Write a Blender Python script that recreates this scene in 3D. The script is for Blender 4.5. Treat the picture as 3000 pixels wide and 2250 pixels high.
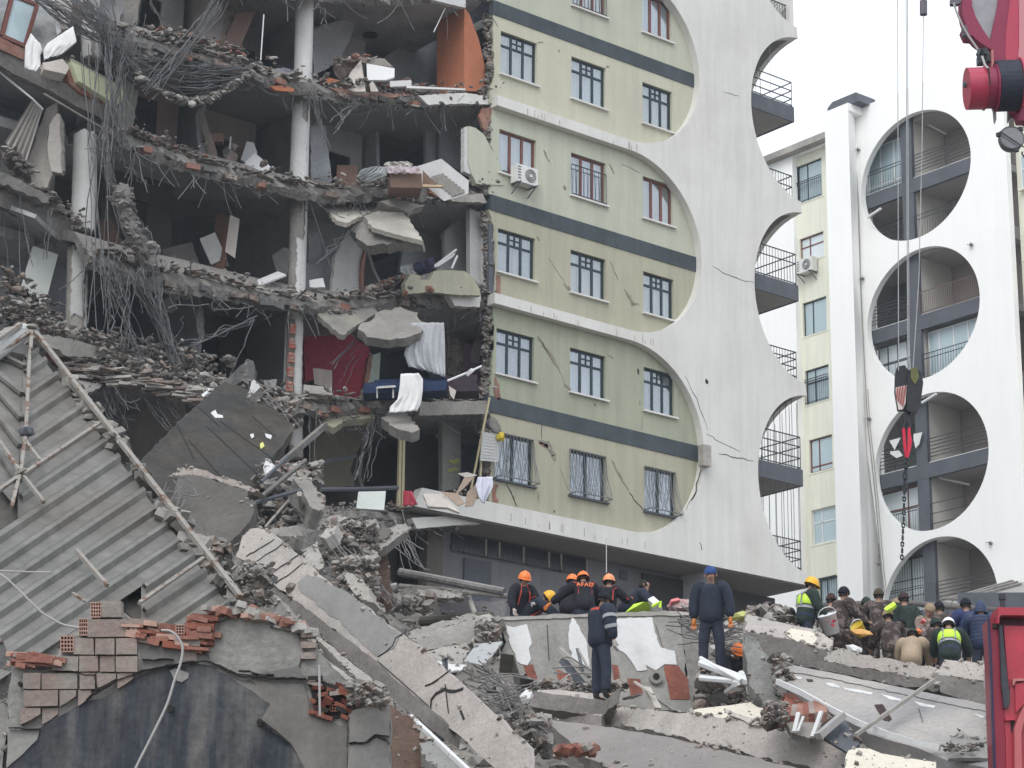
import bpy, bmesh, math, random
from mathutils import Vector, Matrix, noise as mnoise
from mathutils.geometry import tessellate_polygon
for o in list(bpy.data.objects): bpy.data.objects.remove(o, do_unlink=True)
sc = bpy.context.scene
COL = sc.collection
rnd = random.Random(7)
R_ = math.radians
# ------------------------------------------------------------------ camera
FPX = 7000.0; PITCH = R_(16.9); ROLL = R_(.7); AZ = R_(51.1)
CAM = Vector((0, 0, 1.6))
FW = Vector((math.cos(AZ)*math.cos(PITCH), math.sin(AZ)*math.cos(PITCH), math.sin(PITCH)))
R0 = Vector((math.sin(AZ), -math.cos(AZ), 0)); U0 = R0.cross(FW)
RT = R0*math.cos(ROLL) + U0*math.sin(ROLL); UP = RT.cross(FW)
HF = Vector((math.cos(AZ), math.sin(AZ), 0)); HR = R0.copy(); ZU = Vector((0, 0, 1))
cd = bpy.data.cameras.new('camera'); cam = bpy.data.objects.new('camera', cd); COL.objects.link(cam)
cd.sensor_width = 36; cd.lens = FPX/3000*36; cd.clip_start = .5; cd.clip_end = 3000
m = Matrix((RT, UP, -FW)).transposed().to_4x4(); m.translation = CAM; cam.matrix_world = m
sc.camera = cam
# ------------------------------------------------------------------ sky and sun (overcast)
W = bpy.data.worlds.new('World'); sc.world = W; W.use_nodes = True
nt = W.node_tree; nt.nodes.clear()
sky = nt.nodes.new('ShaderNodeTexSky'); sky.sky_type = 'NISHITA'; sky.sun_disc = False
sky.sun_elevation = R_(48); sky.sun_rotation = R_(238); sky.dust_density = 5; sky.air_density = 1.2
hs = nt.nodes.new('ShaderNodeHueSaturation'); hs.inputs['Saturation'].default_value = .12
mx = nt.nodes.new('ShaderNodeMixRGB'); mx.inputs[0].default_value = .72; mx.inputs[2].default_value = (9.3, 9.9, 10.9, 1)
bg = nt.nodes.new('ShaderNodeBackground'); bg.inputs[1].default_value = .120
wo = nt.nodes.new('ShaderNodeOutputWorld')
nt.links.new(sky.outputs[0], hs.inputs['Color']); nt.links.new(hs.outputs[0], mx.inputs[1])
nt.links.new(mx.outputs[0], bg.inputs[0]); nt.links.new(bg.outputs[0], wo.inputs[0])
sl = bpy.data.lights.new('sun', 'SUN'); sl.energy = .9; sl.angle = R_(35); sl.color = (1, .97, .92)
so = bpy.data.objects.new('sun', sl); COL.objects.link(so)
SUN_AZ = R_(238)
sd = Vector((math.sin(SUN_AZ)*math.cos(R_(48)), math.cos(SUN_AZ)*math.cos(R_(48)), math.sin(R_(48))))
so.rotation_euler = sd.to_track_quat('Z', 'Y').to_euler()
sc.view_settings.view_transform = 'Standard'; sc.view_settings.look = 'None'
sc.view_settings.exposure = .42; sc.view_settings.gamma = 1; sc.view_settings.use_curve_mapping = False
# ------------------------------------------------------------------ picture rays to places
def ray(x, y): return FW + RT*((x-1500)/FPX) - UP*((y-1125)/FPX)
class PL:
    """plane through three points"""
    def __init__(s, a, b, c):
        s.o = Vector(a); s.n = (Vector(b)-s.o).cross(Vector(c)-s.o).normalized()
        if s.n.dot(s.o-CAM) > 0: s.n = -s.n          # normal faces the viewer side
    def hit(s, x, y):
        r = ray(x, y); return CAM + r*((s.o-CAM).dot(s.n)/r.dot(s.n))
class FR:
    def __init__(s, ox, oy, k): s.ox, s.oy, s.k = ox, oy, k
    def s_(s, x, y): return s.ox+x*s.k, s.oy+y*s.k
    def y(s, x, y, Y): r = ray(*s.s_(x, y)); return CAM + r*(Y/r.y)
    def x(s, x, y, X): r = ray(*s.s_(x, y)); return CAM + r*(X/r.x)
    def z(s, x, y, Z): r = ray(*s.s_(x, y)); return CAM + r*((Z-CAM.z)/r.z)
    def d(s, x, y, d): r = ray(*s.s_(x, y)); return CAM + r*(d/r.dot(HF))
    def p(s, x, y, pl): return pl.hit(*s.s_(x, y))
    def pl(s, a, b, c):
        """plane through three marks with distances; the tilt across a thin triangle is damped"""
        P = [(*s.s_(q[0], q[1]), 1/q[2]) for q in (a, b, c)]; cx, cy, cw = [sum(p[i] for p in P)/3 for i in range(3)]
        Q = [(p[0]-cx, p[1]-cy, p[2]-cw) for p in P]; ext = max(q[0]**2+q[1]**2 for q in Q); lam = .04*ext
        xx = sum(q[0]**2 for q in Q)+lam; yy = sum(q[1]**2 for q in Q)+lam; xy = sum(q[0]*q[1] for q in Q); xw = sum(q[0]*q[2] for q in Q); yw = sum(q[1]*q[2] for q in Q)
        de = xx*yy-xy*xy; gx, gy = (xw*yy-yw*xy)/de, (yw*xx-xw*xy)/de
        def at(x, y): w = cw+gx*(x-cx)+gy*(y-cy); r = ray(x, y); return CAM+r*(1/w/r.dot(HF))
        return PL(at(cx-60, cy+40), at(cx+60, cy+40), at(cx, cy-80))
K8 = 800/2212; K10 = 1000/2212; K7 = 750/2212
D = FR(0, 0, 3000/2212)
Z1 = FR(1400, 0, K10); Z2 = FR(2200, 0, K8); Z3 = FR(1400, 600, K10); Z4 = FR(2200, 600, K8); Z7 = FR(2200, 1150, K8)
G1 = FR(0, 0, K7); G2 = FR(750, 0, K7); G3 = FR(0, 560, K7); G4 = FR(750, 560, K7)
P1 = FR(1400, 1600, K8); P2 = FR(2200, 1600, K8); P3 = FR(0, 900, K8); P4 = FR(0, 1650, K8)
P5 = FR(700, 1500, 800/1770); P6 = FR(700, 1000, K8); P7 = FR(1400, 1200, 700/2212)
Q1 = FR(400, 900, 600/2212); Q2 = FR(400, 1300, 600/2212); Q3 = FR(2750, 0, 450/1659); Q4 = FR(2800, 1700, 550/1659); Q5 = FR(2500, 1000, 500/1659)
# ------------------------------------------------------------------ materials
MATS = {}
def mat(name, col, rough=.85, var=.12, sc_=1.5, bump=.25, bs=12., streak=0., col2=None, c2=.5, metal=0., spec=.3, c2scale=None, sharp=.08, coat=0., dust=0.):
    if name in MATS: return MATS[name]
    m = bpy.data.materials.new(name); m.use_nodes = True; MATS[name] = m
    n = m.node_tree.nodes; l = m.node_tree.links; b = n['Principled BSDF']
    b.inputs['Roughness'].default_value = rough; b.inputs['Metallic'].default_value = metal
    b.inputs['Specular IOR Level'].default_value = spec
    if coat: b.inputs['Coat Weight'].default_value = coat; b.inputs['Coat Roughness'].default_value = .15
    tc = n.new('ShaderNodeTexCoord')
    def noise(scale, detail=6, vec=None, rough=.6):
        t = n.new('ShaderNodeTexNoise'); t.inputs['Scale'].default_value = scale; t.inputs['Detail'].default_value = detail
        t.inputs['Roughness'].default_value = rough
        l.new(vec or tc.outputs['Object'], t.inputs['Vector']); return t.outputs['Fac']
    def ramp(f, a, b_, ca, cb):
        r = n.new('ShaderNodeValToRGB'); l.new(f, r.inputs[0]); e = r.color_ramp.elements
        e[0].position = a; e[1].position = b_; e[0].color = (*ca, 1); e[1].color = (*cb, 1); return r.outputs[0]
    def mixc(f, a, b_, mode='MIX'):
        x = n.new('ShaderNodeMixRGB'); x.blend_type = mode
        for s_, v in ((0, f), (1, a), (2, b_)):
            if isinstance(v, (int, float)): x.inputs[s_].default_value = v
            elif isinstance(v, tuple): x.inputs[s_].default_value = (*v, 1)
            else: l.new(v, x.inputs[s_])
        return x.outputs[0]
    c = tuple(col)
    if col2 is not None:
        f = ramp(noise(c2scale or sc_*.6, 7), c2-sharp, c2+sharp, (0, 0, 0), (1, 1, 1)); c = mixc(f, c, tuple(col2))
    lo = 1-var*1.5; hi = 1+var
    g = ramp(noise(sc_, 8), .3, .7, (lo, lo, lo), (hi, hi, hi*.99))
    c = mixc(1., c, g, 'MULTIPLY')
    g = ramp(noise(bs*1.3, 4), .3, .72, (1-var,)*3, (1+var*.6,)*3); c = mixc(1., c, g, 'MULTIPLY')
    if streak:
        mp = n.new('ShaderNodeMapping'); l.new(tc.outputs['Object'], mp.inputs[0]); mp.inputs['Scale'].default_value = (2.4, 2.4, .16)
        g = ramp(noise(1.6, 5, mp.outputs[0]), .38, .68, (1, 1, 1), (1-streak,)*3); c = mixc(1., c, g, 'MULTIPLY')
    if dust:                                             # pale dust settled on upward faces
        gn = n.new('ShaderNodeNewGeometry'); sx_ = n.new('ShaderNodeSeparateXYZ'); l.new(gn.outputs['Normal'], sx_.inputs[0])
        mr_ = n.new('ShaderNodeMapRange'); mr_.inputs[1].default_value = .15; mr_.inputs[2].default_value = .85; mr_.inputs[3].default_value = 0; mr_.inputs[4].default_value = dust
        l.new(sx_.outputs[2], mr_.inputs[0]); c = mixc(mr_.outputs[0], c, (.34, .315, .285))
    l.new(c, b.inputs['Base Color'])
    if bump:
        bp = n.new('ShaderNodeBump'); bp.inputs['Strength'].default_value = bump; bp.inputs['Distance'].default_value = .05
        l.new(noise(bs, 8), bp.inputs['Height']); l.new(bp.outputs[0], b.inputs['Normal'])
    return m
def glassmat(name, tint=(.75, .82, .85), refl=.35):
    m = bpy.data.materials.new(name); m.use_nodes = True; n = m.node_tree.nodes; l = m.node_tree.links; n.clear(); MATS[name] = m
    o = n.new('ShaderNodeOutputMaterial'); mxs = n.new('ShaderNodeMixShader'); t = n.new('ShaderNodeBsdfTransparent'); g = n.new('ShaderNodeBsdfGlossy')
    t.inputs[0].default_value = (*tint, 1); g.inputs[0].default_value = (.9, .95, 1, 1); g.inputs['Roughness'].default_value = .03
    fr = n.new('ShaderNodeLayerWeight'); fr.inputs[0].default_value = .5
    mr = n.new('ShaderNodeMapRange'); mr.inputs[1].default_value = 0; mr.inputs[2].default_value = 1; mr.inputs[3].default_value = .10; mr.inputs[4].default_value = .10+refl
    l.new(fr.outputs['Facing'], mr.inputs[0])
    l.new(mr.outputs[0], mxs.inputs[0]); l.new(t.outputs[0], mxs.inputs[1]); l.new(g.outputs[0], mxs.inputs[2]); l.new(mxs.outputs[0], o.inputs[0])
    return m
# plaster, paint, concrete
M_GA = mat('wall_green', (.48, .49, .395), .9, .05, .5, .15, 9, .12)
M_GB = mat('wall_yellowgreen', (.415, .40, .305), .9, .05, .5, .15, 9, .14)
M_GC = mat('wall_pale', (.52, .505, .40), .9, .05, .5, .15, 9, .10)
M_GD = mat('wall_deepgreen', (.355, .372, .28), .9, .06, .5, .15, 9, .14)
M_WH = mat('white_render', (.66, .65, .615), .85, .05, .45, .15, 14, .09, col2=(.58, .565, .52), c2=.64, sharp=.12)
M_WB = mat('white_render_far', (.90, .90, .88), .85, .02, .3, .06, 10, .03)
M_YL = mat('pale_yellow_render', (.78, .775, .65), .85, .04, .4, .08, 10, .10)
M_BAND = mat('blue_grey_band', (.066, .082, .092), .8, .15, 1.2, .15, 12, .2)
M_FAS = mat('dark_grey_fascia', (.105, .112, .13), .7, .12, 1., .1, 12, .12)
M_FRD = mat('dark_green_frame', (.022, .042, .05), .45, .1, 3, 0)
M_FRR = mat('red_brown_frame', (.17, .062, .05), .5, .1, 3, 0)
M_FRW = mat('white_frame', (.7, .71, .71), .5, .04, 3, 0)
M_IRON = mat('dark_iron', (.045, .05, .055), .55, .15, 6, 0)
M_CURT = mat('curtain_cloth', (.62, .64, .68), .9, .05, 2, 0)
M_GLASS = glassmat('window_glass', (.86, .88, .88), .30)
M_GLASSB = mat('sky_blue_pane', (.40, .50, .53), .12, .05, .3, 0, spec=.6)
M_CON = mat('torn_concrete', (.215, .205, .19), .95, .28, 1.3, .8, 7, dust=.55)
M_COND = mat('dusty_dark_concrete', (.15, .147, .143), .95, .3, 1.4, .9, 8, dust=.55)
M_CONL = mat('pale_concrete', (.36, .34, .31), .95, .16, 1.0, .6, 9, col2=(.30, .285, .26))
M_CEIL = mat('ceiling_plaster', (.44, .44, .45), .95, .12, .8, .2, 8, col2=(.30, .295, .29), c2=.62)
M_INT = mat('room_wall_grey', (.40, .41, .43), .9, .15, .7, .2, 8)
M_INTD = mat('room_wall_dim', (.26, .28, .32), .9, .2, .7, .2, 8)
M_BRK = mat('hollow_brick_red', (.29, .13, .10), .9, .25, 3, .4, 20, col2=(.30, .17, .13))
M_BRKP = mat('dusty_brick_pink', (.275, .215, .19), .95, .15, 2, .5, 14, col2=(.27, .25, .225))
M_MORT = mat('grey_mortar', (.25, .245, .23), .95, .2, 3, .6, 12)
M_PLW = mat('white_plaster', (.58, .58, .575), .85, .06, 1.5, .2, 12, col2=(.46, .455, .44), c2=.62)
M_RUST = mat('rebar_steel', (.14, .14, .145), .7, .3, 8, 0)
M_DARK = mat('crack_shadow', (.03, .028, .026), 1, .1, 2, 0)
M_RUBG = mat('rubble_grey', (.20, .19, .175), .95, .5, 2.2, .9, 9, col2=(.17, .16, .15), dust=.55)
M_RUBB = mat('rubble_brown', (.24, .185, .155), .95, .5, 2.2, .9, 9, col2=(.20, .17, .15), dust=.55)
M_RUBW = mat('rubble_white', (.38, .365, .34), .95, .2, 2, .6, 9, dust=.55)
# ------------------------------------------------------------------ mesh building
class MB:
    def __init__(s): s.v = []; s.f = []; s.m = []; s.mats = []; s.cur = 0
    def use(s, mt):
        if mt not in s.mats: s.mats.append(mt)
        s.cur = s.mats.index(mt); return s
    def add(s, vs, fs):
        k = len(s.v); s.v += [Vector(v) for v in vs]
        for f in fs: s.f.append([i+k for i in f]); s.m.append(s.cur)
    def box(s, o, u, v, w):
        """corner o and three edge vectors"""
        o, u, v, w = map(Vector, (o, u, v, w))
        s.add([o, o+u, o+u+v, o+v, o+w, o+u+w, o+u+v+w, o+v+w], [(0, 3, 2, 1), (4, 5, 6, 7), (0, 1, 5, 4), (1, 2, 6, 5), (2, 3, 7, 6), (3, 0, 4, 7)])
        return s
    def cbox(s, c, sx, sy, sz, rot=None):
        r = rot if rot is not None else Matrix.Identity(3)
        u, v, w = r@Vector((sx, 0, 0)), r@Vector((0, sy, 0)), r@Vector((0, 0, sz))
        return s.box(Vector(c)-(u+v+w)/2, u, v, w)
    def ab(s, x0, x1, y0, y1, z0, z1): return s.box((x0, y0, z0), (x1-x0, 0, 0), (0, y1-y0, 0), (0, 0, z1-z0))
    def prism(s, pts, off):
        pts = [Vector(p) for p in pts]; off = Vector(off); n = len(pts)
        tri = tessellate_polygon([pts])
        k = [tuple(t) for t in tri]
        s.add(pts+[p+off for p in pts], k + [tuple(i+n for i in reversed(t)) for t in k] + [(i, (i+1) % n, (i+1) % n+n, i+n) for i in range(n)])
        return s
    def prismh(s, outer, holes, off):
        loops = [[Vector(p) for p in outer]] + [[Vector(p) for p in h] for h in holes]; off = Vector(off)
        allp = [p for lp in loops for p in lp]; n = len(allp); tri = [tuple(t) for t in tessellate_polygon(loops)]
        fs = tri + [tuple(i+n for i in reversed(t)) for t in tri]; k = 0
        for lp in loops:
            q = len(lp); fs += [(k+i, k+(i+1) % q, k+(i+1) % q+n, k+i+n) for i in range(q)]; k += q
        s.add(allp+[p+off for p in allp], fs); return s
    def tube(s, pts, r, n=6, r2=None, cap=True):
        pts = [Vector(p) for p in pts]; rings = []; N = len(pts)
        for i, p in enumerate(pts):
            t = (pts[min(i+1, N-1)]-pts[max(i-1, 0)])
            if t.length < 1e-9: t = Vector((0, 0, 1))
            t.normalize(); a = t.cross(ZU if abs(t.z) < .9 else Vector((1, 0, 0))).normalized(); b = t.cross(a)
            rr = r if r2 is None else r+(r2-r)*i/max(N-1, 1)
            rings += [p+(a*math.cos(2*math.pi*j/n)+b*math.sin(2*math.pi*j/n))*rr for j in range(n)]
        fs = []
        for i in range(N-1):
            for j in range(n): fs.append((i*n+j, i*n+(j+1) % n, (i+1)*n+(j+1) % n, (i+1)*n+j))
        if cap: fs += [tuple(reversed(range(n))), tuple(range((N-1)*n, N*n))]
        s.add(rings, fs); return s
    def bar(s, a, b, w, h=None, up=ZU):
        a, b = Vector(a), Vector(b); h = h or w; t = (b-a).normalized(); sd_ = t.cross(up)
        if sd_.length < .01: sd_ = t.cross(Vector((1, 0, 0)))
        sd_.normalize(); u = sd_.cross(t)
        return s.box(a-sd_*w/2-u*h/2, b-a, sd_*w, u*h)
    def rock(s, c, r, seed=None, flat=1.0):
        g = rnd; c = Vector(c); t = (1+5**.5)/2
        if g.random() < .55 and r < .31:
            return s.slabchunk(c, r*g.uniform(.9, 1.7), r*g.uniform(.5, 1.1), r*g.uniform(.2, .6)*flat, rrot(1, .8))
        vs = [(-1, t, 0), (1, t, 0), (-1, -t, 0), (1, -t, 0), (0, -1, t), (0, 1, t), (0, -1, -t), (0, 1, -t), (t, 0, -1), (t, 0, 1), (-t, 0, -1), (-t, 0, 1)]
        fs = [(0, 11, 5), (0, 5, 1), (0, 1, 7), (0, 7, 10), (0, 10, 11), (1, 5, 9), (5, 11, 4), (11, 10, 2), (10, 7, 6), (7, 1, 8), (3, 9, 4), (3, 4, 2), (3, 2, 6), (3, 6, 8), (3, 8, 9), (4, 9, 5), (2, 4, 11), (6, 2, 10), (8, 6, 7), (9, 8, 1)]
        sx, sy, sz = g.uniform(.5, 1.3), g.uniform(.5, 1.2), g.uniform(.35, .9)*flat
        m = Matrix.Rotation(g.uniform(0, 6.28), 3, 'Z')@Matrix.Rotation(g.uniform(-.6, .6), 3, 'X')
        s.add([c+m@Vector((x*sx*g.uniform(.7, 1.2), y*sy*g.uniform(.7, 1.2), z*sz*g.uniform(.7, 1.2)))*(r/1.9) for x, y, z in vs], fs); return s
    def slabchunk(s, c, l, w, h, rot):
        """broken slab piece: box with jittered corners"""
        g = rnd; j = lambda: g.uniform(.75, 1.0)
        vs = []
        for z in (-.5, .5):
            for x, y in ((-.5, -.5), (.1, -.55), (.5, -.4), (.5, .5), (-.1, .55), (-.5, .4)): vs.append(Vector(c)+rot@Vector((x*l*j(), y*w*j(), z*h)))
        s.add(vs, [(5, 4, 3, 2, 1, 0), (6, 7, 8, 9, 10, 11)]+[(i, (i+1) % 6, (i+1) % 6+6, i+6) for i in range(6)]); return s
    def mesh(s, name, base=Vector((0, 0, 0)), smooth=False):
        me = bpy.data.meshes.new(name); b = Vector(base)
        me.from_pydata([v-b for v in s.v], [], s.f); 
        for mt in s.mats: me.materials.append(mt)
        if len(s.mats) > 1: me.polygons.foreach_set('material_index', s.m)
        if smooth: me.polygons.foreach_set('use_smooth', [True]*len(me.polygons))
        bm = bmesh.new(); bm.from_mesh(me); bmesh.ops.recalc_face_normals(bm, faces=bm.faces); bm.to_mesh(me); bm.free()
        me.update(); return me
def rrot(a=1., b=.5):
    return Matrix.Rotation(rnd.uniform(-3.14, 3.14)*a, 3, 'Z')@Matrix.Rotation(rnd.uniform(-b, b), 3, 'X')@Matrix.Rotation(rnd.uniform(-b, b), 3, 'Y')
def tag(o, label=None, cat=None, group=None, kind=None):
    if label: o['label'] = label
    if cat: o['category'] = cat
    if group: o['group'] = group
    if kind: o['kind'] = kind
    return o
def link(name, me, parent=None):
    o = bpy.data.objects.new(name, me); COL.objects.link(o)
    if parent is not None: o.parent = parent
    return o
class Thing:
    def __init__(s, name, label, cat, base, group=None):
        s.base = Vector(base); s.e = bpy.data.objects.new(name, None); COL.objects.link(s.e); s.e.location = s.base
        s.e.empty_display_size = .2; tag(s.e, label, cat, group)
    def part(s, name, mb, mt=None, parent=None, label=None, kind=None, smooth=False):
        if mt is not None and not mb.mats: mb.mats = [mt]
        o = link(name, mb.mesh(name, s.base, smooth), parent if parent is not None else s.e)
        tag(o, label, kind=kind); return o
def solo(name, mb, mt, label, cat, group=None, kind=None, smooth=False):
    if mt is not None and not mb.mats: mb.mats = [mt]
    xs = [v.x for v in mb.v]; ys = [v.y for v in mb.v]; zs = [v.z for v in mb.v]
    base = Vector(((min(xs)+max(xs))/2, (min(ys)+max(ys))/2, min(zs)))
    o = link(name, mb.mesh(name, base, smooth)); o.location = base
    tag(o, label, cat, group, kind); return o
def jag(pts, amp, step, skip=(), closed=True):
    """subdivide a 3D polyline/polygon and shake the added points within its own plane"""
    pts = [Vector(p) for p in pts]; n = len(pts); out = []
    nn = (pts[1]-pts[0]).cross(pts[2]-pts[0]).normalized() if n > 2 else Vector((0, -1, 0))
    for i in range(n if closed else n-1):
        a, b = pts[i], pts[(i+1) % n]; out.append(a)
        if i in skip: continue
        k = int((b-a).length/step); d_ = (b-a).normalized().cross(nn)
        for j in range(1, k): out.append(a+(b-a)*(j/k)+d_*rnd.uniform(-amp, amp)+(b-a).normalized()*rnd.uniform(-.3, .3)*step)
    if not closed: out.append(pts[-1])
    return out
def grid_noise_slab(mb, pts, off, amp=.03, step=.35):
    mb.prism(jag(pts, amp, step), off)
def sagline(a, b, sag, n=10, jit=0.):
    a, b = Vector(a), Vector(b)
    return [a+(b-a)*(i/n)-ZU*sag*4*(i/n)*(1-i/n)+Vector((rnd.uniform(-jit, jit), rnd.uniform(-jit, jit), rnd.uniform(-jit, jit)))*(1 if 0 < i < n else 0) for i in range(n+1)]
def rebar_curl(mb, a, d_, L, r=.011, curl=.6, n=7):
    p = Vector(a); d_ = Vector(d_).normalized(); pts = [p.copy()]; ax = Vector((rnd.uniform(-1, 1), rnd.uniform(-1, 1), rnd.uniform(-1, 1))).normalized()
    for i in range(n):
        d_ = (Matrix.Rotation(curl/n*rnd.uniform(.4, 1.6), 3, ax)@d_); d_.normalize(); p = p+d_*(L/n); pts.append(p.copy())
    mb.tube(pts, r, 4)
def scatter(mb, pts, n, r0, r1, spread, flat=.8, mts=None):
    """rock chunks strewn along a polyline"""
    seg = [(pts[i+1]-pts[i]).length for i in range(len(pts)-1)]; tot = sum(seg) or 1
    for _ in range(n):
        t = rnd.uniform(0, tot); i = 0
        while i < len(seg)-1 and t > seg[i]: t -= seg[i]; i += 1
        p = pts[i]+(pts[i+1]-pts[i])*(t/(seg[i] or 1))
        if mts: mb.use(rnd.choice(mts))
        r = r0+(r1-r0)*rnd.random()**2.5
        mb.rock(p+Vector((rnd.uniform(-1, 1)*spread.x, rnd.uniform(-1, 1)*spread.y, rnd.uniform(0, 1)*spread.z)), r, flat=flat)
# ================================================================== torn open block on the left
LB = Thing('apartment_block', 'torn open green and white apartment block with lobed white facade frame, its left half collapsed', 'apartment block', (48, 58, 12.6))
YF = 55.0
LEDGE = [(38.7, 39.05), (32.05, 32.40), (25.43, 25.77), (18.50, 19.10)]
def front_wall(z0, z1, holes, m, left):
    """green wall of one storey: cells round the window openings, left edge torn along the given points"""
    mb = MB(); xs = sorted({43.62, 52.75}|{h[0] for h in holes}|{h[1] for h in holes}); zs = sorted({z0, z1}|{h[2] for h in holes}|{h[3] for h in holes})
    for i in range(len(xs)-1):
        for j in range(len(zs)-1):
            cx, cz = (xs[i]+xs[i+1])/2, (zs[j]+zs[j+1])/2
            if any(h[0] < cx < h[1] and h[2] < cz < h[3] for h in holes): continue
            mb.box((xs[i], YF, zs[j]), (xs[i+1]-xs[i], 0, 0), (0, .22, 0), (0, 0, zs[j+1]-zs[j]))
    me = bmesh.new()
    lp = [Vector((x, YF, z)) for x, z in left]
    mb.prism([Vector((43.62, YF, z1))]+jag(lp, .03, .12, closed=False)+[Vector((43.62, YF, z0))], (0, .22, 0))
    LB.part('front_wall', mb, m)
def clean(mb): return mb
def window_front(x0, x1, z0, z1, kind, lopen=False):
    y = YF+.10; fr = {'grid': M_FRD, 'red': M_FRR, 'redgrille': M_FRR, 'grille': M_FRD}[kind]
    mb = MB(); t = .07; w = x1-x0
    B = lambda a, b, c, d_, t_=.06: mb.ab(a, b, y, y+t_, c, d_)
    B(x0, x1, z1-t, z1); B(x0, x1, z0, z0+t); B(x0, x0+t, z0+t, z1-t); B(x1-t, x1, z0+t, z1-t)
    cols = [x0+w*.34, x0+w*.67] if kind != 'grille' else [x0+w*.5]
    if kind == 'grid':
        zt = z0+(z1-z0)*.70
        for c in cols: B(c-.04, c+.04, z0+t, zt-.035, .055); B(c-.04, c+.04, zt+.035, z1-t, .055)
        B(x0+t, x1-t, zt-.035, zt+.035)
        cm = (cols[0]+cols[1])/2; zm = (zt+.035+z1-t)/2
        B(cm-.02, cm+.02, zt+.035, z1-t, .04); B(cols[0]+.04, cm-.02, zm-.02, zm+.02, .04); B(cm+.02, cols[1]-.04, zm-.02, zm+.02, .04)
    else:
        for c in cols: B(c-.045, c+.045, z0+t, z1-t, .055)
    f = LB.part('window', mb, fr)
    for a, b in zip([x0+t]+cols, cols+[x1-t]):
        p = MB(); p.ab(a, b, y+.025, y+.032, z0+t, z1-t); LB.part('pane', p, M_GLASS, parent=f)
    # curtain with folds behind the glass
    c = MB(); n = 60; amp = .03 if kind != 'grille' else .05
    gap = rnd.choice([None, .5, .3]) if kind != 'grille' else .45
    vs = []; ph = rnd.uniform(0, 6)
    for i in range(n+1):
        xx = x0+.02+(w-.04)*i/n; yy = y+.14+amp*math.sin(i*1.25+ph)*rnd.uniform(.5, 1)
        vs += [(xx, yy, z0+.02), (xx+rnd.uniform(-.01, .01), yy*1.0, z1-.02)]
    fs = [(2*i, 2*i+2, 2*i+3, 2*i+1) for i in range(n) if not (gap and abs(i/n-gap) < .035*(1 if kind == 'grille' else .4))]
    c.add(vs, fs); LB.part('curtain', c, rnd.choice((M_CURT, M_CURT, mat('cream_curtain', (.60, .57, .52), .9, .06, 2, 0), mat('grey_curtain', (.42, .44, .48), .9, .08, 2, 0))), parent=f)
    s = MB(); s.ab(x0-.06, x1+.1, YF-.10, YF+.09, z0-.06, z0-.002); LB.part('sill', s, M_WH if kind != 'grille' else M_FAS, parent=f)
    if kind in ('grille', 'redgrille'):
        g = MB(); n = 11 if kind == 'grille' else 9; y0 = YF-.03; bulge = .32 if kind == 'grille' else .03
        zt = z1 if kind == 'grille' else z0+(z1-z0)*.72
        for i in range(n+1):
            xx = x0+w*i/n; xj = rnd.uniform(-.05, .05) if kind == 'grille' else 0
            pts = [(xx, y0, zt), (xx+xj, y0-bulge*.25, zt-(zt-z0)*.4), (xx+xj*1.4, y0-bulge, z0+.04)]
            g.tube(pts, .011 if kind == 'grille' else .012, 4)
        g.bar((x0, y0-bulge, z0+.04), (x1, y0-bulge, z0+.04), .03); g.bar((x0, y0, zt), (x1, y0, zt), .03)
        if kind == 'grille':
            for xx in (x0, x1): g.bar((xx, y0-bulge, z0+.04), (xx, YF+.08, z0+.04), .03); g.tube([(xx, y0-bulge, z0+.04), (xx, y0, z0+.9), (xx, y0, zt)], .012, 4)
            for i in range(n-1):
                xa = x0+w*i/n; s_ = rnd.choice((-1, 1)); g.tube([(xa, y0-.02, zt), (xa+.12*s_+.06, y0-bulge*.6, z0+.4), (xa+.1, y0-bulge, z0+.05)], .008, 4)
        LB.part('security_grille', g, mat('grey_iron', (.16, .165, .17), .6, .2, 5, 0) if kind == 'grille' else M_IRON, parent=f)
H = {}
rows = {'0': (36.68, 38.16, M_GA), 'A': (33.34, 34.83, M_GC), 'B': (29.94, 31.42, M_GA), 'C': (26.63, 28.06, M_GB), 'D': (23.3, 24.76, M_GD), 'E': (19.94, 21.42, M_GB)}
cols_ = [(43.74, 45.25), (46.73, 48.22), (49.87, 51.22)]
STO = [('0', 35.80, 38.85), ('A', 32.2, 35.30), ('B', 29.10, 32.2), ('C', 25.6, 28.58), ('D', 22.52, 25.6), ('E', 18.8, 22.0)]
lefts = {'0': [(43.35, 38.85), (43.3, 35.8)],
         'A': [(43.42, 35.3), (43.42, 34.8), (43.46, 34.3), (43.50, 33.8), (43.52, 33.2), (43.3, 32.3), (43.3, 32.2)],
         'B': [(43.45, 32.2), (43.42, 31.2), (43.40, 30.2), (43.35, 29.1)],
         'C': [(43.35, 28.58), (43.55, 28.1), (43.60, 27.0), (43.62, 26.3), (43.58, 25.6)],
         'D': [(43.6, 25.6), (43.62, 24.5), (43.58, 23.2), (43.5, 22.52)],
         'E': [(43.55, 22.0), (43.6, 21.0), (43.58, 19.9), (43.5, 18.8)]}
for key, z0, z1 in STO:
    wz0, wz1, mm = rows[key]; k = 'grid'
    front_wall(z0, z1, [(a, b, wz0, wz1) for a, b in cols_], mm, lefts[key])
    for i, (a, b) in enumerate(cols_):
        k = {'A': 'grid', 'C': 'grid', 'D': 'grid', 'E': 'grille', 'B': ('red', 'redgrille', 'red')[i], '0': ('grid', 'redgrille', 'red')[i]}[key]
        window_front(a, b, wz0, wz1, k)
for za, zb in ((35.30, 35.80), (28.58, 29.10), (22.0, 22.52)):
    mb = MB(); mb.box((43.4, YF-.03, za), (8.85, 0, 0), (0, .25, 0), (0, 0, zb-za)); LB.part('band', mb, M_BAND)
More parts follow.
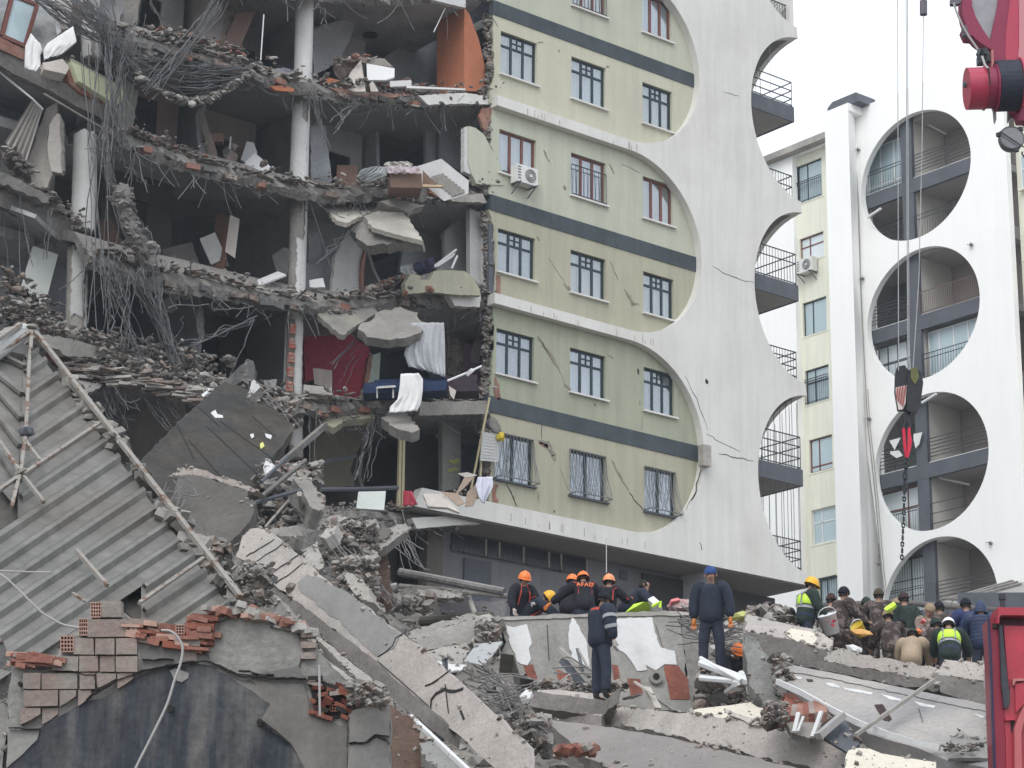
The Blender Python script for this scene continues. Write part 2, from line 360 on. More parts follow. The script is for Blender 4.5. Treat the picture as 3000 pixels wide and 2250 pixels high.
# white frame with the round lobes
def arc(cx, cz, rx, rz, a0, a1, n): return [(cx+rx*math.cos(R_(a0+(a1-a0)*i/n)), cz+rz*math.sin(R_(a0+(a1-a0)*i/n))) for i in range(n+1)]
poly = [(43.2, 42), (43.2, 38.7)]
for (zb_, zt_) in ((32.40, 38.7), (25.77, 32.05), (19.10, 25.43)):
    zc = (zb_+zt_)/2; rz = (zt_-zb_)/2
    poly += arc(49.05, zc, 3.2, rz, 90, -90, 36)
    poly += [(43.42 if zb_ > 20 else 40.8, zb_), (43.42 if zb_ > 20 else 40.5, {32.40: 32.05, 25.77: 25.43, 19.10: 18.5}[zb_])]
poly = [p for i, p in enumerate(poly)]
right = [(57.2, 18.5), (57.2, 18.82)]
for zc in (22.0, 28.7, 35.4): 
    right += arc(57.35, zc, 2.62, 3.16, -94, -266, 34)
    right += [(57.15, zc+3.2), (57.1, zc+3.52)]
right += arc(57.35, 42.1, 2.62, 3.16, -94, -180, 10)
poly += right
mb = MB(); mb.prism([(x, YF-.28, z) for x, z in poly], (0, .36, 0)); LB.part('lobed_facade_frame', mb, M_WH)
# side wall with the matching round openings, seen from its inner side
mb = MB(); sp = [(63.0, 42), (63.0, 18.5), (54.95, 18.5)]
for zc in (22.0, 28.7, 35.4): sp += [(54.95, zc-3.2)]+arc(54.8, zc, 2.9, 3.16, -87, 87, 26)+[(54.95, zc+3.2)]
sp += [(54.95, 42)]
mb.prism([(57.0, y, z) for y, z in sp], (.2, 0, 0)); LB.part('side_wall', mb, M_WH)
# balcony slabs, fascias and railings at the corner
def railing(T, path, h, bars=.14, rails=(1.0,), r=.012, m=M_IRON, lattice=False, z0=.06):
    mb = MB()
    for i in range(len(path)-1):
        a, b = Vector(path[i]), Vector(path[i+1]); L = (b-a).length
        for k in rails: mb.bar(a+ZU*h*k, b+ZU*h*k, .035, .03)
        mb.bar(a+ZU*z0, b+ZU*z0, .03)
        n = max(2, int(L/bars)) if bars else 2
        for j in range(n+1): mb.tube([a+(b-a)*(j/n)+ZU*z0*0, a+(b-a)*(j/n)+ZU*h], r if bars and 0 < j < n else .018, 4)
        if lattice:
            for j in range(int(L/.15)): 
                p = a+(b-a)*(j*.15/L); q = a+(b-a)*(min(L, j*.15+h)/L)
                mb.tube([p, q+ZU*h], .007, 4); mb.tube([p+ZU*h, q], .007, 4)
    T.part('railing', mb, m)
for i, zt in enumerate((36.0, 29.25, 22.6)):
    mb = MB(); mb.ab(52.9, 57.12, 55.12, 60.5, zt-.22, zt-.02); LB.part('balcony_slab', mb, mat('slab_underside', (.36, .345, .33), .9, .1, 1, .2))
    mb = MB(); mb.ab(52.9, 57.22, 55.06, 55.115, zt-.58, zt); mb.ab(57.125, 57.22, 55.12, 60.5, zt-.58, zt); LB.part('balcony_fascia', mb, M_FAS)
    mb = MB(); mb.ab(52.9, 57.12, 55.13, 60.4, zt-.57, zt-.23); LB.part('balcony_soffit', mb, mat('slab_underside', (.36, .345, .33)))
    bars = (0, .14, .14)[i]
    railing(LB, [(54.0, 55.10, zt), (57.15, 55.10, zt), (57.15, 59.5, zt)], (.95, 1.15, 1.15)[i], bars, ((1., .66, .33), (1., .7), (1., .7, .35))[i])
for i, zt in enumerate((39.0, 32.3, 25.55, 18.85)):
    mb = MB(); mb.ab(52.9, 56.98, 55.12, 60.5, zt-.3, zt-.02); LB.part('balcony_slab', mb, mat('slab_underside', (.36, .345, .33)))
    railing(LB, [(53.6, 55.14, zt), (57.1, 55.14, zt), (57.1, 59.5, zt)], (.95, 1.05, 1.25, 1.25)[i], .13, ((1.,), (1., .6), (1., .8, .55, .3), (1., .75, .5, .25))[i], lattice=(i == 0))
# tall cage bars of the lowest balconies
mb = MB()
for k in range(11): xx = 54.2+k*.29; mb.tube([(xx, 55.13, 18.9), (xx, 55.13, 25.2)], .013, 4)
for k in range(8): yy = 55.2+k*.35; mb.tube([(57.12, yy, 18.9), (57.12, yy, 25.0-.12*k*k*.5)], .013, 4)
LB.part('cage_bars', mb, M_IRON)
mb = MB()
for k in range(3): mb.tube([(54.9+k*.75, 55.4, 36), (54.9+k*.75, 55.4, 38.9)], .012, 4)
LB.part('drying_poles', mb, M_FRW)
# body behind the front wall: right room wall, roof of the block, shop storey
mb = MB(); mb.ab(52.75, 53.0, 55.1, 63, 12.6, 42); LB.part('cross_wall', mb, M_INT)
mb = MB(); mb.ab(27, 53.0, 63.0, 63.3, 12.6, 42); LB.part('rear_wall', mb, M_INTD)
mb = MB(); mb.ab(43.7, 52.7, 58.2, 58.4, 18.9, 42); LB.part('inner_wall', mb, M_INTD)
mb = MB(); mb.prism([(40.4, 54.8, 18.48), (57.15, 54.8, 18.48), (57.15, 63, 18.48), (38.5, 63, 18.48), (39.2, 57.2, 18.48)], (0, 0, -.02))
LB.part('overhang_soffit', mb, mat('soffit_plaster', (.26, .245, .235), .9, .1, .5, .2))
# ================================================================== pale block with round openings
RB = Thing('apartment_block', 'pale white apartment block with a column of round balcony openings and a flat roof', 'apartment block', (75, 64, 12.6))
XW = 72.0
circ = [(62.37, 39.5, 3.05, 2.82), (62.27, 33.35, 3.07, 2.82), (62.15, 26.98, 3.03, 2.86), (62.0, 21.0, 3.0, 2.78)]
mb = MB(); out = [(57.48, 12.6), (57.5, 43.50), (65.62, 43.56), (65.72, 36.3), (65.55, 28), (64.95, 22.9), (64.95, 12.6)]
holes = [[(XW, c[0]+c[2]*math.cos(t*math.pi/32), c[1]+c[3]*math.sin(t*math.pi/32)) for t in range(64)] for c in circ]
mb.prismh([(XW, y, z) for y, z in out], holes, (.28, 0, 0)); RB.part('round_opening_wall', mb, M_WB)
mb = MB(); mb.prism([(71.0, 65.12, 12.6), (71.0, 66.5, 12.6), (72.9, 66.5, 12.6), (72.9, 65.62, 12.6), (72.0, 65.62, 12.6)], (0, 0, 30.55)); RB.part('pillar', mb, M_WB)
mb = MB(); mb.ab(72.4, 72.5, 57.6, 65.1, 12.6, 43.4); 
# rooms behind
back = 74.6
for k, (cy, cz, ry, rz) in enumerate(circ):
    mb = MB(); mb.box((72.35, cy-3.6, cz-.55), (.16, 0, 0), (0, 7.4, 0), (0, 0, .62)); RB.part('balcony_beam', mb, M_FAS)
    mb = MB(); mb.box((72.52, cy-3.6, cz-.40), (2.05, 0, 0), (0, 7.4, 0), (0, 0, .3)); RB.part('floor_slab', mb, M_CEIL if k == 9 else mat('balcony_ceiling', (.42, .40, .39), .9, .06, .8, .1))
    mb = MB(); mb.box((72.52, cy-3.6, cz+2.72), (2.05, 0, 0), (0, 7.4, 0), (0, 0, .55)); RB.part('floor_slab', mb, mat('balcony_ceiling', (.42, .40, .39)))
    mb = MB(); mb.box((72.35, cy+.42, cz-3.05), (.16, 0, 0), (0, .62, 0), (0, 0, 2.49)); mb.box((72.35, cy+.42, cz+.075), (.16, 0, 0), (0, .62, 0), (0, 0, 2.9)); RB.part('balcony_post', mb, M_FAS)
    mb = MB(); mb.box((72.52, cy+.5, cz-3.05), (2.05, 0, 0), (0, .14, 0), (0, 0, 6.2)); RB.part('divider_wall', mb, mat('balcony_wall_cream', (.55, .53, .49), .9, .05, .8, .1))
    mb = MB(); mb.box((72.38, cy-3.5, cz+.072), (.16, 0, 0), (0, 3.9, 0), (0, 0, .03)); mb.box((72.38, cy+1.06, cz+.072), (.16, 0, 0), (0, 2.5, 0), (0, 0, .03)); RB.part('balcony_kerb', mb, M_WB)
    # back wall in two colours
    mb = MB(); mb.box((back, cy-3.8, cz-3.1), (.1, 0, 0), (0, 4.3, 0), (0, 0, 6.4)); RB.part('balcony_back_wall', mb, mat('taupe_render', (.36, .315, .29), .9, .05, .8, .1))
    mb = MB(); mb.box((back, cy+.52, cz-3.1), (.1, 0, 0), (0, 4.3, 0), (0, 0, 6.4)); RB.part('balcony_back_wall', mb, mat('slate_render', (.17, .175, .185), .9, .08, .8, .1) if k in (1,) else mat('grey_render', (.30, .30, .30), .9, .08, .8, .1))
def rail_x(x, y0, y1, z, h, bars, rails, m=M_IRON):
    """railing in a plane of constant x"""
    mb = MB()
    for k in rails: mb.bar((x, y0, z+h*k), (x, y1, z+h*k), .03)
    n = max(1, int(abs(y1-y0)/bars)) if bars else 2
    for j in range(n+1): mb.tube([(x, y0+(y1-y0)*j/n, z), (x, y0+(y1-y0)*j/n, z+h)], .012, 4)
    return mb
hz = (1., .84, .68, .52, .36, .2)
# (circle, storey 1 upper / 0 lower, side l/r, bars, rails, colour)
for k, up, side, bars, rails in ((0, 1, 'l', .14, (1., .85, .05)), (0, 1, 'r', 0, hz), (0, 0, 'l', 0, hz), (0, 0, 'r', .14, (1., .82, .05)),
                                 (1, 1, 'l', 0, hz), (1, 1, 'r', .1, (1., .05)), (1, 0, 'r', .14, (1., .8, .05)), (1, 0, 'l', .0, (1., .5)),
                                 (2, 1, 'l', 0, hz), (2, 1, 'r', 0, hz), (2, 0, 'l', .12, (1., .9, .05)), (2, 0, 'r', 0, (1., .6, .2)),
                                 (3, 1, 'l', .14, (1., .9)), (3, 1, 'r', 0, hz), (3, 0, 'l', .14, (1., .9, .05)), (3, 0, 'r', .14, (1., .9, .05))):
    cy, cz, ry, rz = circ[k]; z = cz+.1 if up else cz-2.72; y0, y1 = (cy+1.05, cy+3.3) if side == 'l' else (cy-3.3, cy+.40)
    if up == 0: y0, y1 = (cy+1.05, cy+2.6) if side == 'l' else (cy-2.9, cy+.40)
    RB.part('railing', rail_x(72.31, y0, y1, z, .95 if up else 1.05, bars, rails), mat('brown_railing', (.16, .11, .10), .6, .1, 4, 0) if (k, up, side) == (1, 1, 'r') else M_IRON)
# glazing in the balcony rooms: frame, panes
def window_x(T, x, y0, y1, z0, z1, cols, rowsz, frm, pane=M_GLASSB, t=.06, sill=None, name='window'):
    """window in a wall facing -x; y0<y1"""
    mb = MB(); f = lambda a, b, c, d_, q=.06: mb.box((x, a, c), (q, 0, 0), (0, b-a, 0), (0, 0, d_-c))
    f(y0, y1, z1-t, z1); f(y0, y1, z0, z0+t); f(y0, y0+t, z0+t, z1-t); f(y1-t, y1, z0+t, z1-t)
    for r in rowsz: f(y0+t, y1-t, z0+(z1-z0)*r-t/2, z0+(z1-z0)*r+t/2, .055)
    for c in cols: f(y0+(y1-y0)*c-t/2, y0+(y1-y0)*c+t/2, z0+t, z1-t, .052)
    o = T.part(name, mb, frm)
    cc = [0]+list(cols)+[1]
    for i in range(len(cc)-1):
        p = MB(); p.box((x+.02, y0+(y1-y0)*cc[i], z0+.02), (.012, 0, 0), (0, (y1-y0)*(cc[i+1]-cc[i]), 0), (0, 0, z1-z0-.04)); T.part('pane', p, pane, parent=o)
    if sill is not None:
        p = MB(); p.box((x-.12, y0-.08, z0-.07), (.17, 0, 0), (0, y1-y0+.16, 0), (0, 0, .065)); T.part('sill', p, sill, parent=o)
    return o
c = circ[0]; window_x(RB, 72.8, c[0]+1.05, c[0]+3.4, c[1]+.1, c[1]+2.4, (.33, .66), (.2,), M_FRW)
c = circ[1]; window_x(RB, 72.8, c[0]+1.05, c[0]+3.2, c[1]-2.7, c[1]-.6, (.25, .5, .75), (.62,), M_FAS, mat('bright_reflection_pane', (.62, .68, .70), .15, .04, .4, 0, spec=.5))  # brightness of reflected sky put into this pane colour
window_x(RB, 72.75, c[0]-3.3, c[0]+.38, c[1]-2.5, c[1]-.6, (.2, .42, .63, .84), (), M_FRW, M_GLASSB)
c = circ[2]; window_x(RB, 72.8, c[0]+1.0, c[0]+3.4, c[1]-2.7, c[1]-.6, (.4,), (.6,), M_FRR, mat('bright_reflection_pane', (.62, .68, .70)))
c = circ[3]; window_x(RB, 72.8, c[0]+1.0, c[0]+3.4, c[1]+.05, c[1]+2.4, (.45,), (), M_FAS, mat('bright_reflection_pane', (.62, .68, .70)))
RB.part('security_grille', rail_x(72.7, c[0]+1.0, c[0]+3.3, c[1]+.1, 2.3, .13, (1., .6, .3)), M_IRON)
# left strip: yellow wall with stacked windows
SX = 73.0
wl = [(Z2, 372, 1330, 575, 1610, 'grille'), (Z4, 395, 262, 590, 435, ''), (Z4, 420, 785, 613, 1030, ''), (Z4, 440, 1335, 632, 1585, 'grille'), (Z7, 472, 378, 660, 622, ''), (Z7, 492, 950, 688, 1205, ''), (P2, 552, 268, 703, 520, 'grille')]
hol = []
for F, a, b, c_, d_, k in wl:
    p = F.x(a, b, SX); q = F.x(c_, d_, SX)
    zt, zb = p.z, None
    y1, y0 = F.x(a, (b+d_)/2, SX).y, F.x(c_, (b+d_)/2, SX).y
    zt = F.x((a+c_)/2, b-18, SX).z; zb = F.x((a+c_)/2, d_+12, SX).z
    hol.append((y0, y1, zb, zt, k))
mb = MB(); zs = [12.6]+sum([[h[2], h[3]] for h in sorted(hol, key=lambda h: h[2])], [])+[42.95]
Y0, Y1 = 66.3, 70.15
ya, yb = min(h[0] for h in hol), max(h[1] for h in hol)
hs_ = sorted(hol, key=lambda h: h[2]); z = 12.6
for h in hs_+[None]:
    z1 = h[2] if h else 42.95
    mb.ab(SX, SX+.22, Y0, Y1, z, z1)
    if h: mb.ab(SX, SX+.22, Y0, max(h[0], Y0+.01), h[2], h[3]); mb.ab(SX, SX+.22, h[1], Y1, h[2], h[3]); z = h[3]
RB.part('window_strip_wall', mb, M_YL)
mb = MB(); mb.ab(72.7, 73.2, 70.15, 76, 12.6, 43.45); RB.part('end_wall', mb, M_WB)
mb = MB(); mb.ab(72.72, 73.18, 66.4, 70.14, 42.96, 43.45); RB.part('parapet', mb, M_WB)
frs = [M_FRD, M_FRR, M_FRD, M_FRD, M_FRR, M_FRW, M_FRD]
for h, k in zip(hol, range(7)):
    o = window_x(RB, SX+.1, h[0], h[1], h[2], h[3], (.62,), (.62,) if k in (1, 3, 5) else (.18,) if k == 4 else (), frs[k], M_GLASSB if k != 1 else mat('bright_reflection_pane', (.62, .68, .70)), sill=M_YL)
    if h[4]:
        g = rail_x(SX-.05, h[0]+.02, h[1]-.02, h[2], (h[3]-h[2])*(.55 if k == 0 else .72 if k == 3 else 1), .12, (1., .9, .05)); RB.part('security_grille', g, M_IRON, parent=o)
# right strip
mb = MB(); mb.ab(72.6, 72.8, 52, 57.48, 12.6, 42.9); RB.part('window_strip_wall', mb, M_YL)
mb = MB(); mb.ab(72.0, 72.6, 57.46, 57.70, 12.6, 12.7)
for F, b, d_, fr in ((Z2, 880, 980, M_FRD), (Z2, 1290, 1560, M_FRW), (Z4, 225, 480, M_FRW), (Z4, 820, 1090, M_FRR)):
    zt = F.x(2150, b, 72.6).z; zb = F.x(2150, d_, 72.6).z
    window_x(RB, 72.5, 55.0, 57.2, zb, zt, (.3, .62, .86), (.6,), fr, M_GLASSB, sill=M_YL)
# roof, rear, roof hatch, pipes
mb = MB(); mb.ab(72.3, 84, 57.5, 76, 43.0, 43.3); RB.part('roof', mb, M_CONL)
mb = MB(); mb.ab(84, 84.3, 52, 76, 12.6, 43.2); mb.ab(72.9, 84, 51.8, 52, 12.6, 43); RB.part('rear_wall', mb, M_WB)
a = Z2.x(580, 905, 71.4); b = Z2.x(850, 880, 71.4)
mb = MB(); mb.prism([(71.3, 66.6, 43.75), (71.3, 66.3, 43.95), (71.3, 64.9, 43.95), (71.3, 64.75, 43.5), (71.3, 66.6, 43.5)], (1.2, 0, 0)); RB.part('chimney_cap', mb, M_FAS)
mb = MB(); mb.ab(71.1, 72.8, 65.2, 66.4, 43.16, 43.5); RB.part('chimney', mb, M_WB)
mb = MB()
pts = [Z2.x(822, 900, 71.95), Z4.x(872, 20, 71.95), Z4.x(885, 560, 71.95), Z4.x(930, 1500, 71.95), Z7.x(945, 250, 71.95), Z7.x(1010, 850, 71.95), P2.x(1060, 200, 71.95), P2.x(1080, 380, 71.95)]
mb.tube(pts, .022, 5); mb.tube([p+Vector((0, -.12, 0)) for p in pts[3:]], .015, 5); RB.part('cable', mb, mat('grey_cable', (.3, .29, .28), .7, .1, 3, 0))
mb = MB()
for F, x, y in ((Z2, 870, 1215), (Z4, 905, 600), (Z4, 830, 1130), (Z7, 960, 215), (Z7, 1035, 1390), (Z7, 1940, 1220), (Z4, 1785, 325)):
    p = F.x(x, y, 71.93); mb.cbox(p, .06, .14, .1); mb.tube([p, p+Vector((-.05, .18, .06))], .02, 5); mb.tube([p+Vector((0, .05, 0)), p+Vector((-.15, -.1, .02))], .035, 6)
RB.part('wall_lamp_bracket', mb, mat('bracket_grey', (.25, .24, .23), .6, .15, 4, 0))
# stub pipes and clutter in the openings
for F, x, y in ((Z4, 1005, 70), (Z7, 1450, 50)):
    p = F.x(x, y, 71.8); mb = MB(); mb.tube([p+Vector((-.1, .35, -.12)), p+Vector((0, -.35, .12))], .06, 7); RB.part('stub_pipe', mb, M_FRW)
for a_, b_, r_ in ((Z2.x(1380, 980, 73), Z2.x(1580, 1085, 74), .04), (Z7.x(1525, 690, 72.8), Z7.x(1770, 745, 73.8), .05)):
    mb = MB(); mb.tube([a_, b_], r_, 6); RB.part('stub_pipe', mb, M_FRW)
# ================================================================== the collapsed half: sagging slabs, columns, rooms
def edge_resample(pts, Y, step=.22):
    """(x, top, bottom) picture marks on the plane y = Y -> evenly spaced torn edge"""
    out = []
    for i in range(len(pts)-1):
        a, b = pts[i], pts[i+1]
        ya = Y if not callable(Y) else Y(a[0]); n = max(1, int(abs(b[0]-a[0])/9))
        for j in range(n):
            t = j/n; x = a[0]+(b[0]-a[0])*t; Yx = Y if not callable(Y) else Y(x)
            out.append((D.y(x, a[1]+(b[1]-a[1])*t, Yx), D.y(x, a[2]+(b[2]-a[2])*t, Yx)))
    a = pts[-1]; Yx = Y if not callable(Y) else Y(a[0]); out.append((D.y(a[0], a[1], Yx), D.y(a[0], a[2], Yx)))
    return out
def torn_slab(name, pts, Y, zback, back=62.95, mtop=M_COND, mbot=M_CEIL, mfront=M_CON, rough=.22):
    e = edge_resample(pts, Y); n = len(e); rows_ = []
    for T, B in e:
        y = T.y; jt = rnd.uniform(-rough, rough*.5); jb = rnd.uniform(-rough*.4, rough)
        vd = (T-CAM).normalized(); T2 = T+vd*0+Vector((0, 0, rnd.uniform(-.04, .05))); B2 = B+Vector((0, jb*.6, rnd.uniform(-.05, .04)))
        Mid = (T+B)/2+Vector((rnd.uniform(-.04, .04), -rnd.uniform(.0, rough*.8), rnd.uniform(-.05, .05)))
        r_ = [T2, Mid, B2]
        for k, (yy, w) in enumerate(((y+.9, .45), (y+2.2, .12), (back, 0))):
            zt = zback+(T.z-zback)*w
            r_ += [Vector((T.x, yy, zt)), Vector((B.x, yy, zt-.30))]
        rows_.append(r_)
    mb = MB(); v = [p for r in rows_ for p in r]; W_ = 9
    F1, F2, F3 = [], [], []
    for i in range(n-1):
        a, b = i*W_, (i+1)*W_
        F1 += [(a, b, b+1, a+1), (a+1, b+1, b+2, a+2)]
        F2 += [(a+2, b+2, b+4, a+4), (a+4, b+4, b+6, a+6), (a+6, b+6, b+8, a+8)]
        F3 += [(a, a+3, b+3, b), (a+3, a+5, b+5, b+3), (a+5, a+7, b+7, b+5)]
    for a, s_ in ((0, 1), ((n-1)*W_, -1)): F1 += [(a, a+1, a+2, a+4, a+3), (a+3, a+4, a+6, a+5), (a+5, a+6, a+8, a+7)]
    F1 += [(i*W_+7, i*W_+8, (i+1)*W_+8, (i+1)*W_+7) for i in range(n-1)]
    k = 0
    mb.v = v
    for mt, fs in ((mfront, F1), (mbot, F2), (mtop, F3)):
        mb.use(mt); mb.f += fs; mb.m += [mb.cur]*len(fs)
    LB.part(name, mb); return e
YE = 55.35
E0 = torn_slab('floor_slab', [(395, -60, -25), (520, -45, -15), (600, -20, -4), (720, -12, 2), (850, -8, 10), (945, -12, 4), (1005, -14, 6), (1040, -14, 4)], YE, 35.55)
EA = torn_slab('floor_slab', [(270, 70, 100), (300, 80, 120), (380, 98, 135), (470, 128, 160), (560, 158, 185), (640, 176, 205), (700, 186, 215), (800, 198, 226), (900, 207, 234), (960, 205, 228), (1060, 203, 229)], YE, 32.2)
EB = torn_slab('floor_slab', [(265, 285, 318), (330, 312, 345), (420, 345, 378), (520, 372, 400), (600, 392, 418), (650, 402, 430), (720, 408, 440), (800, 406, 436), (900, 405, 436), (980, 406, 436), (1050, 414, 438)], YE, 28.85)
EC = torn_slab('floor_slab', [(190, 540, 575), (260, 565, 610), (350, 590, 630), (430, 600, 640), (520, 622, 655), (600, 640, 668), (680, 652, 680), (760, 648, 680), (850, 640, 672), (950, 634, 664), (1060, 640, 668)], YE, 25.5)
ED = torn_slab('floor_slab', [(180, 790, 830), (250, 790, 830), (330, 800, 845), (430, 828, 862), (500, 850, 880), (600, 856, 885), (700, 872, 905), (800, 868, 898), (900, 866, 896), (1060, 866, 893)], YE, 22.2)
EE = torn_slab('floor_slab', [(560, 1125, 1160), (690, 1112, 1140), (760, 1104, 1132), (860, 1108, 1136), (905, 1112, 1145), (990, 1106, 1138)], YE, 18.75)
# floors above the frame, so that the rooms are roofed as they were
mb = MB(); mb.ab(30, 43.3, 55.4, 62.9, 38.7, 39.0); mb.ab(43.3, 52.7, 55.3, 62.9, 38.7, 38.98); LB.part('floor_slab', mb, M_CEIL)
mb = MB(); mb.ab(26, 52.7, 55.6, 62.9, 42, 42.3); LB.part('roof_slab', mb, M_CON)
for z in (35.4, 32.0, 28.6, 25.3, 22.0): mb = MB(); mb.ab(43.7, 52.7, 55.3, 58.1, z-.15, z+.15); LB.part('floor_slab', mb, M_CEIL)
# ledge pieces still hanging at the slab ends
def plate(F, pts, pos, th, m, j=0, step=.15, skip=(), name=None, label=None, cat=None, group=None, part=None, parent=None, kind=None, mb=None, label_p=None):
    """flat broken piece with real thickness; pos = y-plane, ('x', v), ('d', dist), or a PL"""
    if isinstance(pos, (int, float)): P = [F.y(x, y, pos) for x, y in pts]; off = Vector((0, th, 0))
    elif isinstance(pos, PL): P = [F.p(x, y, pos) for x, y in pts]; off = -pos.n*th
    elif pos[0] == 'x': P = [F.x(x, y, pos[1]) for x, y in pts]; off = Vector((th, 0, 0))
    elif pos[0] == 'd':
        P = [F.d(x, y, pos[1]) for x, y in pts]; off = HF*th
    elif pos[0] == 'pl': pl = F.pl(*pos[1]); P = [F.p(x, y, pl) for x, y in pts]; off = -pl.n*th
    if j: P = jag(P, j, step, skip)
    if mb is not None: mb.use(m); mb.prism(P, off); return mb
    mb = MB(); mb.prism(P, off)
    if part: return LB.part(part, mb, m, parent=parent, kind=kind, label=label_p)
    return solo(name, mb, m, label, cat, group, kind)
plate(G2, [(1400, 825), (1810, 800), (2000, 835), (2180, 850), (2212, 900), (2110, 905), (1800, 895), (1490, 905)], 55.05, .22, M_WH, .012, .1, part='ledge_edge')
plate(G2, [(1540, 0), (1640, -80), (1810, -80), (1812, 66), (1640, 28)], 55.05, .2, M_PLW, .01, .1, part='ledge_edge')
plate(G4, [(1660, 893), (1945, 905), (1935, 1000), (1720, 992)], 55.0, .25, M_WH, .012, .1, part='ledge_edge')
plate(G4, [(1640, 40), (1960, 20), (1995, 100), (1700, 90)], 55.0, .3, M_CONL, .02, .1, part='ledge_edge')
plate(P6, [(1470, 490), (2080, 480), (2170, 580), (1900, 590), (1460, 600)], 55.0, .3, M_CONL, .012, .1, part='ledge_edge')
plate(P6, [(1400, 1430), (1600, 1420), (1880, 1400), (2212, 1390), (2212, 1470), (1880, 1480), (1440, 1515)], 55.0, .3, M_WH, .012, .12, part='ledge_edge')
# ---- columns with patchy plaster
M_PLC = mat('column_plaster', (.60, .60, .585), .85, .08, 1.2, .25, 10, .12)
def column(x0, y0, x1, y1, Y, r, shells, name='round_column'):
    """core from picture mark top (x0,y0) to bottom (x1,y1) on plane y=Y; shells = (angle0, angle1, t0, t1)"""
    a, b = D.y(x0, y0, Y), D.y(x1, y1, Y); mb = MB(); N = 14
    mb.tube([a+(b-a)*(i/8) for i in range(9)], r-.03, N); o = LB.part(name, mb, M_CONL, smooth=True)
    for a0, a1, t0, t1 in shells:
        s = MB(); nn = 18; nz = 22; vs = []
        face = math.atan2(-1, -1)
        for i in range(nz+1):
            t = t0+(t1-t0)*i/nz; c = a+(b-a)*t
            w0 = a0+rnd.uniform(-6, 6)*(1 if a0 > -175 else 0); w1 = a1+rnd.uniform(-6, 6)
            for k in range(nn+1):
                an = face+R_(w0+(w1-w0)*k/nn); q = c+Vector((math.cos(an), math.sin(an), 0))*(r+.004)
                if i in (0, nz): q.z += rnd.uniform(-.07, .07)
                vs.append(q)
        s.add(vs, [(i*(nn+1)+k, i*(nn+1)+k+1, (i+1)*(nn+1)+k+1, (i+1)*(nn+1)+k) for i in range(nz) for k in range(nn)])
        LB.part('plaster_skin', s, M_PLC, parent=o, smooth=True)
    return o
column(659, -30, 654, 182, 56.1, .275, [(-180, 180, 0, .55), (-110, 150, .5, 1)])
column(651, 205, 645, 408, 56.1, .275, [(-110, 60, .30, 1), (-60, 20, .12, .32), (60, 140, .1, 1)])
column(645, 428, 639, 640, 56.1, .275, [(10, 130, .45, 1), (60, 140, 0, .5)])
o = column(637, 655, 632, 858, 56.1, .275, [(-120, -40, .15, 1), (-40, 70, .10, .2), (20, 80, .15, 1)])
for k in range(5):
    p = Q1.y(1690-k*8, 200+k*155, 55.72)
    mb = MB(); mb.ab(p.x-.10, p.x+.10, p.y-.02, p.y+.06, p.z-.25, p.z+.05)
    for q in range(3): mb.bar(p+Vector((-.11, -.03, -.25+q*.1)), p+Vector((.11, -.03, -.22+q*.1)), .02)
    LB.part('brick', mb, mat('weathered_brick_face', (.42, .30, .25), .95, .2, 3, .4, 20, col2=(.40, .12, .09), c2=.5, c2scale=6), parent=o)
column(638, 885, 640, 990, 56.2, .24, [(-30, 60, .3, .8)])
column(196, 50, 196, 130, 57, .29, [(-40, 20, 0, 1), (40, 130, .3, 1)])
column(185, 292, 178, 500, 57, .34, [(-60, 130, 0, 1)])
column(168, 535, 163, 742, 57, .33, [(-10, 55, .05, .75), (60, 80, .3, 1)])
column(1018, 400, 1018, 400.5, 56, .01, [])
# ---- rooms (walls of single storeys)
C_ = lambda n, c, **k: mat(n, c, .9, .12, 1.0, .15, 9, **k)
M_ORG = C_('orange_room_paint', (.44, .165, .09)); M_RED = mat('crimson_wallpaper', (.33, .035, .06), .85, .15, 1, .1, 8, col2=(.20, .015, .03), c2=.60, c2scale=5)
M_PUR = C_('mauve_room_paint', (.20, .115, .16)); M_OLV = C_('olive_room_paint', (.24, .225, .165)); M_TAU = C_('taupe_room_paint', (.115, .105, .09))
M_PALE = C_('pale_room_paint', (.46, .46, .45)); M_MINT = C_('mint_room_paint', (.45, .50, .45)); M_BRN = C_('brown_board', (.20, .13, .10)); M_BEI = C_('beige_plaster', (.50, .46, .42))
p0 = D.y(1003, 195, 55.3); L_ = D.x(944, 190, p0.x).y-55.3
plate(D, [(1003, 16), (1014, 30), (1035, 88), (1047, 140), (1047, 198), (1003, 196)], 55.3, L_, M_ORG, 0, part='room_wall')
plate(G2, [(1130, 480), (1575, 200), (1575, 770), (1080, 770)], 59.0, .15, M_INT, 0, part='room_wall')
plate(G2, [(490, 250), (835, 130), (860, 230), (740, 500), (600, 600), (500, 640)], 58.2, .15, M_INT, .03, .2, part='room_wall')
plate(G2, [(1600, 1000), (1960, 960), (1960, 1130), (1830, 1120), (1830, 1500), (1600, 1400)], 57.2, .15, M_INT, 0, part='room_wall')
plate(G2, [(1470, 1040), (1600, 1000), (1600, 1420), (1470, 1430)], 57.6, .15, M_INT, 0, part='room_wall')
plate(G2, [(475, 1090), (600, 1080), (640, 1400), (660, 1560), (600, 1640), (475, 1640)], 57.0, .15, M_INT, .03, .15, part='room_wall')
gf = plate(G2, [(1838, 1088), (1900, 1105), (1975, 1170), (2060, 1330), (2110, 1430), (2140, 1600), (1905, 1590), (1868, 1510), (1835, 1400)], 54.975, .22, M_GA, .01, .08, part='front_wall')
plate(G2, [(1800, 1100), (1836, 1090), (1833, 1400), (1866, 1510), (1840, 1500), (1800, 1480)], 55.02, .18, M_PLW, .01, .08, part='wall_edge')
plate(G2, [(1985, 935), (2110, 955), (2112, 1070), (2060, 1085), (1990, 1070)], 55.1, .35, M_CON, .02, .08, part='column_stub')
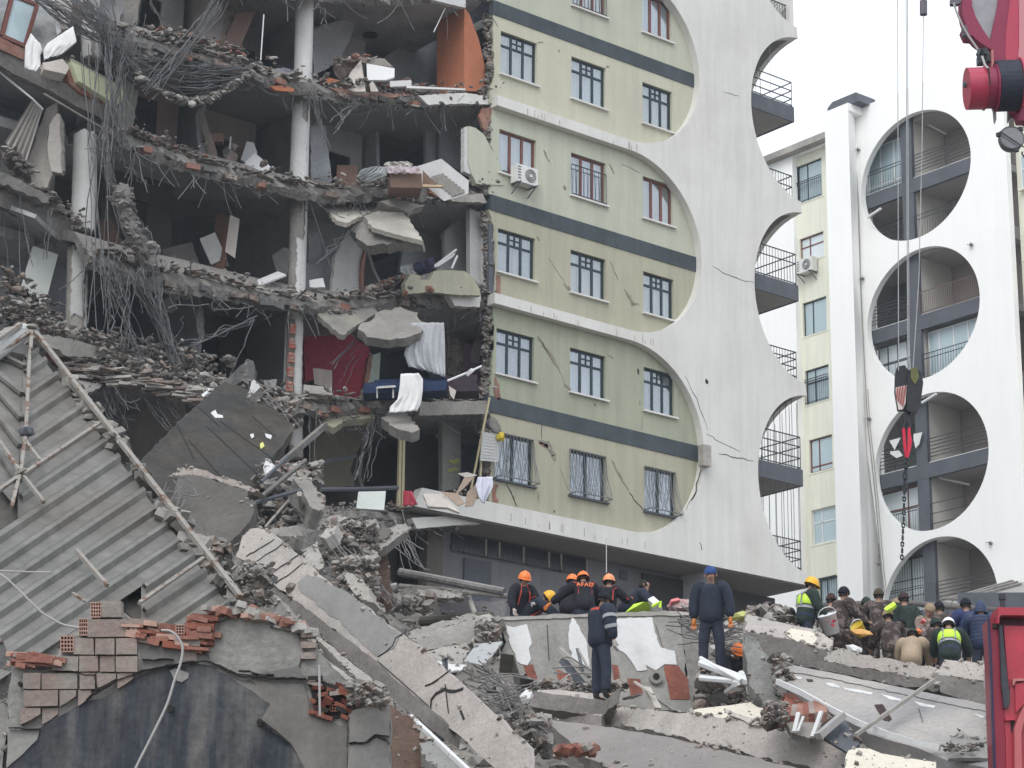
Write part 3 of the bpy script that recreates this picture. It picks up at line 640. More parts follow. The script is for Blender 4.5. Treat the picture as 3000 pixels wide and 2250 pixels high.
plate(G2, [(1960, 930), (2050, 930), (2040, 1020), (2000, 1100), (1980, 1130), (1930, 1010)], 55.06, .1, M_BRK, .03, .06, part='broken_brick')
plate(G4, [(1848, 150), (1978, 200), (1988, 875), (1850, 725)], 55.5, .2, M_PALE, .0, part='room_wall')
plate(G4, [(1975, 200), (2000, 240), (2005, 880), (1982, 870)], 55.3, .3, M_PLW, .012, .08, part='wall_edge')
plate(G4, [(1630, 350), (1845, 165), (1845, 700), (1560, 690), (1630, 600)], 56.6, .15, M_PALE, 0, part='room_wall')
plate(G4, [(1300, 320), (1640, 300), (1640, 700), (1240, 700)], 58.0, .15, M_INT, 0, part='room_wall')
plate(G4, [(650, 905), (685, 560), (800, 330), (850, 440), (945, 480), (925, 640), (905, 905)], 56.4, .15, M_PALE, .02, .15, part='room_wall')
plate(G4, [(905, 905), (912, 640), (945, 480), (955, 500), (935, 720), (925, 905)], 56.3, .2, M_BRK, .01, .1, part='wall_edge')
plate(G4, [(455, 360), (570, 350), (560, 540), (500, 600), (455, 620)], 57.5, .15, M_INT, .02, .15, part='room_wall')
plate(G4, [(2012, 285), (2072, 305), (2072, 890), (2012, 885)], 55.02, .12, M_FAS, 0, part='window_reveal')
plate(G4, [(2075, 720), (2110, 730), (2110, 900), (2080, 900)], 54.98, .1, M_BRK, .02, .06, part='broken_brick')
plate(G4, [(1285, 800), (1335, 712), (1420, 730), (1425, 765), (1500, 765), (1540, 690), (1640, 682), (1800, 690), (1875, 742), (1930, 840), (1945, 905), (1700, 893), (1540, 875), (1480, 870), (1300, 892)], 54.7, .2, M_GB, .012, .08, part='parapet_fragment')
plate(G4, [(1425, 730), (1530, 700), (1500, 768), (1430, 766)], 54.92, .12, M_MORT, .02, .06, part='broken_brick')
for q in ((1500, 850, 40), (1290, 880, 30)): mb = MB(); mb.rock(G4.y(q[0], q[1], 54.72), .17); LB.part('broken_brick', mb, M_BRK)
plate(P6, [(530, -40), (900, -60), (1060, 60), (1050, 130), (1020, 340), (985, 440), (930, 478), (770, 468), (762, 230), (540, 330)], 57.2, .15, M_RED, .02, .2, part='room_wall')
plate(P6, [(1050, 130), (1080, 100), (1060, 300), (1000, 440), (985, 440), (1020, 340)], 57.1, .22, M_BRK, .02, .12, part='wall_edge')
plate(P6, [(1085, 110), (1150, 90), (1135, 310), (1045, 340)], 57.6, .15, M_MINT, 0, part='room_wall')
plate(P6, [(1665, -30), (1900, 30), (2015, -10), (2025, 200), (1990, 460), (1700, 440), (1660, 300)], 57.0, .15, M_PUR, 0, part='room_wall')
plate(P6, [(1925, -40), (1975, -20), (1945, 180), (1890, 170), (1880, 100)], 56.95, .05, C_('faded_mauve', (.40, .33, .36)), .01, .08, part='plaster_patch')
plate(P6, [(2020, 0), (2060, 10), (2060, 420), (2015, 450)], 55.2, .25, M_PLW, .01, .1, part='wall_edge')
plate(P6, [(2075, 290), (2110, 350), (2120, 470), (2080, 480), (2070, 400)], 54.97, .1, M_BRK, .02, .06, part='broken_brick')
for r in range(9):
    for c in range(2):
        p = P6.y(1680+c*50+(r % 2)*15, 20+r*31, 56.98); mb = MB(); mb.box(p, (.34, 0, 0), (0, -.03-.03*rnd.random(), 0), (0, 0, .22)); LB.part('brick', mb, M_RUBB)
plate(P6, [(560, 650), (1080, 600), (1000, 800), (930, 960), (900, 1040), (940, 1170), (700, 1180), (600, 1060)], 58.0, .15, M_OLV, .03, .2, part='room_wall')
plate(P6, [(1330, 700), (1650, 640), (1645, 1215), (1335, 1205)], 58.0, .15, M_TAU, 0, part='room_wall')
plate(P6, [(930, 1000), (1330, 800), (1340, 1210), (960, 1200)], 60.0, .15, M_TAU, 0, part='room_wall')
plate(P6, [(1648, 632), (1800, 655), (1797, 1060), (1785, 1190), (1648, 1215)], 56.4, .2, C_('stained_pillar', (.33, .325, .30)), .008, .1, part='square_column')
plate(P6, [(1690, 960), (1790, 950), (1785, 985), (1720, 990)], 56.38, .015, C_('sprayed_yellow', (.5, .52, .2)), .02, .05, part='spray_mark')
plate(P6, [(1680, 1030), (1770, 1020), (1780, 1045), (1700, 1060)], 56.38, .015, C_('sprayed_yellow', (.5, .52, .2)), .02, .05, part='spray_mark')
plate(P6, [(2040, 600), (2100, 640), (2130, 740), (2060, 735), (2030, 680)], 54.95, .2, M_CON, .03, .06, part='broken_brick')
plate(P6, [(2055, 1150), (2100, 1160), (2080, 1240), (2110, 1330), (2150, 1390), (2060, 1380)], 54.97, .2, M_BRK, .03, .06, part='wall_edge')
# ---- big hanging slab pieces
def hang(F, pts, tri, th, m, j=.03): return plate(F, pts, ('pl', tri), th, m, j*1.3, .16, part='hanging_slab')
hang(G4, [(600, 120), (750, 70), (955, 48), (1075, 130), (950, 200), (780, 275), (690, 250)], ((600, 120, 67.5), (1075, 130, 68.5), (780, 275, 66)), .14, C_('stained_cream_plaster', (.42, .40, .35), col2=(.33, .31, .28)))
hang(G4, [(930, 215), (1080, 165), (1255, 160), (1330, 250), (1445, 430), (1200, 370), (1000, 310)], ((930, 215, 67), (1255, 160, 68), (1445, 430, 65.5)), .14, C_('stained_cream_plaster', (.42, .40, .35)))
hang(G4, [(820, 270), (930, 215), (1100, 340), (1445, 430), (1430, 450), (1100, 450), (960, 470), (860, 400)], ((820, 270, 67.3), (1445, 430, 66), (960, 470, 66.3)), .35, M_CON, .06)
hang(G4, [(1060, 90), (1200, 60), (1330, 100), (1460, 120), (1320, 190), (1250, 150)], ((1060, 90, 67.3), (1460, 120, 68), (1320, 190, 67.5)), .3, M_CON, .06)
hang(G4, [(530, 1065), (665, 990), (1000, 1000), (1050, 1045), (900, 1140), (755, 1245), (715, 1230)], ((530, 1065, 66.5), (1050, 1045, 67.5), (755, 1245, 65.5)), .16, C_('stained_grey_plaster', (.27, .26, .22), col2=(.20, .19, .175)))
hang(G4, [(880, 1190), (1060, 1040), (1250, 1000), (1400, 1050), (1445, 1200), (1280, 1270), (1100, 1280), (960, 1260)], ((880, 1190, 66.3), (1400, 1050, 67.3), (1100, 1280, 66)), .3, M_CON, .07)
hang(P6, [(640, 620), (720, 590), (1080, 580), (1100, 620), (860, 640), (760, 700)], ((640, 620, 67), (1100, 620, 67.5), (760, 700, 66)), .2, C_('stained_olive_plaster', (.27, .255, .19)), .03)
hang(P6, [(1150, 620), (1260, 560), (1350, 570), (1465, 710), (1400, 740), (1260, 700)], ((1150, 620, 66.8), (1350, 570, 67.5), (1465, 710, 66)), .3, M_CON, .06)
# ---- torn floor fill: hollow filler blocks showing along the slab edges
mbk = []
for e, n in ((EA, 16), (EB, 16), (EC, 16), (ED, 14)):
    for _ in range(n):
        T, B = rnd.choice(e[2:-2]); p = T+(B-T)*rnd.uniform(.45, .8)+Vector((0, -.10, 0)); w = rnd.uniform(.25, .5)
        mb = MB(); mb.cbox(p, w, .2, .16, rrot(.03, .15)); LB.part('filler_block', mb, rnd.choice((M_BRK, M_RUBB, M_COND)))
# inner partitions with door openings, storey by storey
for k, z in enumerate((32.25, 28.9, 25.55, 22.25, 18.8)):
    rr = random.Random(20+k)
    for x0, x1, y in ((27.5, 31.0, 60.2), (32.2, 34.6, 59.4), (35.4, 38.2, 60.6), (39.0, 41.4, 59.2), (41.6, 43.3, 60.9)):
        if rr.random() < .25: continue
        m_ = rr.choice((M_INT, M_PALE, M_INT, M_TAU, C_('faded_blue_room', (.26, .31, .36)), C_('dusty_rose_room', (.36, .26, .25)), M_BEI)); xd = x0+(x1-x0)*rr.uniform(.2, .7)
        mb = MB(); mb.ab(x0, xd, y, y+.12, z, z+3.0); mb.ab(min(xd+.85, x1-.05), x1, y, y+.12, z, z+3.0); mb.ab(xd, min(xd+.85, x1-.05), y+.01, y+.11, z+2.1, z+3.0); LB.part('room_wall', mb, m_)
    for x in (31.0, 35.0, 38.6, 41.5):
        if rr.random() < .3: continue
        mb = MB(); mb.prism([(x, 57.4+rr.uniform(0, 1.2), z), (x, 62.9, z), (x, 62.9, z+3.0), (x, 58.2+rr.uniform(0, 1.2), z+3.0), (x, 58.0+rr.uniform(0, 1), z+1.6)], (.12, 0, 0)); LB.part('room_wall', mb, rr.choice((M_INT, M_PALE, M_BEI)))
    for q in range(5):
        x, y = rr.uniform(29, 43), rr.uniform(57, 59); mb = MB(); mb.cbox((x, y, z+rr.uniform(.2, .5)), rr.uniform(.3, 1.0), rr.uniform(.2, .6), rr.uniform(.2, .9), Matrix.Rotation(rr.uniform(-1, 1), 3, 'Z')@Matrix.Rotation(rr.uniform(-.5, .5), 3, 'X')); solo('crate', mb, rr.choice((M_BRN, M_BEI, M_PALE, M_INT)), 'furniture carcass number', 'furniture') if 0 else LB.part('room_debris', mb, rr.choice((M_BRN, M_BEI, M_PALE, M_INT)))
# debris strewn on the slabs, loose chunks under the edges
mb = MB(); U = Vector
for e, n, t in ((E0, 30, .1), (EA, 330, .30), (EB, 330, .28), (EC, 330, .28), (ED, 380, .30), (EE, 220, .25)):
    pts = [T+U((0, .15, 0)) for T, B in e]
    scatter(mb, pts, n+80, .03, .17, U((.1, .8, t)), mts=(M_RUBG, M_RUBB, M_RUBW, M_RUBB, M_RUBG, M_COND))
    pts = [B+U((0, -.05, -.05)) for T, B in e]
    scatter(mb, pts, n//2, .04, .16, U((.1, .25, .2)), mts=(M_RUBG, M_COND))
for F, ln, n, s_ in ((G4, [(930, 880), (1100, 820), (1250, 780), (1330, 730)], 260, (.1, .3, .12)), (G4, [(950, 900), (1100, 930), (1380, 960)], 160, (.1, .2, .15)),
                     (G2, [(620, 560), (900, 520), (1150, 560)], 50, (.1, .3, .1)), (G2, [(950, 780), (1250, 760), (1400, 790)], 110, (.1, .4, .15)),
                     (G1, [(1150, 380), (1500, 330), (1900, 430), (2180, 600)], 240, (.1, .3, .3)), (G1, [(1080, 1180), (1500, 1300), (2000, 1500)], 160, (.1, .3, .2)),
                     (P6, [(1750, 1250), (1900, 1330), (2100, 1380)], 120, (.1, .3, .2)), (P6, [(1180, 1340), (1700, 1370), (2100, 1380)], 140, (.1, .3, .12))):
    scatter(mb, [F.y(x, y, 55.6) for x, y in ln], n, .04, .2, U(s_), mts=(M_RUBB, M_RUBW, M_RUBG, M_BRK))
LB.part('debris', mb, kind='stuff')
# slivers: torn lath, plaster strips and block shards lying along the floors
mb = MB()
for e, n in ((EA, 260), (EB, 240), (EC, 260), (ED, 280)):
    for _ in range(n):
        T, B = rnd.choice(e); p = T+U((rnd.uniform(-.2, .2), rnd.uniform(-.2, .3), rnd.uniform(0, .15))); mb.use(rnd.choice((M_RUBB, M_RUBW, M_RUBG, M_BRKP, M_RUBG)))
        mb.cbox(p, rnd.uniform(.12, .6), rnd.uniform(.04, .16), rnd.uniform(.015, .05), rrot(.5, .4))
LB.part('shards', mb, kind='stuff')
# ---- rebar hanging out of every torn edge
mb = MB()
for e, n in ((E0, 16), (EA, 70), (EB, 60), (EC, 65), (ED, 60), (EE, 30)):
    for _ in range(n):
        T, B = rnd.choice(e); a = T+(B-T)*rnd.uniform(.3, 1)
        rebar_curl(mb, a, U((rnd.uniform(-.8, .8), rnd.uniform(-.4, .1), -rnd.uniform(.3, 1.2))), rnd.uniform(.3, 1.4), rnd.choice((.010, .013, .016)), rnd.uniform(.3, 1.8), 5)
def bundle(F, a, b, Y, n, sag=.3, spread=.25, r=.011, Yb=None, seg=9):
    Yb = Yb or Y
    for _ in range(max(1, int(n*.6))):
        A = F.y(a[0], a[1], Y)+U([rnd.uniform(-spread, spread) for _ in range(3)]); B_ = F.y(b[0], b[1], Yb)+U([rnd.uniform(-spread, spread) for _ in range(3)])
        mb.tube(sagline(A, B_, sag*rnd.uniform(-.3, 1.1), seg, rnd.choice((.02, .05, .1))), r*rnd.uniform(.8, 1.7), 4, cap=False)
for args in ((G1, (700, 0), (1250, 700), 55, 30, .2, .35), (G1, (850, 30), (1100, 560), 55, 26, .1, .4), (G1, (980, 300), (1000, 1100), 54.9, 30, .05, .45), (G1, (1900, 0), (1270, 800), 54.8, 24, .4, .25),
             (G1, (1300, 0), (1440, 270), 55.5, 9, .05, .1), (G1, (1200, 640), (2180, 640), 55, 30, .9, .15), (G1, (1250, 560), (2150, 600), 55, 22, .3, .2), (G1, (870, 1180), (1000, 1652), 55, 22, 0, .3), (G1, (1100, 1250), (1200, 1652), 55, 10, 0, .4),
             (G3, (930, 600), (1000, 900), 54.8, 22, 0, .35), (G3, (950, 650), (1250, 1480), 54.6, 14, 0, .25), (G3, (1180, 700), (1560, 1500), 54.6, 26, -.1, .28), (G3, (930, 640), (920, 1190), 54.6, 7, 0, .1), (G3, (1150, 700), (1050, 1380), 54.6, 8, .1, .2),
             (G3, (1450, 1000), (2200, 990), 54.8, 3, .5, .1), (G3, (1540, 1330), (2212, 1080), 54.8, 6, .15, .15), (G3, (1550, 1090), (1500, 1420), 54.8, 3, 0, .2), (G3, (1640, 1320), (2212, 1060), 54.8, 4, .1, .08), (G3, (2212, 1120), (1980, 1590), 54.8, 2, .1, .1),
             (G3, (1000, 1150), (1400, 1360), 54.7, 5, .1, .15), (G3, (1700, 600), (1700, 620), 54.7, 1), (G2, (480, 760), (620, 1300), 55, 9, .1, .12), (G2, (520, 0), (640, 250), 55, 4, 0, .1), (G2, (900, 880), (690, 1110), 55, 12, -.25, .2),
             (G4, (830, 320), (500, 620), 55, 6, .1, .12), (G4, (470, 100), (690, 740), 55.2, 2, .1, .04), (G4, (960, 1200), (640, 1530), 54.9, 6, -.2, .15), (G4, (1000, 1250), (740, 1652), 54.9, 4, -.2, .2), (P6, (1100, 650), (960, 1150), 55, 10, .0, .2), (P6, (1220, 620), (1050, 1130), 55, 3, -.3, .1),
             (P6, (560, 560), (600, 1000), 55.2, 4, 0, .2), (P6, (820, 660), (1050, 800), 55.2, 9, .1, .35), (D, (210, 100), (230, 700), 54.8, 14, 0, .5), (D, (290, 60), (240, 330), 55, 20, 0, .4), (D, (310, 500), (380, 780), 54.8, 14, 0, .3)): bundle(*args)
LB.part('torn_rebar', mb, M_RUST, kind='stuff')
# sagging mat of rebar and stones
mb = MB()
for i in range(420):
    t = rnd.random(); x = 1180+1000*t; y = 640+(240*math.sin(math.pi*min(1, t*1.05))+rnd.uniform(-25, 25)); mb.use(rnd.choice((M_RUBG, M_COND, M_RUBG, M_CONL))); mb.rock(G1.y(x, y, 55.0+rnd.uniform(-.3, .5)), rnd.uniform(.04, .17))
for i in range(330):
    x = rnd.uniform(1180, 2200); y = 430+(x-1180)*.2+rnd.uniform(-70, 70); mb.use(rnd.choice((M_RUBB, M_RUBG, M_RUBW, M_BRKP))); mb.rock(G1.y(x, y, 55.5+rnd.uniform(-.2, .6)), rnd.uniform(.05, .2))
for i in range(160):
    t = rnd.random(); x = 900+330*t+rnd.uniform(-40, 60); y = 230+500*t+rnd.uniform(-50, 50); mb.use(rnd.choice((M_RUBG, M_COND))); mb.rock(G1.y(x, y, 55.2), rnd.uniform(.05, .2))
LB.part('sagging_rubble', mb, kind='stuff')
mb = MB()
path = [G3.y(x, y, 54.9) for x, y in ((1030, -40), (1080, 150), (1130, 330), (1230, 500), (1330, 680))]
for i in range(len(path)-1):
    for k in range(60):
        p = path[i]+(path[i+1]-path[i])*rnd.random(); mb.use(rnd.choice((M_CON, M_COND, M_RUBG))); mb.rock(p+U([rnd.uniform(-.22, .22) for _ in range(3)]), rnd.uniform(.08, .24))
mb.use(M_CON); mb.tube(path, .26, 7); LB.part('drooping_beam', mb, kind='stuff')
# ================================================================== the sagging end of the block at the far left
M_CLOTH = mat('white_cloth', (.74, .74, .73), .95, .05, 2, .1, 5); M_LACE = mat('lace_curtain', (.36, .37, .37), .95, .2, 3, .2, 20)
def wing(F, pts, tri, th, m, j=.03, part='slab_fragment', step=.2, label=None):
    return plate(F, pts, ('pl', tri), th, m, j, step, part=part, label_p=label)
# floors behind, running on to the left
for z in (35.5, 32.1, 28.7, 25.4, 22.1): mb = MB(); mb.ab(22, 33.5, 58.6, 62.9, z-.30, z); LB.part('floor_slab', mb, M_CEIL)
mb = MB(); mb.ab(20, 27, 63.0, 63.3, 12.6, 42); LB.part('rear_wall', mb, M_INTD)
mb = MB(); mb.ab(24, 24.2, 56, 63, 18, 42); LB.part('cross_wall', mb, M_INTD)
# tilted slab with beam, parapet and brick course
wing(G1, [(-40, 400), (230, 525), (600, 740), (950, 925), (1022, 965), (900, 1042), (480, 812), (-40, 555)], ((0, 420, 60.5), (1000, 950, 63.5), (480, 812, 61.9)), .3, M_CON, .03)
wing(G1, [(-40, 555), (480, 812), (900, 1045), (760, 1110), (560, 1180), (430, 1120), (250, 1000), (-40, 900)], ((0, 565, 60.6), (900, 1042, 63.4), (300, 1010, 68)), .15, M_CEIL, .02)
wing(G1, [(-40, 295), (60, 350), (215, 435), (215, 520), (-40, 400)], ((0, 320, 60.4), (210, 430, 61), (0, 400, 60.4)), .2, M_BRK, .02, 'broken_brick')
wing(G1, [(615, 530), (700, 570), (1062, 772), (1075, 850), (1040, 890), (1000, 900), (680, 700)], ((615, 530, 62), (1062, 772, 63.4), (680, 700, 62.1)), .25, mat('pale_lime_render', (.66, .70, .48), .85, .05, 1, .1), .012, 'parapet_fragment')
wing(G1, [(600, 515), (625, 508), (1065, 750), (1064, 778)], ((600, 515, 62), (1065, 750, 63.4), (625, 508, 62.3)), .3, M_GA, .01, 'parapet_coping')
wing(G1, [(560, 590), (620, 560), (690, 700), (1010, 895), (990, 935), (680, 790), (600, 720)], ((560, 590, 62.1), (1010, 895, 63.5), (600, 720, 62)), .2, M_BRK, .03, 'broken_brick')
wing(G1, [(370, 540), (540, 508), (600, 580), (570, 640), (380, 600)], ((370, 540, 61.5), (600, 580, 62), (380, 600, 61.3)), .3, M_BEI, .02, 'plaster_fragment')
# window frame hanging out, lace, curtain
t = [(105, -40), (318, 45), (212, 400), (15, 312)]; tri = ((105, 0, 62), (318, 45, 62.6), (15, 312, 61.6)); pl = G1.pl(*tri)
P = [G1.p(x, y, pl) for x, y in t]; mb = MB()
for i in range(4): mb.bar(P[i], P[(i+1) % 4], .12, .10, up=pl.n)
o = LB.part('window', mb, M_FRR)
mb = MB(); mb.prism([p for p in P], -pl.n*.01); LB.part('pane', mb, M_GLASSB, parent=o)
wing(G1, [(-40, -40), (620, -40), (560, 120), (540, 330), (300, 500), (180, 430), (-40, 300)], ((0, 0, 63), (620, 0, 64), (180, 430, 62.4)), .05, M_LACE, 0, 'lace_curtain')
wing(G1, [(480, -40), (560, -40), (622, 30), (615, 180), (580, 250), (520, 250)], ((480, 0, 62.5), (620, 30, 63), (520, 250, 62.5)), .2, M_BEI, .02, 'plaster_fragment')
wing(G1, [(428, -40), (460, -40), (530, 270), (495, 300)], ((428, 0, 62.2), (530, 270, 62.3), (495, 300, 62.2)), .08, M_FRW, 0, 'curtain_pole')
column_mb = MB()
wing(G1, [(690, 235), (770, 200), (880, 250), (875, 580), (760, 565), (700, 480)], ((690, 235, 64), (880, 250, 64), (760, 565, 64)), .4, M_CONL, .02, 'column_stub')
wing(G1, [(1090, -40), (1215, -40), (1190, 170), (1130, 245), (1090, 150)], ((1090, 0, 65), (1215, 0, 65), (1130, 245, 65)), .3, M_CON, .03, 'column_stub')
wing(G1, [(1020, 600), (1200, 640), (1195, 800), (1145, 1135), (945, 1065), (1020, 920), (1075, 850)], ((1020, 600, 64.5), (1195, 800, 65), (1145, 1135, 65)), .15, mat('pale_sage_plaster', (.36, .38, .34), .9, .1, 1, .2), .02, 'room_wall')
wing(G1, [(700, -40), (1100, -40), (1000, 240), (870, 330), (640, 120)], ((700, 0, 66), (1100, 0, 67), (870, 330, 65)), .2, M_CEIL, .04, 'slab_fragment')
# leaning walls
wing(G1, [(1950, -40), (1985, -40), (1900, 390), (1770, 330), (1700, 260)], ((1950, 0, 66.5), (1900, 390, 66), (1700, 260, 66)), .18, mat('mauve_grey_plaster', (.27, .245, .24), .9, .12, 1, .2), .01, 'leaning_wall')
wing(G1, [(1985, -40), (2080, -40), (1920, 400), (1895, 390)], ((1985, 0, 66.4), (1920, 400, 66), (1895, 390, 66)), .12, M_RUBB, .03, 'wall_edge')
wing(G1, [(1700, 960), (1740, 930), (1790, 1060), (1850, 1230), (1880, 1400), (1860, 1430), (1780, 1250)], ((1700, 960, 66), (1880, 1400, 66), (1780, 1250, 66)), .2, M_BRKP, .03, 'leaning_wall')
wing(G1, [(1690, 980), (1710, 970), (1770, 1200), (1845, 1430), (1740, 1400), (1700, 1200)], ((1690, 980, 66.2), (1845, 1430, 66.2), (1740, 1400, 66.2)), .08, M_INT, .02, 'leaning_wall')
wing(G1, [(400, 935), (500, 875), (495, 960), (430, 1060), (405, 1290), (455, 1500), (400, 1640), (280, 1600), (240, 1400)], ((400, 935, 62.8), (455, 1500, 62.8), (240, 1400, 62.8)), .2, M_BEI, .02, 'leaning_wall')
wing(G1, [(490, 980), (520, 985), (545, 1050), (555, 1470), (530, 1495), (445, 1480), (410, 1290), (425, 1080)], ((490, 980, 62.4), (555, 1470, 62.4), (410, 1290, 62.4)), .22, M_BEI, .015, 'leaning_wall')
wing(G1, [(515, 985), (548, 1045), (560, 1475), (535, 1480)], ((515, 985, 62.37), (560, 1475, 62.37), (535, 1480, 62.37)), .2, M_CON, .02, 'wall_edge')
c = MB(); n = 18; vs = []                                   # beige curtain with folds
for i in range(n+1):
    for k in range(5):
        t_ = i/n; s_ = k/4; x = (270+100*t_)*(1-s_)+(40+190*t_)*s_; y = (870+70*t_)*(1-s_)+(1230+160*t_)*s_
        vs.append(G1.d(x, y, 62.3+.10*math.sin(i*1.7)*(.5+s_)))
c.add(vs, [(i*5+k, i*5+k+1, (i+1)*5+k+1, (i+1)*5+k) for i in range(n) for k in range(4)]); LB.part('torn_curtain', c, mat('beige_curtain', (.46, .43, .40), .95, .1, 2, .1), smooth=True)
mb = MB(); mb.tube([G1.d(-20, 610, 61), G1.d(280, 855, 61.5), G1.d(370, 945, 61.8)], .03, 6); LB.part('curtain_pole', mb, M_FRW)
mb = MB(); mb.tube([G1.d(380, 810, 61.3), G1.d(700, 1000, 62), G1.d(960, 1150, 63)], .03, 6); LB.part('loose_pipe', mb, M_CONL)
# lower debris slabs of the wing
wing(G1, [(-40, 1470), (60, 1500), (250, 1600), (420, 1700), (420, 1760), (-40, 1560)], ((0, 1480, 61), (420, 1700, 62), (0, 1560, 61)), .6, M_CON, .05)
wing(G3, [(-40, -30), (180, 10), (430, 100), (640, 290), (800, 410), (790, 490), (560, 480), (300, 230), (-40, 110)], ((0, 0, 61.5), (800, 410, 63.8), (0, 110, 61.5)), .5, M_CON, .06)
wing(G3, [(-40, 110), (300, 235), (560, 480), (480, 560), (200, 580), (-40, 420)], ((-40, 110, 61.6), (560, 480, 63.5), (0, 420, 68)), .12, M_CEIL, .03)
wing(G3, [(285, 472), (502, 548), (348, 1140), (312, 1110), (345, 940), (240, 870), (178, 850)], ((285, 472, 63), (502, 548, 63.4), (178, 850, 62.6)), .06, mat('white_door_panel', (.56, .58, .55), .7, .06, 1, .05), .004, 'door_leaf', label='white door leaf leaning out of the gap')
wing(G3, [(850, 260), (960, 240), (1055, 440), (1000, 500), (900, 530), (860, 420)], ((850, 260, 66), (1055, 440, 66), (900, 530, 66)), .12, M_BRN, .01, 'wardrobe_side')
wing(G3, [(1400, 500), (1660, 440), (1720, 620), (1640, 720), (1420, 640)], ((1400, 500, 67.5), (1720, 620, 67), (1420, 640, 67)), .15, mat('mauve_grey_plaster', (.27, .245, .24)), .02, 'leaning_wall')
wing(P3, [(-40, 215), (160, 150), (280, 205), (480, 235), (690, 290), (860, 330), (1000, 385), (975, 415), (800, 395), (560, 400), (290, 240), (200, 300)], ((0, 215, 58), (1000, 385, 63), (290, 240, 59.5)), .3, M_CONL, .05)
wing(P3, [(290, 245), (560, 395), (800, 395), (960, 415), (880, 450), (640, 440), (400, 360)], ((290, 245, 59.3), (960, 415, 63), (400, 360, 63)), .1, mat('brownish_plaster', (.20, .18, .17), .95, .2, 1, .4), .02)
wing(P3, [(470, 490), (600, 440), (880, 500), (925, 525), (640, 690), (560, 640)], ((470, 490, 62), (925, 525, 63.5), (600, 680, 60)), .15, mat('taupe_plaster', (.27, .235, .225), .95, .12, 1, .3), .02)
wing(P3, [(640, 690), (925, 525), (990, 540), (860, 620), (690, 710)], ((640, 690, 60), (925, 525, 63.4), (690, 710, 60)), .15, M_COND, .03)
wing(P3, [(380, 360), (440, 350), (620, 420), (640, 480), (540, 500), (440, 440)], ((380, 360, 62.4), (640, 480, 62.8), (440, 440, 62.4)), .2, mat('dark_red_fabric', (.12, .04, .045), .95, .2, 2, .3), .03)
mb = MB(); U = Vector
for F, ln, n, dd, s_ in ((P3, [(0, 60), (200, 130), (480, 220), (700, 290), (980, 370)], 260, 60.5, (.2, .8, .22)), (P3, [(0, 0), (150, 60), (330, 140)], 120, 61, (.3, .5, .4)),
                         (P3, [(640, 450), (900, 500), (1200, 520), (1500, 600), (1700, 690)], 620, 62.5, (.4, 1.2, .75)), (P3, [(900, 560), (1300, 660), (1650, 740)], 420, 61.8, (.4, .6, .55)),
                         (G3, [(0, 850), (150, 960), (330, 1100), (450, 1200)], 200, 61, (.4, .5, .6)), (G3, [(150, 40), (400, 100), (700, 350)], 160, 62, (.3, .5, .25)), (G1, [(0, 1350), (120, 1450), (250, 1560)], 120, 61.5, (.3, .4, .3)),
                         (G1, [(560, 560), (850, 600), (1000, 680)], 50, 63.4, (.2, .3, .15))):
    dd2 = [dd+i*.6 for i in range(len(ln))]; scatter(mb, [F.d(x, y, q) for (x, y), q in zip(ln, dd2)], int(n*1.6), .03, .20, U(s_), mts=(M_RUBB, M_RUBG, M_RUBB, M_RUBW, M_CON, M_BRKP, M_RUBG))
LB.part('debris', mb, kind='stuff')
mb = MB()
for _ in range(300):
    t_ = rnd.random(); x = 640+1060*t_; y = 470+230*t_+rnd.uniform(-30, 90); p = P3.d(x, y, 62+rnd.uniform(-.5, .8)); mb.use(rnd.choice((M_RUBB, M_RUBG, M_RUBW, M_BRKP, M_RUBB))); mb.cbox(p, rnd.uniform(.3, 1.0), rnd.uniform(.05, .3), rnd.uniform(.03, .08), Matrix.Rotation(rnd.uniform(-.5, .5)-.6, 3, 'Z')@Matrix.Rotation(rnd.uniform(-.3, .3), 3, 'X'))
LB.part('shards', mb, kind='stuff')
mb = MB()
for F, a, b, n, q in ((P3, (860, 630), (930, 900), 12, .2), (P3, (900, 620), (1090, 900), 10, .5), (P3, (1180, 740), (1400, 1010), 3, .1), (P3, (1300, 740), (1450, 940), 3, .1), (P3, (700, 790), (800, 640), 5, .2), (G3, (180, 50), (200, 700), 4, .5), (G3, (430, 150), (400, 600), 3, .1),
                      (G1, (300, -40), (900, 330), 26, .2), (G1, (560, -40), (1000, 300), 18, .3), (G1, (960, 1000), (1080, 1250), 10, .15)):
    for _ in range(n):
        A = F.d(a[0], a[1], 62)+U([rnd.uniform(-q, q) for _ in range(3)]); B_ = F.d(b[0], b[1], 62)+U([rnd.uniform(-q, q) for _ in range(3)]); mb.tube(sagline(A, B_, rnd.uniform(-.2, .3), 8, .03), .013, 4, cap=False)
LB.part('torn_rebar', mb, M_RUST, kind='stuff')
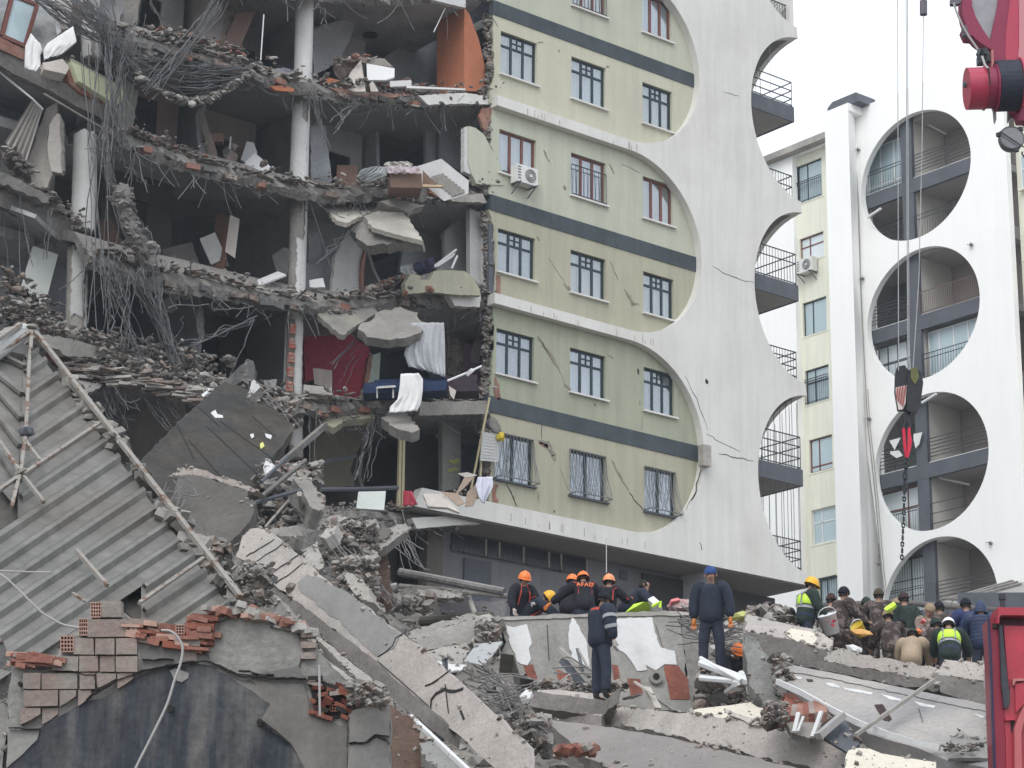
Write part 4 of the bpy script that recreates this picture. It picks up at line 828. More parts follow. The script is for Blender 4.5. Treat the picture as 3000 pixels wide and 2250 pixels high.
# ================================================================== loose things in the open rooms
def cloth(F, pts, pl_or_d, folds, amp, name, m, label, cat, th=.0, seed=0, dirx=True):
    """hanging cloth: outline marks filled by a folded sheet"""
    r = random.Random(seed); P0 = [F.d(x, y, pl_or_d) for x, y in pts]
    # resample: left chain first half, right chain second half (down each side)
    h = len(P0)//2; Lc = P0[:h]; Rc = P0[h:][::-1]
    def at(c, t): 
        f = t*(len(c)-1); i = min(int(f), len(c)-2); return c[i]+(c[i+1]-c[i])*(f-i)
    nu, nv = max(20, folds*8), 16; vs = []
    for j in range(nv+1):
        v = j/nv; a, b = at(Lc, v), at(Rc, v)
        for i in range(nu+1):
            u = i/nu; w_ = mnoise.noise(Vector((u*folds*1.6+seed*7.3, v*.9, seed)))*1.5+.5*mnoise.noise(Vector((u*folds*4+seed, v*2.2, 3)))
            vs.append(a+(b-a)*u-HF*amp*2.2*w_*(.3+.7*v)+Vector((0, 0, r.uniform(-.004, .004))))
    mb = MB(); mb.add(vs, [(j*(nu+1)+i, j*(nu+1)+i+1, (j+1)*(nu+1)+i+1, (j+1)*(nu+1)+i) for j in range(nv) for i in range(nu)])
    o = solo(name, mb, m, label, cat, smooth=True); md = o.modifiers.new('thick', 'SOLIDIFY'); md.thickness = .015; return o
cloth(G1, [(268, 290), (222, 400), (215, 490), (210, 580), (250, 605), (310, 618), (350, 560), (345, 480), (360, 420), (345, 378)], 60.3, 3, .05, 'white_cloth', M_CLOTH, 'white cloth knotted over the slab edge, part hanging straight down', 'cloth', seed=1)
cloth(G1, [(410, 378), (380, 430), (375, 470), (380, 520), (520, 470), (585, 415), (662, 362), (632, 228)], 60.3, 3, .05, 'white_cloth', M_CLOTH, 'white cloth blown out to the right over the slab edge at the upper left', 'cloth', seed=2)
cloth(P6, [(1310, 262), (1300, 380), (1285, 470), (1222, 530), (1212, 582), (1440, 560), (1472, 500), (1490, 400), (1490, 310), (1455, 258)], 66.2, 3, .06, 'white_sheet', M_CLOTH, 'white bed sheet draped over the back of the blue sofa', 'sheet', seed=3)
cloth(P6, [(1390, -150), (1375, -40), (1340, 110), (1375, 210), (1450, 225), (1670, 290), (1668, 150), (1668, 0), (1665, -90), (1660, -150)], 66.8, 5, .09, 'curtain', mat('sheer_curtain', (.42, .43, .45), .95, .1, 2, .1), 'long sheer white curtain hanging in the mauve room', 'curtain', seed=4)
cloth(P6, [(1935, 1100), (1915, 1170), (1940, 1260), (1965, 1300), (1990, 1310), (2010, 1260), (2060, 1170), (2055, 1095)], 65.7, 3, .05, 'white_cloth', mat('lilac_white_cloth', (.62, .63, .72), .95, .05, 2, .1), 'lilac white cloth hanging beside the lowest barred window', 'cloth', seed=5)
cloth(P6, [(1330, 1208), (1330, 1260), (1325, 1335), (1450, 1325), (1425, 1270), (1405, 1215)], 66.5, 3, .06, 'crimson_cloth', mat('crimson_cloth', (.42, .06, .09), .95, .1, 2, .1), 'crimson cloth lying on the lowest slab by the two props', 'cloth', seed=6)
cloth(G4, [(1245, 650), (1250, 700), (1310, 740), (1350, 700), (1355, 625), (1300, 640)], 67, 2, .05, 'grey_cloth', M_LACE, 'grey cloth at the left end of the laundry pile', 'cloth', seed=7)
cloth(G4, [(1355, 625), (1370, 690), (1440, 710), (1530, 690), (1548, 620), (1530, 570)], 66.8, 4, .08, 'dark_laundry', mat('navy_laundry', (.035, .035, .07), .95, .2, 2, .1), 'navy laundry heaped over the green parapet fragment', 'laundry', seed=8)
cloth(G3, [(2130, 790), (2120, 870), (2140, 925), (2230, 940), (2230, 860), (2235, 760)], 66.3, 2, .05, 'white_cloth', mat('lilac_white_cloth', (.62, .63, .72)), 'small lilac white cloth at the slab edge left of the round column', 'cloth', seed=9)
cloth(P6, [(180, 320), (200, 380), (215, 440), (265, 430), (295, 380), (310, 305)], 66.5, 2, .06, 'grey_cloth', M_LACE, 'grey sheet lying left of the patched column above the tilted slab', 'cloth', seed=10)
def boxpl(F, a, b, c_, dep, name, m, label, cat, L=.5, mside=None, ret=False):
    """a box whose front face has picture marks a (top left), b (top right), c (bottom left) at depths dep, running back by L"""
    A, B_, Cc = F.d(a[0], a[1], dep[0]), F.d(b[0], b[1], dep[1]), F.d(c_[0], c_[1], dep[2]); n = (B_-A).cross(Cc-A).normalized()
    if n.dot(HF) < 0: n = -n
    mb = MB(); mb.use(m).box(A, B_-A, Cc-A, n*L)
    return mb if ret else solo(name, mb, m, label, cat)
M_WARD = mat('walnut_board', (.16, .085, .06), .6, .2, 1.5, .05, 6, .35); M_WHB = mat('white_board', (.62, .62, .62), .6, .05, 1.5, .05)
# top storey
boxpl(G1, (2045, 110), (2212, 95), (1905, 430), (66, 66.2, 65.9), 'wardrobe', mat('taupe_board', (.165, .105, .085), .7, .12, 1, .05), 'tall brown wardrobe side standing in the top open storey', 'wardrobe', .1)
plate(G1, [(2045, 95), (2110, 92), (2090, 540), (1900, 430), (1960, 250)], ('d', 66.3), .05, mat('taupe_board', (.165, .105, .085)), 0, name='board', label='brown board leaning behind the wall edge in the top storey', cat='board')
plate(G2, [(955, 548), (1197, 590), (1195, 665), (1120, 690), (960, 690)], ('pl', ((955, 548, 67.5), (1197, 590, 67.2), (960, 690, 66.8))), .05, M_WHB, 0, name='fallen_board', label='white panel lying on the rubble heap in the top open room', cat='panel')
plate(G2, [(905, 520), (945, 790), (850, 790), (745, 760), (820, 620)], ('pl', ((905, 520, 67.5), (945, 790, 66.6), (745, 760, 67))), .12, M_BEI, .01, name='plaster_wedge', label='triangular beige plaster fragment standing beside the white panel', cat='wall fragment')
plate(G2, [(660, 570), (760, 510), (900, 515), (800, 640), (730, 690), (680, 640)], ('d', 67.8), .15, M_RUBB, .02, name='wall_fragment', label='brown wall fragment propped behind the triangular plaster piece', cat='wall fragment')
plate(G2, [(700, 515), (830, 485), (1110, 505), (1190, 580), (960, 552), (900, 530)], ('d', 67.6), .12, M_BRKP, .02, name='wall_fragment', label='flat wall fragment with brick edge on top of the heap', cat='wall fragment')
plate(G2, [(1155, 700), (1340, 690), (1345, 740), (1160, 750)], ('d', 66.8), .1, M_PLW, .01, name='plaster_slab', label='pale plaster slab at the foot of the heap in the top room', cat='wall fragment')
plate(G2, [(980, 720), (1010, 700), (1060, 790), (990, 790)], ('d', 66.6), .1, M_BEI, .01, name='plaster_slab', label='small rounded plaster piece in front of the heap in the top room', cat='wall fragment')
plate(G2, [(580, 690), (640, 670), (740, 700), (730, 750), (590, 730)], ('d', 67.4), .3, M_ORG, 0, name='orange_drawer', label='orange wooden board low on the floor right of the round column', cat='board')
plate(G2, [(640, 758), (800, 770), (1000, 800), (1350, 820), (1180, 845), (900, 830), (700, 790)], 55.25, .1, mat('salmon_screed', (.42, .24, .19), .9, .15, 1, .3), .01, .1, part='floor_edge')
plate(G2, [(125, 745), (230, 735), (330, 765), (330, 795), (170, 780)], 55.2, .1, M_ORG, .01, .1, part='floor_edge')
plate(G2, [(1300, 740), (1810, 765), (1808, 778), (1300, 760)], ('d', 66.5), .1, M_WHB, 0, name='batten', label='long pale batten lying on the floor before the orange wall', cat='batten')
mb = MB(); mb.tube([G2.y(1635, 70, 55.3), G2.y(1535, 278, 55.5)], .02, 5); LB.part('hanging_conduit', mb, M_FRW)
mb = MB(); mb.tube([G2.y(68, 125, 55.4), G2.y(40, 520, 55.4)], .02, 5); LB.part('hanging_conduit', mb, M_FRW)
mb = MB(); p = G2.y(985, 300, 58.3); mb.tube([p, p-ZU*.04], .25, 16); LB.part('ceiling_light_hole', mb, M_DARK)
cloth(G2, [(120, 600), (110, 620), (120, 640), (330, 660), (330, 620), (240, 585)], 67.4, 3, .05, 'bedding', mat('lilac_white_cloth', (.62, .63, .72)), 'pale bedding lying left of the round column in the top storey', 'bedding', seed=11)
# second storey: bed, cabinets
boxpl(G2, (1155, 1495), (1432, 1500), (1160, 1618), (66.3, 66.4, 66.36), 'bed_base', M_BRN, 'brown bed base box under the pile of pink and white bedding', 'bed', 1.3)
cloth(G2, [(1140, 1440), (1130, 1460), (1140, 1500), (1425, 1500), (1420, 1470), (1410, 1440)], 66.2, 5, .04, 'bedding', mat('pink_striped_cloth', (.50, .42, .45), .95, .25, 6, .2, 12), 'pink striped blanket on the brown bed base', 'bedding', seed=12)
cloth(G2, [(1000, 1440), (920, 1480), (870, 1540), (960, 1590), (1130, 1520), (1140, 1445)], 66.3, 5, .09, 'bedding', M_LACE, 'grey blanket spilling off the left of the bed', 'bedding', seed=13)
cloth(G2, [(1120, 1402), (1100, 1425), (1130, 1445), (1340, 1440), (1358, 1415), (1300, 1396)], 66.4, 4, .06, 'bedding', mat('flower_cloth', (.48, .46, .42), .95, .25, 6, .2, 12), 'rolled patterned quilt on top of the bedding', 'bedding', seed=14)
mb = MB(); A = G2.d(1600, 1370, 67); B_ = G2.d(1395, 1435, 67.6); Cc = G2.d(1838, 1560, 66.3); n = Vector((0, 0, -.42))
mb.box(A, B_-A, Cc-A, n); t = Thing('cabinet', 'white cabinet lying tilted at the right of the bed', 'cabinet', A+n); t.part('carcass', mb, M_WHB)
for k in range(7):
    q = A+(Cc-A)*(.08+k*.12)+n*1.02-HF*.04; mb = MB(); mb.box(q, (Cc-A)*.05, (B_-A)*.5, Vector((0, 0, -.08))); t.part('leg', mb, M_CONL)
mb = boxpl(G2, (700, 1425), (880, 1430), (690, 1620), (68, 68, 67.8), '', M_WARD, '', '', .5, ret=True); solo('wardrobe', mb, M_WARD, 'dark brown wardrobe in shadow at the back of the room with the bed', 'wardrobe')
plate(G2, [(1440, 1470), (1560, 1590), (1440, 1590)], ('d', 66.8), .05, M_BRN, 0, name='board', label='brown triangular board between the bed and the white cabinet', cat='board')
plate(G2, [(1440, 1590), (1620, 1600), (1600, 1615), (1440, 1612)], ('d', 66.2), .1, mat('pine_board', (.50, .37, .24), .8, .1, 1, .1), 0, name='board', label='light pine plank in front of the bed', cat='board')
t = Thing('dish_cabinet', 'white slatted cabinet lying tilted left of the round column', 'cabinet', D.d(570, 385, 66)); A = D.d(551, 330, 66.3); B_ = D.d(590, 365, 66); Cc = D.d(527, 352, 66)
mb = MB(); mb.box(A, B_-A, Cc-A, HF*.4); t.part('carcass', mb, M_WHB)
for k in range(6): 
    q = Cc+(B_-A)*(k*.16)-HF*.01; mb = MB(); mb.box(q, (B_-A)*.09, (Cc-A)*.9+(B_-A)*.5, HF*.3); t.part('slat', mb, M_WHB)
plate(D, [(533, 305), (548, 308), (556, 330), (530, 350), (520, 345)], ('d', 67), .05, M_WHB, 0, name='panel', label='pale square panel standing behind the tilted slatted cabinet', cat='panel')
plate(D, [(497, 295), (500, 295), (498, 322), (494, 322)], ('d', 66.4), .05, M_WHB, 0, name='batten', label='short white upright batten left of the tilted cabinet', cat='batten')
plate(G1, [(1990, 1290), (2050, 1330), (2010, 1520), (1920, 1500), (1940, 1390)], ('d', 66), .2, M_BRKP, .03, name='wall_fragment', label='pinkish broken block standing on the slab left of the cabinet', cat='wall fragment')
# third storey
plate(G4, [(0, 770), (190, 692), (262, 722), (60, 800), (0, 812)], ('pl', ((0, 770, 66), (190, 692, 66.6), (262, 722, 66))), .05, M_WHB, 0, name='fallen_board', label='long white panel lying on the slab at the left of the column', cat='panel')
plate(G4, [(460, 770), (580, 750), (600, 830), (465, 830)], ('d', 67), .2, M_WHB, .01, name='fallen_board', label='white panel and papers on the slab just right of the column', cat='panel')
for i, q in enumerate(((1535, 650, 1730, 505), (1545, 655, 1715, 540), (1560, 650, 1700, 560), (1690, 670, 1740, 560))):
    mb = MB(); mb.bar(G4.y(q[0], q[1], 54.9), G4.y(q[2], q[3], 55.3), .05, .05); solo('white_profile', mb, M_WHB, 'white plastic profile leaning in the white walled room, number %s from its front' % ('one', 'two', 'three', 'four')[i] if 0 else ('white plastic profile leaning uppermost behind the green parapet fragment', 'second white profile just under the uppermost one', 'shortest white profile in the leaning bunch', 'white profile standing steeply at the right of the bunch')[i], 'profile')
mb = MB(); A = G3.d(1872, 178, 66.5); B_ = G3.d(1992, 210, 66.2); Cc = G3.d(1810, 670, 66.4); mb.box(A, B_-A, Cc-A, HF*.35)
t = Thing('wardrobe', 'striped walnut wardrobe leaning in the third open storey', 'wardrobe', Cc); t.part('carcass', mb, M_WARD)
mb = MB(); A2 = G3.d(1990, 205, 66.15); mb.prism([G3.d(x, y, 66.12) for x, y in ((1988, 205), (2070, 240), (2030, 578), (1945, 522))], HF*.05); t.part('white_door', mb, M_BEI)
for i, (x0, y0, x1, y1, w) in enumerate(((1430, 615, 1640, 735, 30), (1440, 680, 1650, 765, 25), (1720, 770, 1960, 695, 35), (1590, 705, 1730, 715, 30))):
    a, b = G3.d(x0, y0, 66), G3.d(x1, y1, 65.8); mb = MB(); mb.bar(a, b, .25, .12); o = Thing('brick_slab', ('upper of two brick slabs sloping down right on the third slab', 'lower of two brick slabs sloping down right on the third slab', 'brick slab tilted up to the right below the wardrobe', 'short brick slab between the sloping ones')[i], 'brick slab', a)
    o.part('mortar_bed', mb, M_RUBW)
    for k in range(6): q = a+(b-a)*(k/6+.02); mb = MB(); mb.bar(q, q+(b-a)*.13, .262, .10); mb.v = [v-HF*.012 for v in mb.v]; o.part('brick', mb, M_BRKP)
for i, (x, y, r) in enumerate(((1510, 890, .16), (1600, 878, .19), (1465, 980, .23))):
    p = G3.d(x, y, 65.5); mb = MB(); mb.tube([p, p+HF*.1], r, 9); solo('stone_disc', mb, (M_BEI, M_BEI, mat('pale_sage_plaster', (.36, .38, .34)))[i], ('smaller pinkish round lump hung in the rebar under the third slab', 'larger pinkish round lump hung in the rebar under the third slab', 'round greenish lump hung lowest in the rebar')[i], 'lump')
for k, (x0, y0, x1, y1) in enumerate(((1700, 1010, 1760, 1310), (1655, 1340, 1700, 1500))):
    plate(G3, [(x0, y0+10), (x0+50, y0), (x1, y1-40), (x1-25, y1), (x0-5, (y0+y1)/2)], ('d', 65), .12, M_CON, .03, .1, name='hanging_fragment', label=('longer concrete sliver hanging in the rebar net', 'shorter pale sliver hanging lower in the rebar net')[k], cat='concrete fragment')
# fourth storey: sofa, bench
t = Thing('sofa', 'long navy blue sofa half covered by a white sheet', 'sofa', P6.d(1400, 470, 67))
for nm, q, Lx in (('backrest', (1100, 312, 1680, 290, 1090, 380), .25), ('seat', (1020, 385, 1690, 360, 1010, 465), .8)):
    A, B_, Cc = P6.d(q[0], q[1], 67), P6.d(q[2], q[3], 67), P6.d(q[4], q[5], 67); mb = MB(); mb.box(A-HF*(Lx-.25), B_-A, Cc-A, HF*Lx); t.part(nm, mb, mat('navy_velvet', (.02, .035, .085), .9, .15, 2, .2))
mb = MB(); mb.ab(*[0]*6) if 0 else None
t = Thing('armchair', 'dark brown armchair against the mauve wall', 'armchair', P6.d(1830, 440, 67))
for nm, q, Lx in (('backrest', (1730, 285, 1930, 270, 1725, 400), .3), ('seat', (1720, 395, 1945, 390, 1720, 445), .8)):
    A, B_, Cc = P6.d(q[0], q[1], 67), P6.d(q[2], q[3], 67), P6.d(q[4], q[5], 67); mb = MB(); mb.box(A-HF*(Lx-.3), B_-A, Cc-A, HF*Lx); t.part(nm, mb, mat('dark_plum_fabric', (.05, .035, .045), .9, .15, 2, .2))
t = Thing('side_table', 'small pale table standing before the sofa', 'table', P6.d(1190, 450, 66.5)); mb = MB(); mb.prism([P6.d(x, y, q) for x, y, q in ((1110, 383, 66.3), (1270, 372, 66.3), (1240, 350, 66.9), (1180, 352, 66.9))], ZU*.04); t.part('top', mb, M_PALE)
for x in (1120, 1250): mb = MB(); mb.tube([P6.d(x, 385, 66.4), P6.d(x, 460, 66.4)], .025, 6); t.part('leg', mb, M_PALE)
mb = MB(); mb.tube([P6.d(1690, 320, 66.2), P6.d(1860, 250, 66.4), P6.d(1965, 200, 66.6)], .035, 6); mb.rock(P6.d(1870, 250, 66.3), .2); solo('curtain_rail', mb, M_FRW, 'white rail with a rag on it leaning over the dark armchair', 'rail')
plate(P6, [(1700, 360), (1760, 400), (1740, 470), (1715, 440)], ('d', 66.2), .05, M_BEI, .01, name='board', label='small pale torn board standing between sofa and armchair', cat='board')
plate(P6, [(600, 215), (755, 235), (755, 400), (720, 370), (610, 345)], ('d', 67.2), .1, mat('grey_brown_board', (.25, .22, .20), .8, .1, 1, .1, 8, .2), 0, name='cupboard', label='grey brown cupboard front before the crimson wall', cat='cupboard')
boxpl(P6, (525, 350), (752, 372), (525, 415), (66.3, 66.5, 66.2), 'bed_base', M_CONL, 'pale grey bed base right of the patched column', 'bed', .8)
# lowest storey
t = Thing('prop_pair', 'two yellow timber props wedged side by side under the torn slab', 'prop', P6.d(1300, 1370, 66))
for x0, x1, m_ in ((1305, 1292, mat('yellow_timber', (.48, .42, .27), .8, .1, 1, .1)), (1332, 1320, mat('yellow_timber', (.48, .42, .27)))): mb = MB(); mb.bar(P6.y(x0, 735, 55.2), P6.y(x1, 1370, 55.2), .09); t.part('post', mb, m_)
for i, (x0, y0, x1, y1) in enumerate(((2030, 455, 1850, 1340), (1975, 740, 1940, 1345))):
    mb = MB(); mb.bar(P6.y(x0, y0, 54.8), P6.y(x1, y1, 54.8), .05); solo('timber_prop', mb, mat('yellow_timber', (.48, .42, .27)), ('long thin pole leaning from slab to slab beside the mesh panel', 'short thin pole standing below the mesh panel')[i], 'pole')
P = [P6.y(x, y, 54.7) for x, y in ((1978, 735), (2110, 762), (2095, 975), (1955, 965))]; t = Thing('mesh_panel', 'white perforated panel leaning beside the lowest left barred window', 'panel', P[3])
mb = MB(); mb.prism(P, (0, .03, 0)); t.part('sheet', mb, mat('perforated_white', (.60, .61, .59), .7, .05, 2, .1))
mb = MB()
for k in range(10):
    mb.bar(P[0]+(P[1]-P[0])*(k/9)+Vector((0, -.01, 0)), P[3]+(P[2]-P[3])*(k/9)+Vector((0, -.01, 0)), .015); mb.bar(P[0]+(P[3]-P[0])*(k/9)+Vector((0, -.02, 0)), P[1]+(P[2]-P[1])*(k/9)+Vector((0, -.02, 0)), .015)
t.part('mesh', mb, M_PLW)
mb = MB(); mb.rock(P6.y(2125, 775, 54.6), .2); solo('cap', mb, mat('yellow_plastic', (.62, .46, .04), .5, .05), 'yellow cap hanging at the top corner of the mesh panel', 'cap')
plate(P6, [(968, 1218), (1190, 1212), (1175, 1366), (950, 1352)], ('pl', ((968, 1218, 66.2), (1190, 1212, 66.2), (950, 1352, 65.9))), .06, mat('pale_grey_board', (.50, .53, .51), .7, .05, 1, .1), 0, name='board', label='square pale grey board leaning left of the two props', cat='board')
plate(P6, [(1490, 1232), (1650, 1236), (1720, 1310), (1785, 1385), (1690, 1345), (1530, 1335)], ('pl', ((1490, 1232, 66), (1650, 1236, 66), (1530, 1335, 65.6))), .08, M_BEI, .01, name='plaster_slab', label='cream plaster slab lying on the lowest floor right of the crimson cloth', cat='wall fragment')
for i, q in enumerate((((1830, 1090), (1925, 1080), (1810, 1200), (1750, 1250)), ((1930, 1140), (1945, 1200), (1900, 1330), (1830, 1340), (1850, 1220)), ((1640, 1215), (1770, 1230), (1830, 1310), (1770, 1330)), ((1770, 1070), (1850, 1060), (1930, 1085), (1840, 1105)))):
    plate(P6, q, ('d', 66.1-i*.15), .06, mat('cardboard', (.42, .33, .26), .9, .12, 2, .1) if i != 3 else M_BEI, .01, name='cardboard_sheet', label=('cardboard sheet leaning up at the back of the heap by the barred window', 'folded cardboard sheet standing next to the lilac cloth', 'low cardboard sheet at the left of the heap', 'crumpled pale sheet on top of the cardboard heap')[i], cat='cardboard')
mb = MB(); mb.tube([P6.y(640, 1200, 55.6), P6.y(1000, 1197, 55.4), P6.y(1290, 1186, 55.2)], .07, 8); solo('dark_pipe', mb, M_FAS, 'dark horizontal pipe crossing the lowest open storey', 'pipe')
mb = MB(); mb.bar(P6.y(600, 990, 56), P6.y(945, 930, 56.5), .15, .1); solo('dark_beam', mb, M_FAS, 'dark timber stuck across the olive wall', 'beam')
mb = MB(); mb.bar(P6.d(180, 1130, 63), P6.d(700, 680, 65), .18, .14); solo('fallen_beam', mb, M_COND, 'long dark beam leaning up against the lowest torn storey', 'beam')
# split type air conditioner on the front wall
def aircon(n_, u_, p, s, label):
    t = Thing('air_conditioner', label, 'air conditioner', p); u, w, n = Vector(u_), ZU, Vector(n_)
    mb = MB(); mb.box(p-u*.4*s+n*.05, u*.8*s, w*.56*s, n*.32*s); t.part('casing', mb, mat('ac_white', (.66, .66, .63), .5, .05, 3, 0))
    c = p+u*.12*s+w*.28*s+n*(.05+.32*s+.004); ring = [c+(u*math.cos(a)+w*math.sin(a))*.215*s for a in [i*math.pi/12 for i in range(24)]]
    mb = MB(); mb.prism(ring, n*.01); t.part('fan_grille', mb, mat('ac_fan_grey', (.16, .17, .17), .6, .1, 3, 0))
    mb = MB(); mb.prism([c+n*.012+(u*math.cos(a)+w*math.sin(a))*.05*s for a in [i*math.pi/6 for i in range(12)]], n*.01)
    for r in (.10, .15, .20): 
        mb.tube([c+n*.02+(u*math.cos(a)+w*math.sin(a))*r*s for a in [i*math.pi/10 for i in range(21)]], .006, 4)
    t.part('fan_hub', mb, mat('ac_white', (.66, .66, .63)))
    mb = MB()
    for k in range(5): mb.box(p-u*.38*s+w*(.1+k*.09)*s+n*(.05+.32*s+.003), u*.12*s, w*.03, n*.01)
    t.part('vent_slats', mb, M_FAS)
    mb = MB()
    for q in (-.32, .30): mb.bar(p+u*q*s-w*.02, p+u*q*s-w*.02+n*.45*s, .04); mb.bar(p+u*q*s-w*.3*s, p+u*q*s-w*.03+n*.42*s, .03)
    t.part('bracket', mb, M_FAS)
p = Z1.y(272, 1212, 54.98); aircon((0, -1, 0), (1, 0, 0), p, 1.05, 'white air conditioner under the red framed window of the torn block')
p = Z4.x(485, 560, SX-.02); aircon((-1, 0, 0), (0, -1, 0), p, 1.15, 'white air conditioner under a window of the pale far block')
# ---- cracks and spalled plaster on the lobed front: thin torn openings
def crack(F, pts, w, Y=54.992, m=M_DARK):
    P = [F.y(x, y, Y) for x, y in pts]; Q = []
    for i in range(len(P)-1):
        for k in range(4): Q.append(P[i]+(P[i+1]-P[i])*(k/4)+Vector((rnd.uniform(-.03, .03), 0, rnd.uniform(-.03, .03))))
    Q.append(P[-1]); mb = MB(); n = len(Q); a = []; b = []
    for i, q in enumerate(Q):
        ww = w*(math.sin(math.pi*(i+.4)/(n))**.7)*rnd.uniform(.5, 1.2)/2; t_ = (Q[min(i+1, n-1)]-Q[max(i-1, 0)]).normalized(); s_ = Vector((t_.z, 0, -t_.x)); a.append(q+s_*ww); b.append(q-s_*ww)
    vs = a+b; mb.add([v for v in vs]+[v+Vector((0, .006, 0)) for v in vs], [(i, i+1, n+i+1, n+i) for i in range(n-1)]+[(i+2*n, n+i+2*n, n+i+1+2*n, i+1+2*n) for i in range(n-1)]+[(i, i+2*n, i+1+2*n, i+1) for i in range(n-1)]+[(n+i, n+i+1, n+i+1+2*n, n+i+2*n) for i in range(n-1)])
    LB.part('crack', mb, m)
M_SP = mat('spalled_render', (.26, .235, .19), .95, .2, 4, .6, 20)
for F, pts, w, m_ in ((Z1, [(425, 970), (465, 1050)], .09, M_SP), (Z1, [(850, 1060), (885, 1130)], .06, M_SP), (Z1, [(935, 1065), (1050, 1120)], .035, M_SP), (Z1, [(30, 850), (90, 970), (150, 1100)], .08, M_DARK), (Z1, [(40, 50), (130, 170)], .025, M_DARK),
                      (Z3, [(385, 850), (440, 930), (525, 1060)], .16, M_SP), (Z3, [(400, 870), (470, 980)], .04, M_DARK), (Z3, [(560, 1155), (605, 1210)], .12, M_SP), (Z3, [(525, 1060), (560, 1150)], .02, M_SP), (Z3, [(565, 515), (600, 550)], .14, M_SP), (Z3, [(460, 350), (490, 390), (570, 510)], .015, M_SP),
                      (Z3, [(950, 550), (985, 600), (1000, 640), (1045, 645)], .14, M_SP), (Z3, [(860, 365), (910, 490)], .05, M_SP), (P7, [(595, 115), (590, 270)], .02, M_DARK), (P7, [(270, 700), (320, 790), (360, 900)], .05, M_DARK), (P7, [(1230, 460), (1330, 640), (1400, 750)], .09, M_SP),
                      (P7, [(1400, 760), (1460, 850), (1550, 940)], .04, M_DARK), (P7, [(820, 690), (870, 780)], .02, M_SP), (P7, [(560, 760), (575, 860)], .04, M_SP), (P7, [(760, 540), (800, 640), (820, 700)], .015, M_SP), (P7, [(560, 290), (640, 320), (700, 420), (715, 480)], .26, M_SP), (P7, [(565, 310), (650, 345)], .16, M_BRK),
                      (P7, [(700, 940), (710, 955)], .05, M_DARK), (Z3, [(1035, 1060), (1045, 1100)], .09, M_DARK), (Z3, [(755, 1285), (765, 1300)], .06, M_DARK), (Z3, [(1050, 1270), (1052, 1300)], .05, M_SP), (Z1, [(520, 320), (530, 335)], .07, M_SP), (Z1, [(555, 1200), (570, 1230)], .11, M_SP), (Z1, [(830, 430), (855, 435)], .06, M_SP), (Z3, [(385, 210), (400, 230)], .08, M_SP), (Z1, [(385, 270), (425, 275)], .04, M_SP),
                      (Z3, [(840, 975), (880, 995)], .05, M_SP), (Z3, [(1065, 1370), (1060, 1460)], .02, M_SP)): crack(F, pts, w, 54.992, m_)
for F, pts, w in ((Z3, [(1520, 395), (1600, 450), (1700, 485), (1790, 505)], .022), (P7, [(2080, 480), (2040, 650), (2010, 780), (1930, 930)], .05), (Z3, [(1340, 1100), (1420, 1260), (1490, 1460)], .02), (Z3, [(1560, 1610), (1640, 1630), (1790, 1659)], .028), (Z3, [(1480, 1480), (1560, 1530), (1700, 1600)], .015), (Z3, [(1480, 1130), (1483, 1160)], .12),
                  (Z1, [(1590, 600), (1690, 620)], .015), (P7, [(2060, 1235), (2080, 1300)], .03)): crack(F, pts, w, 54.712)
for k in range(36):
    z = (32.05, 25.43, 18.6)[k % 3]; x = 44+rnd.random()*6.5; mb = MB(); hh = rnd.uniform(.08, .3); mb.ab(x, x+rnd.uniform(.015, .035), 54.712, 54.718, z+.02, z+.02+hh); LB.part('drip_stain', mb, mat('drip_stain', (.44, .42, .37), .9, .2, 4, 0))
mb = MB(); p = P7.y(2100, 430, 54.6); mb.cbox(p, .35, .25, .7, rrot(.05, .1)); LB.part('broken_corner', mb, M_CONL)
# torn brick and mortar along the broken left edge of the front wall
mb = MB()
for key, z0, z1 in STO:
    for _ in range(150):
        z = rnd.uniform(z0, z1); t_ = (z1-z)/(z1-z0)*(len(lefts[key])-1); i_ = min(int(t_), len(lefts[key])-2); xx = lefts[key][i_][0]+(lefts[key][i_+1][0]-lefts[key][i_][0])*(t_-i_)
        mb.use(rnd.choice((M_BRKP, M_RUBB, M_MORT, M_RUBB, M_RUBG, M_CON))); mb.rock(Vector((xx-rnd.uniform(0, .16), 55.08+rnd.uniform(0, .25), z)), rnd.uniform(.05, .17))
LB.part('torn_wall_edge', mb, kind='stuff')
# ================================================================== ground, rubble heap and the fallen pieces in front
PROF = [(-400, 0), (12, 0), (20, 1.9), (25, 3.6), (32, 5.0), (38, 6.5), (44, 8.5), (50, 11.0), (56, 12.6), (64, 13.4), (80, 13.2), (900, 13.2)]
def prof(d):
    for (a, za), (b, zb) in zip(PROF, PROF[1:]):
        if d <= b: return za+(zb-za)*(d-a)/(b-a)
    return PROF[-1][1]
def ground_z(d, s):
    z = prof(d)
    if 40 < d < 75: z += 3.6*max(0, min(1, (-s-2.0)/4))*max(0, min(1, (d-46)/10))*(1 if d < 64 else max(0, (75-d)/11))
    z += .30*(mnoise.noise(Vector((d*.4, s*.4, 0)))+.5*mnoise.noise(Vector((d*1.1, s*1.1, 5))))*(1 if 14 < d < 66 else 0)
    return z
dl = [-400, -200, -60, 0, 10]+[12+i*.5 for i in range(110)]+[70, 78, 90, 130, 220, 500, 900]
sl_ = [-600, -200, -80, -40, -25]+[-16+i*.5 for i in range(65)]+[20, 30, 60, 150, 600]
mb = MB(); nS = len(sl_)
mb.add([HF*d+HR*s+ZU*ground_z(d, s) for d in dl for s in sl_], [(i*nS+j, i*nS+j+1, (i+1)*nS+j+1, (i+1)*nS+j) for i in range(len(dl)-1) for j in range(nS-1)])
solo('ground', mb, mat('dusty_ground', (.17, .155, .14), .95, .3, 1.2, .8, 5, col2=(.23, .21, .19)), None, None, kind='structure', smooth=True)
mb = MB(); U = Vector
